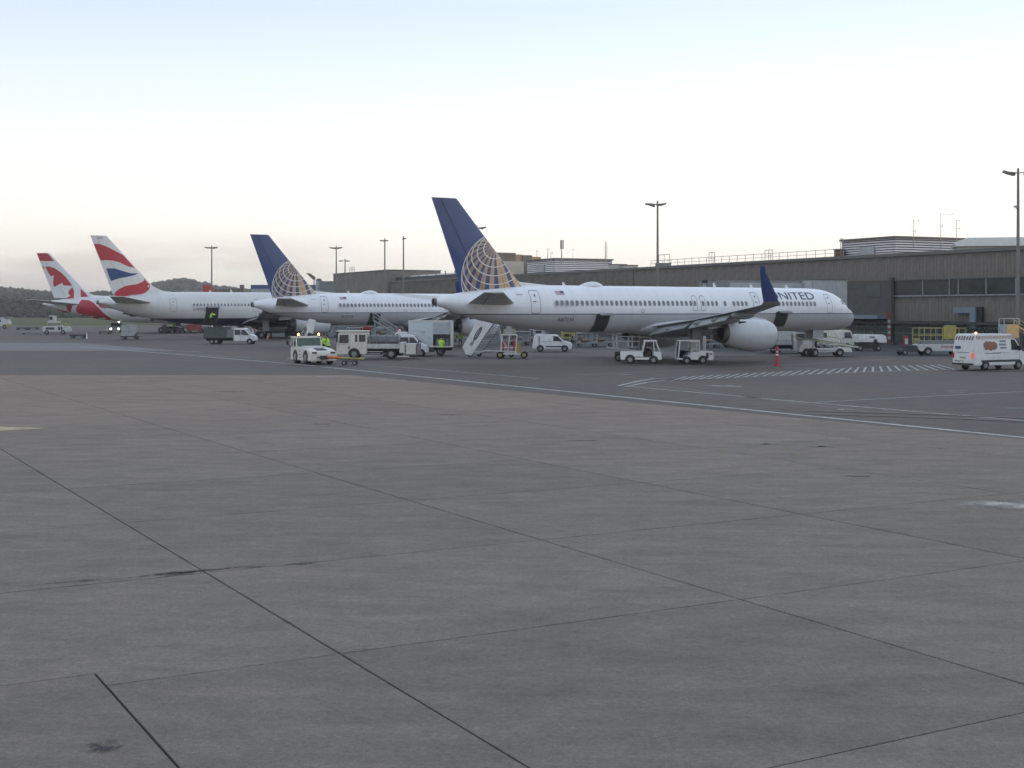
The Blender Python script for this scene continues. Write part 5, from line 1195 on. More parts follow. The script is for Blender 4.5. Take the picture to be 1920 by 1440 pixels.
# ---- pushback tug, beacon lit
def pushback():
    t = vthing('pushback_tug', 'low white pushback tug with rear cab and lit amber beacons, in front of the trucks', 'tug', 588, 681, -62)
    b = B(); P_ = [(-2.6, .28), (-2.6, 1.42), (-1.2, 1.42), (1.0, 1.34), (2.3, 1.12), (2.5, .9), (2.5, .3)]
    b.prism(P_, 1.15); b.build('body', M['warmwhite'], t, bevel=.05)
    for x0, x1, z in ((-2.5, -1.2, 0),):
        b = B(); b.prism([(-2.55, 1.43), (-2.5, 2.12), (-1.32, 2.12), (-1.18, 1.43)], yf(1.13, 1.4, .06)); b.build('cab_glass', M['greenglass'], t)
        b = B(); b.b2(-2.62, -1.22, -1.16, 1.16, 2.12, 2.26); b.build('cab_roof', M['warmwhite'], t, bevel=.03)
        for x, xx in ((-2.58, -2.56), (-1.9, -1.9), (-1.18, -1.3)):
            for y in (-1.1, 1.1): b = B(); b.cyl((x, y, 1.42), (xx, y * .97, 2.14), .055, n=6); b.build('cab_pillar', M['warmwhite'], t)
    b = B(); b.prism([(.2, 1.385), (1.9, 1.21), (2.15, 1.0), (2.2, .98), (2.0, 1.25), (.3, 1.43)], .42); b.build('bonnet_grille', M['dark'], t)
    b = B(); b.prism([(-.9, 1.42), (.2, 1.40), (1.0, 1.35), (.9, 1.43), (-.9, 1.5)], .75); b.build('bonnet_cover', M['dirtywhite'], t)
    for s in (-1, 1):
        lamp(t, 2.5, s * .8, 1.0, 'dark', s=(.08, .42, .13)); b = B(); b.box((2.55, s * .45, .62), (.06, .3, .12)); b.build('handle', M['grey'], t, bevel=.01)
        b = B(); b.cyl((-1.25, s * .9, 2.26), (-1.25, s * .9, 2.36), .06, n=8); bc = b.build('beacon_base', M['black'], t); b = B(); b.ell((-1.25, s * .9, 2.44), (.10, .10, .12), 8); b.build('beacon', M['amber'], bc)
        b = B(); b.b2(-2.75, -2.55, s * 1.05 - .3, s * 1.05 + .1, .3, .4); b.build('step', M['lgrey'], t)
        b = B(); b.tube([(-2.45, s * 1.2, 1.35), (-2.5, s * 1.45, 1.6), (-2.5, s * 1.45, 1.9)], .03, 5); m_ = b.build('mirror_arm', M['dark'], t); b = B(); b.box((-2.5, s * 1.47, 1.72), (.06, .2, .3)); b.build('mirror', M['black'], m_, bevel=.02)
        for (x0, x1, z0, z1) in ((-.3, .05, 1.02, 1.1), (-.35, .0, .72, .8), (-.38, -.28, .5, .58), (-.1, .02, .5, .58)):
            b = B(); b.b2(x0, x1, s * 1.156 - .004, s * 1.156 + .004, z0, z1); b.build('print', M['greyink'], t)
    for x in (1.25, -1.35): axle(t, x, 1.16, .55, .4)
    b = B(); b.b2(2.5, 2.9, -.3, .3, .45, .75); b.build('hitch', M['dark'], t)
    return t
pushback()
t = thing('tow_bar', 'yellow and orange tow bar with small wheels resting at the tug front', 'tow bar', tuple(G(646, 684)[:2]) + (GZ,), R(2))
b = B(); b.cyl((-1.1, 0, .62), (1.6, .2, .52), .07, n=8, mi=0); b.cyl((-1.4, 0, .66), (-.4, 0, .6), .11, n=8, mi=1); b.build('bar', [M['yellow'], M['orange']], t)
b = B(); b.b2(-.1, .9, -.35, .35, .28, .38); b.b2(.3, .4, -.05, .05, .3, .56); b.build('cradle', M['dark'], t); wheel(t, 0, .42, .2, .14); wheel(t, .85, .42, .2, .14); wheel(t, 0, -.42, .2, .14); wheel(t, .85, -.42, .2, .14)
# ---- servicing truck, cab left, tank and lockers
def service_truck():
    t = vthing('service_truck', 'white service truck with grey tank, white dropsides and tall rear lockers behind the tug', 'truck', 708, 672, 180)
    g = yf(1.15, 1.5, .05)      # local +x points left in the picture
    b = B(); b.prism([(.85, .55), (.85, 2.45), (3.35, 2.5), (3.5, 2.4), (3.62, 1.5), (3.68, 1.2), (3.68, .45), (1.0, .45)], g); b.build('cab', M['warmwhite'], t, bevel=.05)
    b = B(); b.b2(.8, 3.7, -1.14, 1.14, 2.5, 2.62); b.build('roof_deflector', M['warmwhite'], t, bevel=.03)
    for s in (-1, 1):
        pane([(2.55, 1.5), (3.42, 1.5), (3.36, 2.25), (2.55, 2.25)], g, s, parent=t); pane([(1.75, 1.62), (1.95, 1.62), (1.95, 2.25), (1.75, 2.25)], g, s, parent=t); pane([(1.0, 1.62), (1.6, 1.62), (1.6, 2.25), (1.0, 2.25)], g, s, parent=t)
        pane([(2.45, .98), (2.62, .98), (2.62, 1.15), (2.45, 1.15)], g, s, 'black', 'filler_cap', t)
        b = B(); b.box((3.6, s * 1.3, 1.85), (.12, .16, .55)); b.build('mirror', M['black'], t, bevel=.02); lamp(t, 3.66, s * .85, .75, 'lgrey', s=(.08, .3, .2))
    screen((3.64, 1.45), (3.5, 2.35), g, 'windscreen', t)
    door_lines(t, g, [(2.4, .6, 2.4, 2.4), (3.5, .9, 3.5, 1.45), (2.4, 1.4, 3.5, 1.4)], 'grey')
    b = B(); b.b2(-3.3, 3.2, -.45, .45, .55, .85); b.b2(-2.2, .8, -1.1, 1.1, .85, 1.0); b.build('chassis', M['chassis'], t)
    for s in (-1, 1):
        b = B(); b.b2(-2.1, .85, s * 1.12 - .03, s * 1.12 + .03, .98, 1.42); b.build('dropside', M['dirtywhite'], t, bevel=.01)
        b = B(); b.b2(-.6, 1.1, s * 1.08 - .03, s * 1.08 + .03, .66, .74); b.b2(-.6, 1.1, s * 1.08 - .03, s * 1.08 + .03, .3, .38); b.build('side_guard', M['lgrey'], t)
    b = B(); n = 16; b.loft([[(x, r * 1.0 * math.cos(2 * math.pi * i / n), 1.62 + r * .58 * math.sin(2 * math.pi * i / n)) for i in range(n)] for x, r in ((-2.0, .5), (-1.95, .95), (-1.9, 1), (.5, 1), (.55, .95), (.6, .5))]); b.build('tank', M['tankp'], t, smooth=True)
    b = B(); [b.tube([(x, -1.03, 1.1), (x, -1.03, 2.15), (x, 1.03, 2.15), (x, 1.03, 1.1)], .035, 5) for x in (-2.0, -.9, 0, .62)]; b.tube([(-2.0, -1.03, 2.15), (.62, -1.03, 2.15)], .03, 5); b.tube([(-2.0, 1.03, 2.15), (.62, 1.03, 2.15)], .03, 5); b.build('tank_frame', M['grey'], t)
    for (x0, x1, z0, z1) in ((-2.62, -2.1, .55, 1.55), (-3.65, -2.7, .45, 1.42)):
        b = B(); b.b2(x0, x1, -1.12, 1.12, z0, z1); lk = b.build('locker', M['dirtywhite'], t, bevel=.03)
        b = B(); b.b2(x0 + .06, x1 - .06, 1.12, 1.135, z0 + .06, z1 - .06); b.build('locker_door', M['warmwhite'], lk)
    b = B(); b.b2(-3.95, -3.7, -1.0, 1.0, .4, 1.45); b.build('end_frame', M['grey'], t)
    b = B(); b.b2(-3.0, -1.9, 1.0, 1.14, .22, .32); b.build('rear_step', M['warmwhite'], t)
    axle(t, 2.05, 1.16, .48, .3); axle(t, -1.35, 1.12, .48, .36, arch=False); 
M['tankp'] = mat('dull_steel_tank', (.16, .165, .175), .45, metal=.4, var=.4, vs_=3)
service_truck()
# ---- chassis van cab behind the lockers, nose right
def cab_van():
    t = vthing('chassis_cab_van', 'white chassis cab van facing right between the lockers and the box truck', 'van', 768, 667.5, 0)
    g = yf(.98, 1.1, .12)
    b = B(); b.prism([(-1.0, .42), (-1.0, 2.0), (-.85, 2.1), (.25, 2.1), (.5, 2.02), (1.2, 1.27), (1.7, 1.02), (1.82, .8), (1.82, .4)], g); b.build('cab', M['white'], t, bevel=.05)
    for s in (-1, 1): pane([(-.85, 1.28), (-.05, 1.28), (-.05, 1.88), (-.85, 1.88)], g, s, parent=t); pane([(.05, 1.22), (1.0, 1.2), (.45, 1.86), (.05, 1.88)], g, s, parent=t); lamp(t, 1.75, s * .75, .92, 'lgrey', s=(.14, .26, .2)); b = B(); b.box((.95, s * 1.15, 1.4), (.12, .18, .3)); b.build('mirror', M['black'], t, bevel=.02)
    screen((1.16, 1.32), (.55, 1.96), g, 'windscreen', t); b = B(); b.b2(-3.2, 1.4, -.4, .4, .45, .7); b.build('chassis', M['chassis'], t)
    b = B(); b.b2(-3.2, -1.1, -.98, .98, .8, 1.2); b.build('dropside_bed', M['lgrey'], t)
    b = B(); b.b2(-.95, .1, -.8, .8, 2.1, 2.14); rk = b.build('roof_panel', M['white'], t); b = B(); b.tube([(-1.0, -.8, 2.1), (-1.0, -.8, 2.6), (-1.0, .8, 2.6), (-1.0, .8, 2.1)], .05, 5); b.build('light_frame', M['white'], rk); b = B(); b.ell((-1.0, 0, 2.5), (.1, .1, .1), 8); b.build('red_beacon', M['taillit'], rk)
    door_lines(t, g, [(0, .5, 0, 1.98), (1.15, .6, 1.15, 1.2)], 'grey'); axle(t, 1.15, .98, .35, .24); axle(t, -2.4, .98, .35, .26, arch=False)
cab_van()
# ---- box truck with half open side shutter
def box_truck():
    t = vthing('box_truck', 'white high box truck with its side shutter half open and a worker at the hatch', 'truck', 808, 665.5, 180)
    b = B(); x0, x1 = -2.2, 2.15; z0, z1 = .95, 3.42; w = 1.15
    # shell of the box with an opening toward the camera (local y+ after the half turn)
    ox0, ox1, oz0, oz1 = -2.0, -.28, 1.0, 2.12
    b.b2(x0, x1, -w, w - 2.24, z0, z1); b.b2(x0, x1, -w, w, z0 - .1, z0); b.b2(x0, x1, -w, w, z1, z1 + .08); b.b2(x0, x0 + .06, -w, w, z0, z1); b.b2(x1 - .06, x1, -w, w, z0, z1)
    b.b2(ox1, x1 - .06, w - .05, w, z0, z1); b.build('box_body', M['boxw'], t)
    b = B(); b.b2(ox0 + .05, ox1, w - .06, w - .02, oz1, 3.28); sh = b.build('roller_shutter', M['shut'], t)
    b = B(); [b.b2(ox0 + .06, ox1 - .01, w - .03, w - .01, oz1 + .12 + k * .12, oz1 + .135 + k * .12) for k in range(9)]; b.build('shutter_ribs', M['lgrey'], sh)
    b = B(); b.b2(x0, ox0, w - .05, w + .01, z0, z1); b.b2(ox0, ox1, w - .05, w + .01, 3.28, z1); b.b2(x0 - .03, x0 + .04, w - .02, w + .03, z0, z1 + .08); b.b2(x0, x1, w - .02, w + .03, z0 - .12, z0 + .02); b.b2(x0, x1, w - .02, w + .03, z1, z1 + .1); b.build('edge_trim', M['warmwhite'], t)
    b = B(); b.b2(ox1, x0 + .1, -w + .1, w - .3, z0, z0 + .05); [b.b2(ox0 + .1 + k * .5, ox0 + .5 + k * .5, -.2, .5, z0 + .05, z0 + .75) for k in range(3)]; b.build('trolleys', M['grey'], t)
    for (a, c, d, e) in ((.5, .75, 2.35, 2.42), (.85, 1.0, 2.35, 2.42), (.5, .9, 2.25, 2.29), (.05, .12, 1.7, 1.9)):
        b = B(); b.b2(a, c, w, w + .008, d, e); b.build('print', M['grey'], t)
    b = B(); b.b2(-2.1, 3.6, -.42, .42, .5, .85); b.build('chassis', M['chassis'], t)
    g = yf(1.05, 1.4, .06); b = B(); b.prism([(2.25, .5), (2.25, 2.3), (3.4, 2.35), (3.75, 1.5), (3.85, 1.0), (3.85, .45)], g); b.build('cab', M['white'], t, bevel=.05)
    for s in (-1, 1): pane([(2.5, 1.45), (3.62, 1.45), (3.36, 2.15), (2.5, 2.15)], g, s, parent=t)
    screen((3.74, 1.52), (3.45, 2.26), g, 'windscreen', t)
    axle(t, 3.1, 1.05, .42, .26); axle(t, -1.0, 1.1, .42, .36, arch=False); b = B(); b.b2(-.4, .6, .85, 1.1, .35, .8); b.build('side_box', M['dark'], t)
    b = B(); b.b2(-2.6, -2.2, -1, 1, .75, .85); b.build('tail_lift', M['dark'], t)
M['boxw'] = mat('box_body_white', (.56, .62, .63), .45, var=.08); M['shut'] = mat('shutter_pale_blue', (.44, .47, .50), .45)
box_truck()
# ---- mobile passenger steps
def steps(name, label, px, py, head, ht, ln, panel='white', logo=True, w=1.5, base=True):
    t = vthing(name, label, 'passenger steps', px, py, head)
    n = 16; run = ln / n; rise = ht / n
    for s in (-1, 1):
        b = B(); b.prism([(0, .1), (0.1, .95), (ln + .15, ht + 1.15), (ln + .75, ht + 1.0), (ln + .55, ht - .35), (ln + .1, ht - .2)], s * w / 2 + .025, y0=s * w / 2 - .025); sp = b.build('side_panel', M[panel], t)
        if logo and s == -1:
            cx, cz = ln * .5, ht * .5 + .62; a = math.atan2(ht, ln); yy = s * w / 2 - .032
            def tr(u, v, e=0): return (cx + u * math.cos(a) - v * math.sin(a), yy - e, cz + u * math.sin(a) + v * math.cos(a))
            b = B(); N_ = 24; o_ = []; i_ = []
            for k in range(N_): th = 2 * math.pi * k / N_; o_.append(tr(.95 * math.cos(th) + .15, .25 * math.sin(th))); 
            b.add(o_, [tuple(range(N_))]); lg = b.build('logo_oval', M['black'], sp, fixn=False)
            b = B(); i_ = [tr(.88 * math.cos(2 * math.pi * k / N_) + .15, .2 * math.sin(2 * math.pi * k / N_), .004) for k in range(N_)]; b.add(i_, [tuple(range(N_))]); b.build('logo_field', M['lgrey'], lg, fixn=False)
            rr_ = random.Random(2); b = B(); u = -.62
            while u < .85:
                d = rr_.uniform(.08, .16); b.add([tr(u, -.12, .008), tr(u + d, -.12, .008), tr(u + d, rr_.uniform(.02, .14), .008), tr(u, rr_.uniform(.02, .14), .008)], [(0, 1, 2, 3)]); u += d + .05
            u = -1.25
            while u < -.85: b.add([tr(u, -.14, .004), tr(u + .1, -.14, .004), tr(u + .1, .16, .004), tr(u, .1, .004)], [(0, 1, 2, 3)]); u += .16
            b.build('logo_print', M['black'], lg, fixn=False)
        b = B(); b.tube([(.1, s * w / 2, 1.0), (ln, s * w / 2, ht + 1.05)], .03, 6); b.build('handrail', M['lgrey'], t)
        b = B(); b.cyl((.0, s * (w / 2 - .1), .3), (ln, s * (w / 2 - .1), ht - .1), .07, n=6); b.build('stringer', M['lgrey'], t)
    s0 = None
    for k in range(n):
        if s0 is None: b = B(); b.b2(0, run + .06, -w / 2 + .05, w / 2 - .05, -.04, 0); b.b2(0, .02, -w / 2 + .05, w / 2 - .05, -rise * .5, 0); s0 = b.build('step', M['galv'], t, loc=(k * run, 0, .35 + k * rise))
        else: part(s0, t, (k * run, 0, .35 + k * rise))
    b = B(); b.b2(ln, ln + 1.0, -w / 2, w / 2, ht - .1, ht); b.build('platform', M['grey'], t)
    if base:
        b = B(); b.b2(-.2, ln + 1.6, -w / 2 + .1, -w / 2 + .25, .35, .5); b.b2(-.2, ln + 1.6, w / 2 - .25, w / 2 - .1, .35, .5)
        for s in (-1, 1): b.cyl((ln * .75, s * .5, .5), (ln * .8, s * .5, ht * .72), .06, n=6)
        b.build('base_frame', M['dirtywhite'], t)
        for x in (0.2, ln + .9): wheel(t, x, w / 2, .3, .18); wheel(t, x, -w / 2, .3, .18)
    return t
t = vthing('passenger_steps', 'white passenger steps with oval logo on the side, under the tail of the nearest airliner', 'passenger steps', 884, 668, -28)
wS = 1.0
sp = B(); sp.prism([(-.05, .25), (-.42, .95), (1.35, 3.72), (2.95, 3.25), (.55, .12)], -wS + .03, y0=-wS - .03); sp = sp.build('side_panel', M['white'], t, bevel=.015)
aS = math.atan2(3.0, 2.05)
def trS(u, v, e=0): return (1.1 + u * math.cos(aS) - v * math.sin(aS), -wS - .036 - e, 1.98 + u * math.sin(aS) + v * math.cos(aS))
b = B(); b.add([trS(.3 + .82 * math.cos(R(15 * k)), .22 * math.sin(R(15 * k))) for k in range(24)], [tuple(range(24))]); lg = b.build('logo_oval', M['black'], sp, fixn=False)
b = B(); b.add([trS(.3 + .70 * math.cos(R(15 * k)), .15 * math.sin(R(15 * k)), .005) for k in range(24)], [tuple(range(24))]); b.build('logo_field', M['lgrey'], lg, fixn=False)
rr_ = random.Random(2); b = B(); u = -.3
while u < .85: d = rr_.uniform(.07, .14); h_ = rr_.uniform(.02, .12); b.add([trS(u, -.09, .01), trS(u + d, -.09, .01), trS(u + d, h_, .01), trS(u, h_, .01)], [(0, 1, 2, 3)]); u += d + .05
for u in (-1.05, -.9, -.78, -.66): b.add([trS(u, -.14, .005), trS(u + .08, -.14, .005), trS(u + .08, .16, .005), trS(u, .12, .005)], [(0, 1, 2, 3)])
b.build('logo_print', M['black'], lg, fixn=False)
st = None
for k in range(13):
    if st is None: b = B(); b.b2(0, .26, -wS + .05, wS, -.05, 0); st = b.build('step', M['lgrey'], t, loc=(.55 + .19 * k, 0, .4 + .235 * k))
    else: part(st, t, (.55 + .19 * k, 0, .4 + .235 * k))
for y in (-wS + .1, wS - .05): b = B(); b.cyl((.45, y, .25), (3.1, y, 3.3), .07, n=6); b.build('stringer', M['grey'], t)
b = B(); b.tube([(.4, wS, 1.1), (3.1, wS, 4.1)], .03, 5); b.build('handrail', M['galv'], t)
b = B(); b.tube([(.0, -wS + .2, .42), (1.2, -wS + .2, .36), (1.9, -wS + .2, .62), (4.4, -wS + .2, .55)], .08, 6); b.tube([(.0, wS - .2, .42), (4.4, wS - .2, .5)], .08, 6); b.build('base_frame', M['dirtywhite'], t)
b = B(); b.cyl((3.6, 0, .5), (3.0, 0, 3.0), .09, n=8); b.build('lift_strut', M['lgrey'], t)
for x in (.35, 3.9): wheel(t, x, -wS + .1, .28, .18); wheel(t, x, wS - .1, .28, .18)
t = vthing('ground_power_cart', 'white framed cart with red and white struts and yellow wheels beside the passenger steps', 'cart', 957, 671, -3)
b = B()
for x in (-.9, -.2, .5): b.cyl((x, -.4, .4), (x + .12, -.4, 2.2), .05, n=6); b.cyl((x, .4, .4), (x + .12, .4, 2.2), .05, n=6)
for z in (1.0, 2.2): b.tube([(-.9, -.4, z), (.6, -.4, z)], .04, 5); b.tube([(-.9, .4, z), (.6, .4, z)], .04, 5)
b.cyl((-.9, -.4, 1.9), (-.3, -.4, 1.0), .04, n=5); b.build('frame', M['white'], t)
b = B(); [b.b2(-.75 + .5 * k, -.55 + .5 * k, -.43, -.37, .7, 1.6) for k in range(3)]; b.build('red_strut', M['red'], t)
b = B(); b.b2(-.5, .3, -.35, .35, 2.2, 2.75); b.b2(-.35, .1, -.3, .3, 2.75, 3.25); b.build('machine', M['lgrey'], t, bevel=.03)
b = B(); b.b2(-1.2, 1.4, -.45, .45, .35, .5); b.build('deck', M['dirtywhite'], t)
for x in (-.95, 1.3): wheel(t, x, -.5, .32, .16, 'yellow'); wheel(t, x, .5, .32, .16, 'yellow')
b = B(); b.cyl((.8, -.3, .5), (.8, -.3, 1.5), .18, n=8); b.build('hose_reel', M['orangeb'], t) if 'orangeb' in M else b.build('hose_reel', M['yellow'], t)
# stairs by the second airliner: slim white one, and railed steps behind the tank
t = steps('passenger_steps', 'slim white steps with a logo leaning toward the tail of the second airliner', 556, 665, 0, 2.5, 1.15, w=.6)
t = vthing('belt_steps', 'open railed maintenance steps rising left behind the grey tank', 'steps', 735, 652, 180)
b = B(); 
for y in (-.6, .6):
    b.tube([(-.6, y, 1.6), (2.2, y, 3.3)], .06, 5); b.tube([(-.6, y, 2.4), (2.2, y, 4.2)], .035, 5); b.tube([(-.6, y, 2.0), (2.2, y, 3.8)], .025, 5)
    for k in range(5): x = -.6 + .7 * k; z = 1.6 + 1.7 * k / 4; b.cyl((x, y, z), (x, y, z + .85), .03, n=5)
    b.cyl((2.0, y, 0), (2.0, y, 3.2), .06, n=6); b.cyl((-.5, y, 0), (-.5, y, 1.6), .06, n=6)
b.build('rails', M['galv'], t); b = B(); [b.b2(-.6 + .28 * k, -.35 + .28 * k, -.6, .6, 1.6 + .17 * k, 1.63 + .17 * k) for k in range(10)]; b.build('treads', M['grey'], t)
wheel(t, 0, .6, .25, .15); wheel(t, 2, .6, .25, .15); wheel(t, 0, -.6, .25, .15); wheel(t, 2, -.6, .25, .15)
# ---- baggage tractors
def tractor(name, label, px, py, head, rails):
    t = vthing(name, label, 'tractor', px, py, head)
    g = lambda z: .78
    b = B(); b.prism([(-1.75, .35), (-1.75, .95), (-1.62, 1.05), (.1, 1.05), (.15, .62), (1.0, .62), (1.05, 1.02), (1.65, 1.0), (1.72, .35)], .78); b.build('body', M['white'], t, bevel=.04)
    b = B(); b.b2(-1.2, 1.1, -.79, .79, .56, .62); b.build('dark_stripe', M['dark'], t)
    b = B()
    for y in (-.72, .72): b.tube([(.12, y, 1.0), (.3, y, 1.9), (1.2, y, 1.92), (1.55, y, 1.0)], .045, 6); b.tube([(1.08, y, 1.0), (1.0, y, 1.92)], .035, 6)
    b.b2(.2, 1.3, -.76, .76, 1.9, 1.98); b.build('cab_frame', M['white'], t)
    b = B(); b.add([(1.54, -.66, 1.06), (1.54, .66, 1.06), (1.25, .66, 1.86), (1.25, -.66, 1.86)], [(0, 1, 2, 3)]); b.add([(.16, -.66, 1.1), (.16, .66, 1.1), (.3, .66, 1.86), (.3, -.66, 1.86)], [(0, 1, 2, 3)]); b.build('cab_glass', M['clearg'], t, fixn=False)
    b = B(); b.b2(.3, .75, -.4, .4, .65, .95); b.b2(.25, .4, -.4, .4, .9, 1.45); b.build('seat', M['black'], t, bevel=.04)
    b = B(); b.cyl((1.15, .2, 1.0), (1.0, .2, 1.3), .03, n=5); b.cyl((1.0, .2, 1.3), (.98, .2, 1.31), .18, n=10); b.build('steering_wheel', M['black'], t)
    b = B(); b.b2(1.68, 1.76, -.55, .55, .42, .75); b.build('grille', M['black'], t); lamp(t, 1.7, -.6, .88, 'lgrey'); lamp(t, 1.7, .6, .88, 'lgrey')
    axle(t, 1.0, .78, .32, .22, arch=True); axle(t, -.95, .78, .36, .24, arch=True)
    b = B(); b.b2(-1.95, -1.72, -.15, .15, .4, .55); b.build('hitch', M['dark'], t)
    return t
M['clearg'] = mat('hazy_cab_glass', (.20, .23, .23), .15, var=.1)
t = tractor('baggage_tractor', 'white baggage tractor facing right with loader rails behind its cab', 1202, 681, -3, True)
t = vthing('belt_loader', 'long flat white belt loader with raised pipe rails behind the left baggage tractor', 'belt loader', 1178, 676, -3)
b = B()
for y in (-.45, .45):
    b.tube([(-1.0, y, 1.2), (-1.0, y, 2.3)], .045, 6); b.tube([(-.0, y, 1.2), (-.0, y, 2.2)], .035, 6); b.tube([(.35, y, 1.2), (.35, y, 2.25)], .035, 6)
    b.tube([(-1.2, y, 2.3), (-1.0, y, 2.18), (1.9, y, 2.1), (2.05, y, 1.85)], .04, 6); b.tube([(-1.2, y, 1.75), (1.0, y, 1.75)], .035, 6); b.tube([(-1.25, y, 1.75), (-1.25, y, 1.3)], .035, 6)
b.build('rails', M['white'], t)
b = B(); b.prism([(-1.9, 1.15), (-1.9, 1.25), (1.4, .95), (1.4, .8)], .5); b.build('belt', M['yellowish'] if 'yellowish' in M else M['dirtywhite'], t); b = B(); b.b2(-1.2, 1.2, -.6, .6, .45, .8); b.build('chassis', M['dark'], t)
wheel(t, -.9, -.6, .32, .2); wheel(t, .9, -.6, .32, .2); wheel(t, -.9, .6, .32, .2); wheel(t, .9, .6, .32, .2)
def tractor2():
    t = vthing('baggage_tractor', 'white baggage tractor with tall barred cab and square bonnet, left of the engine', 'tractor', 1301, 681.5, 183)
    # cab at the left end, bonnet at the right; local +x points left
    b = B(); b.prism([(1.5, .38), (1.5, .5), (.9, .5), (.75, .72), (.45, .72), (.3, 1.0), (-.35, 1.02), (-.5, 1.15), (-1.5, 1.08), (-1.5, .35)], .72); b.build('body', M['white'], t, bevel=.04)
    b = B()
    for y in (-.68, .68): b.tube([(1.45, y, .45), (1.3, y, 1.95), (-.3, y, 1.98), (-.35, y, 1.0)], .05, 6)
    b.b2(-.38, .5, -.72, .72, 1.86, 2.02); b.b2(.5, 1.4, -.72, .72, 1.92, 1.98); b.build('cab_frame', M['white'], t)
    g0_ = None
    for k in range(6):
        for s in (-1, 1):
            if g0_ is None: b = B(); b.cyl((0, 0, 1.05), (0, 0, 1.9), .022, n=5); g0_ = b.build('guard_bar', M['white'], t, loc=(-.3 + .13 * k, s * .68, 0))
            else: part(g0_, t, (-.3 + .13 * k, s * .68, 0))
    b = B(); b.b2(.1, .35, -.5, .5, .75, 1.35); b.b2(.1, .6, -.5, .5, .72, .95); b.build('seat', M['lgrey'], t, bevel=.05)
    b = B(); b.b2(.45, 1.35, -.66, .66, .5, .55); b.b2(1.3, 1.36, -.6, .6, .5, 1.5); b.build('footwell', M['black'], t)
    b = B(); b.b2(-1.1, -.9, .722, .735, .5, .95); b.b2(-.85, -.7, .722, .735, .6, .7); b.b2(-1.4, -1.2, .722, .735, .8, .9); b.build('bonnet_opening', M['black'], t)
    b = B(); b.b2(-1.62, -1.48, -.6, .6, .4, 1.0); b.build('rear_plate', M['lgrey'], t, bevel=.02)
    axle(t, .72, .72, .3, .22); axle(t, -.62, .72, .33, .24)
tractor2()
# striped marker post
t = vthing('marker_cone', 'tall slim red marker cone with two white bands on open tarmac', 'cone', 1457, 685.5, 0)
b = B(); b.b2(-.28, .28, -.28, .28, 0, .07); b.build('base', M['aired'], t)
b = B(); z = .07
for (h, r0, r1, mi) in ((.8, .17, .13, 0), (.1, .13, .125, 1), (.14, .125, .12, 0), (.08, .12, .115, 1), (.4, .115, .07, 0)): b.cyl((0, 0, z), (0, 0, z + h), r0, r1, 12, mi); z += h + .001
b.build('cone', [mat('cone_red', (.46, .05, .06), .5, var=.1), M['white']], t)
# ---- belt loader vehicle by the nose
def belt_loader(name, label, px, py, head, flip=1):
    t = vthing(name, label, 'belt loader', px, py, head)
    b = B(); b.prism([(-2.6, .42), (-2.6, .85), (-2.45, 1.2), (-1.3, 1.25), (-1.0, .75), (1.0, .75), (1.1, .95), (2.4, .85), (2.5, .42)], .95); b.build('body', M['white'], t, bevel=.04)
    b = B(); b.prism([(-2.9, 1.75), (-2.9, 1.95), (3.2, .98), (3.2, .8)], .5); b.build('conveyor_frame', M['creamp'], t); b = B(); b.prism([(-2.9, 1.96), (-2.9, 1.99), (3.2, 1.02), (3.2, .99)], .4); b.build('belt', M['black'], t)
    b = B(); b.cyl((-1.6, -.5, .9), (.6, -.5, 1.3), .06, n=6); b.cyl((.8, -.5, .8), (-1.4, -.5, 1.6), .05, n=6); b.build('lift_arm', M['lgrey'], t)
    b = B(); b.tube([(-2.8, -.55, 1.95), (-2.75, -.55, 2.35), (1.4, -.55, 1.75), (1.5, -.55, 1.3)], .03, 5); b.build('handrail', M['yellow'], t)
    b = B(); b.prism([(-2.85, .5), (-2.85, 1.5), (-2.65, 1.6), (-2.3, 1.55), (-2.25, .5)], .9); b.build('driver_cowl', M['lgrey'], t, bevel=.04)
    b = B(); b.b2(-1.2, -.9, -.9, -.5, .8, 1.5); b.build('seat', M['black'], t, bevel=.03)
    b = B(); b.b2(-.9, .9, .955, .965, .5, .68); b.b2(-.9, .9, -.965, -.955, .5, .68); b.build('side_panel', M['lgrey'], t)
    axle(t, -1.9, .95, .36, .24); axle(t, 1.3, .95, .36, .24); lamp(t, 2.5, -.7, .65, 'tail', 'tail_lamp'); lamp(t, 2.5, .7, .65, 'tail', 'tail_lamp')
    return t
M['creamp'] = mat('cream_conveyor_paint', (.55, .54, .42), .5, var=.2)
belt_loader('belt_loader', 'white belt loader truck with sloping conveyor below the nose of the nearest airliner', 1546, 667, -2)
# ground power unit (white body on black skirt)
t = vthing('ground_power_unit', 'white rounded ground power unit on a black base, just right of the nose', 'power unit', 1627, 657, -3)
b = B(); b.prism([(-1.5, .95), (-1.5, 1.75), (-1.35, 1.85), (1.5, 1.8), (1.85, 1.6), (1.9, .9), (.9, .9), (.85, 1.25), (.5, 1.3), (.45, .95)], .9); b.build('housing', M['white'], t, bevel=.06)
b = B(); b.b2(-1.3, 1.1, -.85, .85, .3, .97); b.build('skirt', M['black'], t); b = B(); b.b2(.0, .55, -.92, -.9, 1.45, 1.6); b.b2(-1.3, -.3, -.915, -.9, 1.2, 1.23); b.b2(-1.3, -1.27, -.915, -.9, 1.2, 1.7); b.build('print', M['greyink'], t)
wheel(t, -1.0, -.8, .3, .2); wheel(t, 1.0, -.8, .3, .2); wheel(t, -1.0, .8, .3, .2); wheel(t, 1.0, .8, .3, .2); b = B(); b.cyl((-1.5, 0, .5), (-2.2, 0, .4), .06, n=6); b.build('draw_bar', M['dark'], t)
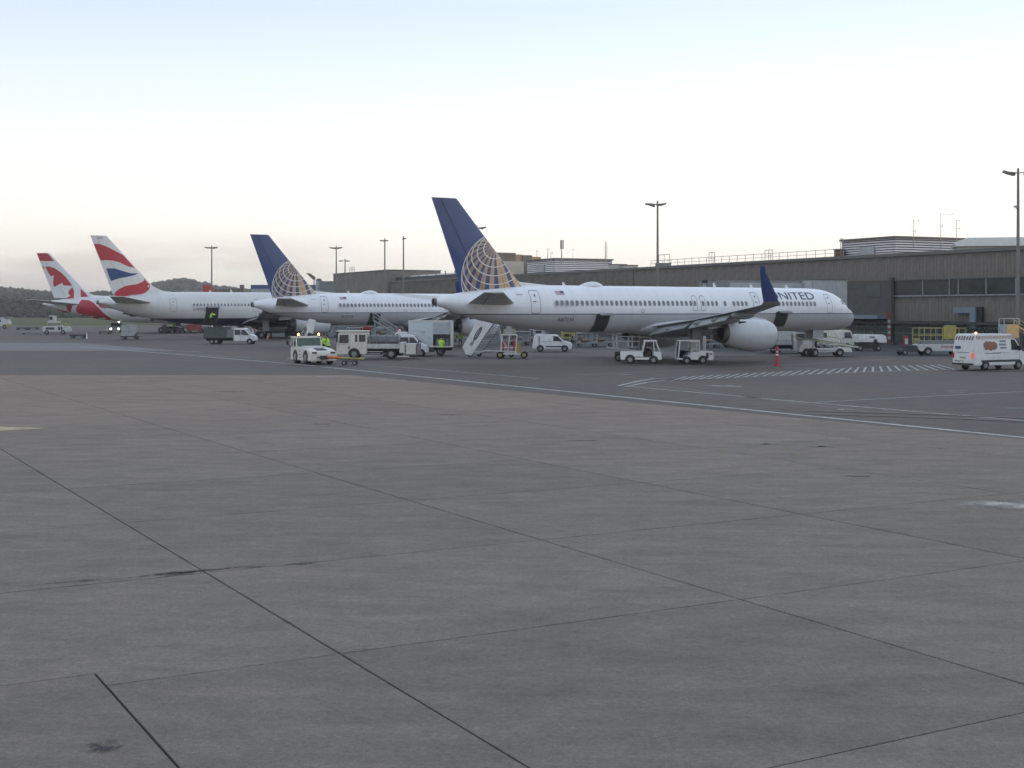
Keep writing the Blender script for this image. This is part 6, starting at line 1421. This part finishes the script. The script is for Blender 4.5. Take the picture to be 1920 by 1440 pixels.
# white loader van behind belt loader
t = vthing('catering_van', 'cream van partly hidden behind the sloping conveyor', 'van', 1560, 655, 0)
g = yf(.95, 1.2, .1); b = B(); b.prism([(-2.3, .45), (-2.35, 1.2), (-2.1, 2.2), (1.7, 2.25), (2.0, 2.1), (2.3, 1.2), (2.35, .5)], g); b.build('body', M['creamw'] if 'creamw' in M else M['warmwhite'], t, bevel=.06)
for s in (-1, 1): pane([(-1.6, 1.4), (-.8, 1.4), (-.8, 1.95), (-1.6, 1.95)], g, s, parent=t); pane([(1.2, 1.35), (2.1, 1.35), (1.85, 2.0), (1.2, 2.0)], g, s, parent=t)
screen((2.27, 1.3), (2.02, 2.05), g, 'windscreen', t)
door_lines(t, g, [(.2, .6, .2, 2.1), (1.1, .6, 1.1, 2.1)], 'grey'); axle(t, -1.4, .95, .35, .22); axle(t, 1.5, .95, .35, .22); b = B(); b.tube([(-2.2, -.8, 2.3), (1.6, -.8, 2.35)], .03, 5); b.tube([(-2.2, .8, 2.3), (1.6, .8, 2.35)], .03, 5); b.build('roof_rack', M['yellow'], t)
# box lorry between the engine and the belt loader
t = vthing('cargo_lorry', 'dirty white lorry with a crumpled loader on its bed, just right of the big engine', 'lorry', 1478, 661.5, 0)
b = B(); b.b2(-2.2, .1, -1.1, 1.1, 1.35, 2.75); b.build('box_body', M['dirtywhite'], t, bevel=.03); b = B(); b.b2(-2.2, .2, -1.12, 1.12, .9, 1.33); b.build('side_skirt', M['lgrey'], t)
b = B(); b.b2(-2.4, 2.6, -.5, .5, .5, .85); b.build('chassis', M['chassis'], t); g = yf(1.05, 1.3, .06)
b = B(); b.prism([(.3, .55), (.3, 2.1), (.5, 2.25), (1.5, 2.2), (2.2, 1.45), (2.35, .6)], g); b.build('cab', M['dirtywhite'], t, bevel=.05); screen((2.12, 1.5), (1.58, 2.12), g, 'windscreen', t)
for s in (-1, 1): pane([(.6, 1.4), (1.95, 1.4), (1.5, 2.05), (.6, 2.05)], g, s, parent=t)
axle(t, 1.5, 1.05, .42, .26); axle(t, -1.4, 1.05, .45, .34, arch=False); b = B(); b.b2(-3.4, -2.2, -.6, .6, .35, .42); b.b2(-3.3, 2.4, -1.08, -1.04, .35, .42); b.build('side_rail', M['dirtywhite'], t)
t = vthing('scissor_loader', 'dark and white jumble of a raised scissor loader under the forward cargo door', 'loader', 1508, 656, 0)
b = B(); [b.cyl((-1.2, y, .6), (1.0, y, 2.4), .06, n=6) for y in (-.6, .6)]; [b.cyl((1.0, y, .6), (-1.2, y, 2.4), .06, n=6) for y in (-.6, .6)]; b.build('scissor_arm', M['dark'], t)
b = B(); b.b2(-1.4, 1.3, -.8, .8, 2.4, 2.52); b.tube([(-1.3, -.8, 2.5), (-1.3, -.8, 3.2), (.9, -.8, 3.3), (1.2, -.8, 2.5)], .05, 5); b.b2(-.6, 0, -.5, .2, 2.52, 3.0); b.build('platform', M['dirtywhite'], t)
b = B(); b.b2(-1.6, 1.6, -.8, .8, .4, .65); b.build('chassis', M['dark'], t); wheel(t, -1.1, -.8, .35, .2); wheel(t, 1.1, -.8, .35, .2); wheel(t, -1.1, .8, .35, .2); wheel(t, 1.1, .8, .35, .2)
# yellow railed flat loader left of the high van
t = vthing('cargo_loader', 'low white loader with yellow cage rails partly behind the high roof van', 'loader', 1750, 665, 4)
b = B(); b.prism([(-1.7, .4), (-1.9, .6), (-1.9, 1.0), (-1.5, 1.15), (3.2, 1.15), (3.2, .4)], .95); b.build('body', M['dirtywhite'], t, bevel=.05); b = B(); b.b2(-1.6, 3.2, -.9, .9, 1.17, 1.45); b.build('deck', M['grey'], t); b = B(); b.b2(.4, 2.2, -.965, -.95, .75, .95); b.build('print', M['bandp'], t)
b = B()
for x in (-1.8, -.6, .6, 1.8, 3.0): b.cyl((x, -.85, 1.2), (x, -.85, 2.7), .045, n=5); b.cyl((x, .85, 1.2), (x, .85, 2.7), .045, n=5)
for z in (2.0, 2.7): b.tube([(-1.8, -.85, z), (3.0, -.85, z)], .04, 5); b.tube([(-1.8, .85, z), (3.0, .85, z)], .04, 5)
b.build('cage_rail', M['yellow'], t); b = B(); b.b2(.7, 2.0, -.9, -.8, 1.6, 3.0); b.build('control_box', M['yellow'], t, bevel=.03)
b = B(); b.b2(-3.6, -1.9, -.8, .8, .35, .55); b.b2(-2.9, -2.0, -.7, .7, .55, 1.0); b.build('hitch_frame', M['dark'], t); axle(t, -.9, .95, .38, .24); axle(t, 2.3, .95, .38, .24); wheel(t, -3.2, -.7, .28, .2); wheel(t, -3.2, .7, .28, .2)
# steps with low sun painted into their ochre colour at the right edge (behind the high van)
t = vthing('aircraft_steps', 'aircraft steps with low sun painted in as ochre behind the high roof van', 'passenger steps', 1893, 664, 0); t.scale = (.9, .9, .745)
b = B(); b.b2(-.6, .75, -.8, .8, 2.3, 4.1); b.build('top_box', M['sunorange'], t, bevel=.03); b = B(); b.b2(-1.0, -.6, -.8, .8, 2.3, 4.1); b.build('grey_cheek', M['lgrey'], t); b = B(); b.tube([(-.9, -.75, 4.1), (-.9, -.75, 4.9), (.8, -.75, 4.9), (.8, -.75, 4.1)], .07, 5); b.tube([(-.9, .75, 4.1), (-.9, .75, 4.9), (.8, .75, 4.9), (.8, .75, 4.1)], .07, 5); b.build('guard_rail', M['lgrey'], t)
b = B(); [b.prism([(.7, 3.7), (.7, 3.95), (4.2, 1.3), (4.2, 1.0)], y + .04, y0=y - .04) for y in (-.8, .8)]; [b.cyl((.7, y, 4.8), (4.2, y, 2.1), .05, n=5) for y in (-.8, .8)]; b.build('stair_stringer', M['sunorange'], t); b = B(); [b.b2(.8 + .3 * k, 1.15 + .3 * k, -.75, .75, 3.6 - .24 * k, 3.64 - .24 * k) for k in range(11)]; b.build('treads', M['grey'], t)
b = B(); b.b2(-1.2, 4.2, -.7, .7, .5, .8); b.b2(-.4, .2, -.5, .5, .8, 2.3); b.build('undercarriage', M['dark'], t); wheel(t, -.6, -.7, .38, .22); wheel(t, 3.4, -.7, .38, .22); wheel(t, -.6, .7, .38, .22); wheel(t, 3.4, .7, .38, .22)
# small things at the terminal base
for (px, py, m, lab, w, h) in ((1698, 655, 'dullred', 'red hydrant cabinet standing at the terminal base', .5, 1.6), (1718, 655, 'yellow', 'yellow bin at the terminal base near the cage rails', .7, 1.3)):
    p = G(px, py); t = thing('cabinet', lab, 'cabinet', (p.x, p.y, GZ)); b = B(); b.b2(-w / 2, w / 2, -.3, .3, .1, h); b.build('body', M[m], t, bevel=.04); b = B(); b.b2(-w / 2 - .05, w / 2 + .05, -.35, .35, 0, .1); b.build('plinth', M['dark'], t); b = B(); b.b2(-w * .35, w * .35, -.33, -.3, h * .4, h * .8); b.build('door', M['dirtywhite'], t)
# ================================================================== FAR LEFT OBJECTS
t = vthing('cargo_loader', 'distant cargo loader with raised cab and long low platform on the far left apron', 'loader', 106, 626.5, 0)
b = B(); b.prism([(-2.2, .5), (-2.2, 1.5), (1.8, 1.7), (2.4, 1.2), (2.5, .5)], 1.2); b.build('body', M['dirtywhite'], t, bevel=.05); b = B(); b.b2(-1.4, .5, -1.0, 1.0, 2.1, 2.4); b.b2(-1.2, -.2, -.7, .7, 2.4, 3.5); b.build('raised_cab', M['dirtywhite'], t, bevel=.04)
b = B(); b.b2(-1.1, -.5, -.72, .72, 2.7, 3.3); b.build('cab_window', M['glass'], t); b = B(); b.b2(-1.6, .0, -1.22, -1.2, .9, 1.3); b.b2(.7, 1.1, -1.22, -1.2, .8, 1.4); b.b2(1.2, 1.5, -1.22, -1.2, .8, 1.4); b.build('side_opening', M['dark'], t)
b = B(); b.b2(1.2, 2.4, -1, 1, 1.85, 2.0); [b.cyl((x, -1, 1.5), (x, -1, 2.2), .06, n=5) for x in (-1.3, .4, 1.4, 2.2)]; b.build('bridge_platform', M['yellow'], t)
b = B(); b.b2(-6.8, -2.2, -1.0, 1.0, .35, .5); b.b2(-6.8, 1, -1.15, -1.05, .3, .42); b.build('long_platform', M['grey'], t); wheel(t, -1.4, -1.1, .4, .3); wheel(t, 1.6, -1.1, .4, .3); wheel(t, -5.8, -.9, .22, .2)
t = vthing('small_truck', 'white truck end cut off by the left picture edge near the grass', 'truck', 2, 616, 0)
b = B(); b.prism([(-3, .6), (-3, 2.6), (1.0, 2.7), (1.9, 2.3), (2.2, 1.2), (2.0, .6)], 1.1); b.build('body', M['dirtywhite'], t, bevel=.06); b = B(); b.b2(-3, 2.6, -1.2, 1.2, 2.7, 2.8); b.build('roof_board', M['lgrey'], t); b = B(); b.b2(-.4, .4, -1.12, -1.1, 1.6, 2.2); b.build('side_window', M['glass'], t); b = B(); b.b2(.6, 2.3, -1.12, 1.12, .7, 1.1); b.build('yellow_skirt', M['yellow'], t); wheel(t, 1.2, -1, .45, .3); wheel(t, -1.8, -1, .45, .3)
t = vthing('apron_tug', 'dark tug with bright headlights on facing the camera under the red airliner', 'tug', 217, 623, -80)
b = B(); b.prism([(-1.5, .35), (-1.5, 1.9), (-.3, 1.95), (.1, 1.2), (1.4, 1.05), (1.5, .4)], 1.0); b.build('body', M['grey'], t, bevel=.05); screen((.12, 1.25), (-.26, 1.88), lambda z: 1.0, 'windscreen', t); lamp(t, 1.52, -.78, .72, 'lamp', s=(.06, .26, .26)); lamp(t, 1.52, .78, .72, 'lamp', s=(.06, .26, .26)); b = B(); b.ell((-.9, .5, 2.2), (.16, .16, .2), 8); b.build('work_lamp', M['lamp'], t); axle(t, .9, 1.0, .35, .25); axle(t, -.9, 1.0, .35, .25)
b = B(); b.tube([(-.6, -1.0, 1.9), (.2, -1.15, .6)], .06, 5); b.build('ladder', M['lgrey'], t)
t = vthing('container_dolly', 'pale air freight container on a low dolly below the white tail', 'container', 244, 636, 0)
b = B(); b.prism([(-1.15, .55), (-1.15, 2.1), (-.6, 2.3), (1.2, 2.3), (1.2, 1.15), (.75, .55)], .8); b.build('container', M['galvl'], t, bevel=.03) if 'galvl' in M else b.build('container', M['lgrey'], t, bevel=.03); b = B(); b.b2(-1.0, .6, -.81, -.8, 1.2, 1.24); b.b2(-.1, -.06, -.81, -.8, .65, 2.2); b.build('container_seam', M['dark'], t); b = B(); b.b2(-1.3, 1.3, -.8, .8, .4, .53); b.build('dolly_frame', M['dark'], t)
for x in (-.9, .9): wheel(t, x, -.7, .2, .14); wheel(t, x, .7, .2, .14)
dol = vthing('empty_dolly', 'low dark empty dolly lying on the tarmac under the red airliner nose side', 'dolly', 147, 634, 0)
b = B(); b.b2(-1.2, 1.2, -.8, .8, .35, .5); [b.b2(-1.1 + .55 * k, -1.0 + .55 * k, -.8, .8, .5, .62) for k in range(5)]; b.build('frame', M['dark'], dol); [wheel(dol, x, y, .2, .14) for x in (-.9, .9) for y in (-.7, .7)]
p = G(197, 626); dup(dol, (p.x, p.y, GZ), .3, 'low dark empty dolly just left of the tug with headlights')
p = G(42, 618.5); dup(dol, (p.x, p.y, GZ), .1, 'small dark dolly out near the grass, right of the cut off truck')
p = G(62, 618); dup(dol, (p.x, p.y, GZ), .5, 'small dark dolly out near the grass, rightmost of a pair')
# traffic cones
def cone(label, px, py, s=1.0, wh=0):
    t = vthing('traffic_cone', label, 'cone', px, py, 0, 'small traffic cones on the apron')
    b = B(); b.b2(-.2 * s, .2 * s, -.2 * s, .2 * s, 0, .04); b.build('base', M['black'] if wh else M['orange'], t)
    b = B(); b.cyl((0, 0, .04), (0, 0, .3 * s), .14 * s, .1 * s, 10, wh); b.cyl((0, 0, .301 * s), (0, 0, .5 * s), .1 * s, .07 * s, 10, 1); b.cyl((0, 0, .501 * s), (0, 0, .75 * s), .07 * s, .03 * s, 10, wh); b.build('cone', [M['orange'], M['white']], t)
cone('small red and white cone alone on the tarmac right of the crew cab truck', 502, 636, 1.1)
cone('white cone beside the empty dolly at far left', 163, 635, 1.3, 1)
cone('white cone left of the tug with headlights', 201, 626, 1.3, 1)
cone('white cone near the nose end of the navy bellied airliner wing', 474, 625, 1.2, 1)
cone('orange cone below the near wingtip', 1387, 652, .9)
# loader with red container under the navy belly
t = vthing('baggage_train', 'dark baggage tug and red container trolley under the belly of the navy bellied airliner', 'baggage train', 330, 624.5, 0)
b = B(); b.prism([(-2.6, .4), (-2.6, 1.3), (-1.6, 1.3), (-1.4, .9), (-.2, .9), (-.2, .4)], .7); b.build('tug_body', M['dark'], t, bevel=.04); b = B(); b.ell((-2.3, 0, 1.1), (.5, .6, .45), 10); b.build('red_cowl', M['red'], t, smooth=True)
b = B(); b.b2(.2, 1.6, -.7, .7, .4, .6); b.b2(.3, 1.4, -.6, .6, .6, 1.1); b.build('trolley', M['dark'], t); b = B(); b.prism([(2.2, .5), (2.2, 1.7), (5.0, 1.7), (5.0, .5)], .8); b.build('red_container', M['dullred'], t, bevel=.04); [wheel(t, x, y, .25, .16) for x in (-2.2, -.6, .5, 1.4, 2.6, 4.5) for y in (-.6, .6)]

t = vthing('hold_loader', 'scissor hold loader raised to the open cargo door of the navy bellied airliner', 'loader', 402, 622, 0)
b = B(); b.b2(-2.6, 2.4, -1.3, 1.3, 2.35, 2.5); b.build('deck', M['lgrey'], t)
b = B(); [b.cyl((x0, y, .5), (x1, y, 2.35), .09, n=6) for y in (-1.1, 1.1) for x0, x1 in ((-2.2, 1.8), (1.8, -2.2))]; b.build('scissor_arm', M['dark'], t)
b = B(); [b.tube([(x, -1.25, 2.5), (x, -1.25, 3.9)], .06, 5) for x in (1.0, 1.5, 2.2)]; b.tube([(1.0, -1.25, 3.9), (2.2, -1.25, 3.9)], .06, 5); b.b2(1.1, 2.0, -1.2, -.6, 2.5, 3.6); b.build('control_stand', M['grey'], t)
b = B(); b.b2(-2.8, 2.6, -1.3, 1.3, .35, .6); b.build('base', M['dark'], t); [wheel(t, x, y, .35, .25) for x in (-2, 2) for y in (-1.2, 1.2)]
# clutter of trolleys below the fuselages: one baggage cart model copied
cart = vthing('baggage_cart', 'empty baggage cart with mesh ends right of the small white van', 'baggage cart', 1100, 650, 2, 'baggage carts on the stands')
b = B(); b.b2(-1.3, 1.3, -.75, .75, .42, .55); b.build('deck', M['grey'], cart); b = B(); [b.tube([(x, -.7, .55), (x, -.7, 1.7), (x, .7, 1.7), (x, .7, .55)], .035, 5) for x in (-1.25, 1.25)]; b.tube([(-1.25, -.7, 1.7), (1.25, -.7, 1.7)], .03, 5); b.tube([(-1.25, .7, 1.7), (1.25, .7, 1.7)], .03, 5); b.build('frame', M['lgrey'], cart)
b = B(); b.b2(-1.3, 1.3, -.72, .72, 1.7, 1.74); b.build('roof', M['dirtywhite'], cart); b = B(); rr_ = random.Random(8); [b.box((rr_.uniform(-1, 1), rr_.uniform(-.5, .5), rr_.uniform(.65, .95)), (.6, .35, .25), rr_.randint(0, 2), rr_.uniform(0, 3)) for _ in range(9)]; b.build('luggage', [M['dark'], M['black'], M['bandp']], cart)
[wheel(cart, x, y, .2, .14) for x in (-.9, .9) for y in (-.65, .65)]
for (px, py, rz, lab) in ((1130, 649, 0, 'baggage cart below the open aft cargo door of the nearest airliner'), (1088, 643, .4, 'baggage cart farther back behind the small white van nose'), (975, 646, .2, 'baggage cart in the shade left of the small white van'),
                          (1225, 648, 0, 'baggage cart under the wing root behind the left baggage tractor'), (1255, 646, .1, 'baggage cart in the dark between the two baggage tractors'), (1330, 652, .2, 'baggage cart directly behind the barred tractor cab'), (1375, 650, -.1, 'baggage cart under the big engine exhaust'),
                          (665, 634, .1, 'baggage cart behind the white service truck cab'), (640, 632, 0, 'baggage cart beyond the two workers in yellow'), (590, 630, .2, 'baggage cart under the second airliner tail'), (455, 622, 0, 'baggage cart under the navy belly right of the hold loader'), (520, 624, .2, 'baggage cart beside the engine of the navy bellied airliner'),
                          (865, 640, 0, 'baggage cart right of the box truck in the shade'), (1010, 640, .1, 'baggage cart far behind the small white van'), (720, 634, .1, 'baggage cart behind the railed steps'), (1425, 655, 0, 'baggage cart below the right end of the big engine')):
    p = G(px, py); dup(cart, (p.x, p.y, GZ), rz, lab)
M['boxc'] = mat('brown_cardboard', (.22, .15, .09), .8)
for (px, py, m, lab) in ((1065, 640, 'yellow', 'yellow topped air start unit behind the small white van'), (1010, 632, 'lgrey', 'pale ground unit far back under the nearest fuselage'), (955, 634, 'yellow', 'yellow brown unit between steps and small van'), (685, 628, 'red', 'red unit under the second airliner belly behind the tank'), (560, 628, 'dark', 'dark unit beside the slim white steps'), (1280, 640, 'grey', 'grey unit in the dark under the wing'), (545, 632, 'dark', 'dark square unit under the second airliner tail')):
    t = vthing('ground_unit', lab, 'ground unit', px, py, 5); b = B(); b.prism([(-.9, .4), (-.9, 1.3), (-.6, 1.5), (.9, 1.5), (1.0, 1.2), (1.0, .4)], .65); b.build('housing', M[m], t, bevel=.05); b = B(); b.b2(-1.0, 1.1, -.6, .6, .25, .4); b.build('frame', M['dark'], t); b = B(); b.b2(-.6, .4, -.66, -.65, .7, 1.1); b.build('panel', M['black'], t); [wheel(t, x, y, .22, .14) for x in (-.7, .7) for y in (-.6, .6)]
# rows of small orange safety cones seen as a dotted line on the stand
for k in range(16): cone('small orange cone in the row under the belly of the navy bellied airliner', 428 + k * 6.4, 619.5 + (k % 3) * .3, .9)
# ================================================================== PEOPLE
def skin_body(J, E, Rr, name, ms, parent, mf, sub=1):
    me = bpy.data.meshes.new(name); me.from_pydata(J, E, []); o = bpy.data.objects.new(name, me); C.objects.link(o)
    md = o.modifiers.new('s', 'SKIN'); md.use_smooth_shade = True
    for v, r in zip(me.skin_vertices[0].data, Rr): v.radius = (r, r) if not isinstance(r, tuple) else r
    me.skin_vertices[0].data[0].use_root = True
    m2 = o.modifiers.new('u', 'SUBSURF'); m2.levels = sub; m2.render_levels = sub
    bpy.context.view_layer.update(); nm = bpy.data.meshes.new_from_object(o.evaluated_get(bpy.context.evaluated_depsgraph_get())); bpy.data.objects.remove(o)
    for m in ms: nm.materials.append(m)
    for p in nm.polygons: p.material_index = mf(p.center); p.use_smooth = True
    o = bpy.data.objects.new(name, nm); C.objects.link(o); o.parent = parent; return o
def person(label, loc, rz, arms=(0, 0), lean=0, stride=.12, hard=False, top='hivis', scale=1):
    t = thing('person', label, 'person', loc, rz); t.scale = (scale,) * 3
    aL, aR = arms; ln = lean
    def A(s, a):                   # shoulder, elbow, wrist, hand for a raised angle a (radians forward)
        sx, sz = ln * .52, 1.43
        e = (sx + math.sin(a) * .28, s * .25, sz - math.cos(a) * .28); w = (e[0] + math.sin(a + .35) * .25, s * .25, e[2] - math.cos(a + .35) * .25); h = (w[0] + math.sin(a + .4) * .08, s * .24, w[2] - math.cos(a + .4) * .08)
        return [(sx, s * .19, sz), e, w, h]
    J = [(0, 0, .95), (ln * .25, 0, 1.15), (ln * .5, 0, 1.38), (ln * .58, 0, 1.52), (ln * .66, 0, 1.66), (ln * .7 + .01, 0, 1.74)]
    Rr = [(.145, .12), (.135, .11), (.165, .12), .06, (.085, .095), (.07, .08)]; E = [(0, 1), (1, 2), (2, 3), (3, 4), (4, 5)]
    for s, a in ((1, aL), (-1, aR)):
        k = len(J); J += A(s, a); Rr += [.075, .052, .038, .04]; E += [(2, k), (k, k + 1), (k + 1, k + 2), (k + 2, k + 3)]
        w = J[-2]; h = J[-1]
        for q in range(4): k2 = len(J); J.append((h[0] + (h[0] - w[0]) * .9, h[1] + (q - 1.5) * .02, h[2] + (h[2] - w[2]) * (.9 - abs(q - 1.5) * .12))); Rr.append(.010); E.append((k2 - q - 1, k2))
        k2 = len(J); J.append((w[0] + (h[0] - w[0]) * .6 + .03, h[1] - s * .03, w[2] + (h[2] - w[2]) * .8)); Rr.append(.012); E.append((k2 - 5, k2))
    for s, d in ((1, stride), (-1, -stride)):
        k = len(J); J += [(0, s * .09, .9), (d * .55 + .02, s * .10, .5), (d, s * .10, .1), (d + .13, s * .11, .045)]; Rr += [.10, .068, .05, (.045, .04)]; E += [(0, k), (k, k + 1), (k + 1, k + 2), (k + 2, k + 3)]
    def mf(c):
        if c.z > 1.54: return 0
        if c.z < .13: return 2
        if abs(c.y) > .17 and c.z < 1.05 and c.z > .6: return 0
        if c.z > .95: return 3
        return 1
    skin_body(J, E, Rr, 'body', [M['skin'], M['navycloth'], M['black'], M[top] if top != 'hivis' else M['navycloth']], t, mf)
    b = B(); n = 16
    rows = []
    for z, rx, ry in ((.88, .155, .19), (.95, .155, .19), (1.1, .145, .18), (1.25, .16, .20), (1.38, .16, .225), (1.46, .12, .20), (1.51, .075, .11)):
        x0 = ln * (z - .9) / .5 * .45; rows.append([(x0 + rx * math.cos(2 * math.pi * i / n), ry * math.sin(2 * math.pi * i / n), z) for i in range(n)])
    b.loft(rows, caps=False); v = b.build('hi_vis_jacket', M[top], t, smooth=2)
    for s, a in ((1, aL), (-1, aR)):
        q = A(s, a); b = B(); b.cyl(q[0], q[1], .092, .075, 10); b.cyl(q[1], q[2], .075, .058, 10); b.build('sleeve', M[top], t, smooth=True)
    b = B(); 
    for z in (1.02, 1.2):
        x0 = ln * (z - .9) / .5 * .45; b.loft([[(x0 + .163 * math.cos(2 * math.pi * i / n), .198 * math.sin(2 * math.pi * i / n), zz) for i in range(n)] for zz in (z, z + .05)], caps=False)
    b.build('reflective_band', M['refl'], v)
    hx = ln * .7; b = B(); b.ell((hx - .015, 0, 1.745), (.112, .095, .10), 12); b.build('helmet' if hard else 'hair', M['white'] if hard else M['hair'], t, smooth=True)
    b = B(); b.add([(hx + .10, -.014, 1.665), (hx + .10, .014, 1.665), (hx + .09, 0, 1.71), (hx + .125, 0, 1.668)], [(0, 1, 3), (1, 2, 3), (2, 0, 3)]); b.build('nose', M['skin'], t)
    b = B(); [b.ell((hx + .088, s * .033, 1.705), (.008, .013, .008), 6) for s in (-1, 1)]; b.ell((hx + .088, 0, 1.635), (.006, .022, .005), 6); b.build('face_features', M['hair'], t); b = B(); [b.ell((hx, s * .095, 1.69), (.02, .012, .032), 6) for s in (-1, 1)]; b.build('ear', M['skin'], t)
    return t
def pg(px, py): p = G(px, py); return (p.x, p.y, GZ)
person('worker in bright yellow jacket standing at the hatch of the box truck, back to camera', pg(826.5, 670), R(80), (.7, .5), .12, .08, scale=1.12)
person('worker in bright yellow jacket bending between tug and service truck', pg(616, 667), R(160), (.9, .4), .25, .15, scale=1.15)
person('worker in bright yellow jacket left of another just above the tug roof, partly in shade', pg(607, 662), R(200), (.2, .3), .05, .12, scale=1.1)
person('worker in yellow standing in shade between the box truck and the passenger steps', pg(863, 648), R(-60), (.3, .2), .03, .2)
person('dark clothed worker in white helmet under the wing near the engine', pg(1326, 652), R(-90), (.1, .3), 0, .12, hard=True, top='navycloth')
person('worker in yellow jacket reaching out inside the open hold of the navy bellied airliner', tuple(AT(395, 196.5, 2.48)), R(10), (1.3, 1.1), .3, .1)
person('worker in yellow sitting low on the dark baggage tug beside the red container', tuple(AT(323, 258.5, .35)), R(0), (1.0, 1.0), .35, .2)
person('navy clothed worker on the ground beside the sloping conveyor', pg(1500, 663), R(120), (.5, .2), .05, .15, top='dark')
# ================================================================== AIR
hz = B(); hz.b2(-4700, 4700, -280, 6900, -1.3, 75); ho = hz.build('haze', bpy.data.materials.new('haze_air')); tag(ho, 'thin damp air over the whole airfield', 'haze', kind='stuff')
hm = ho.data.materials[0]; hm.use_nodes = True; hn = hm.node_tree.nodes; hn.remove(hn['Principled BSDF'])
pv = hn.new('ShaderNodeVolumePrincipled'); pv.inputs['Color'].default_value = (.93, .93, .93, 1); pv.inputs['Density'].default_value = .00020
hm.node_tree.links.new(pv.outputs[0], hn['Material Output'].inputs['Volume'])
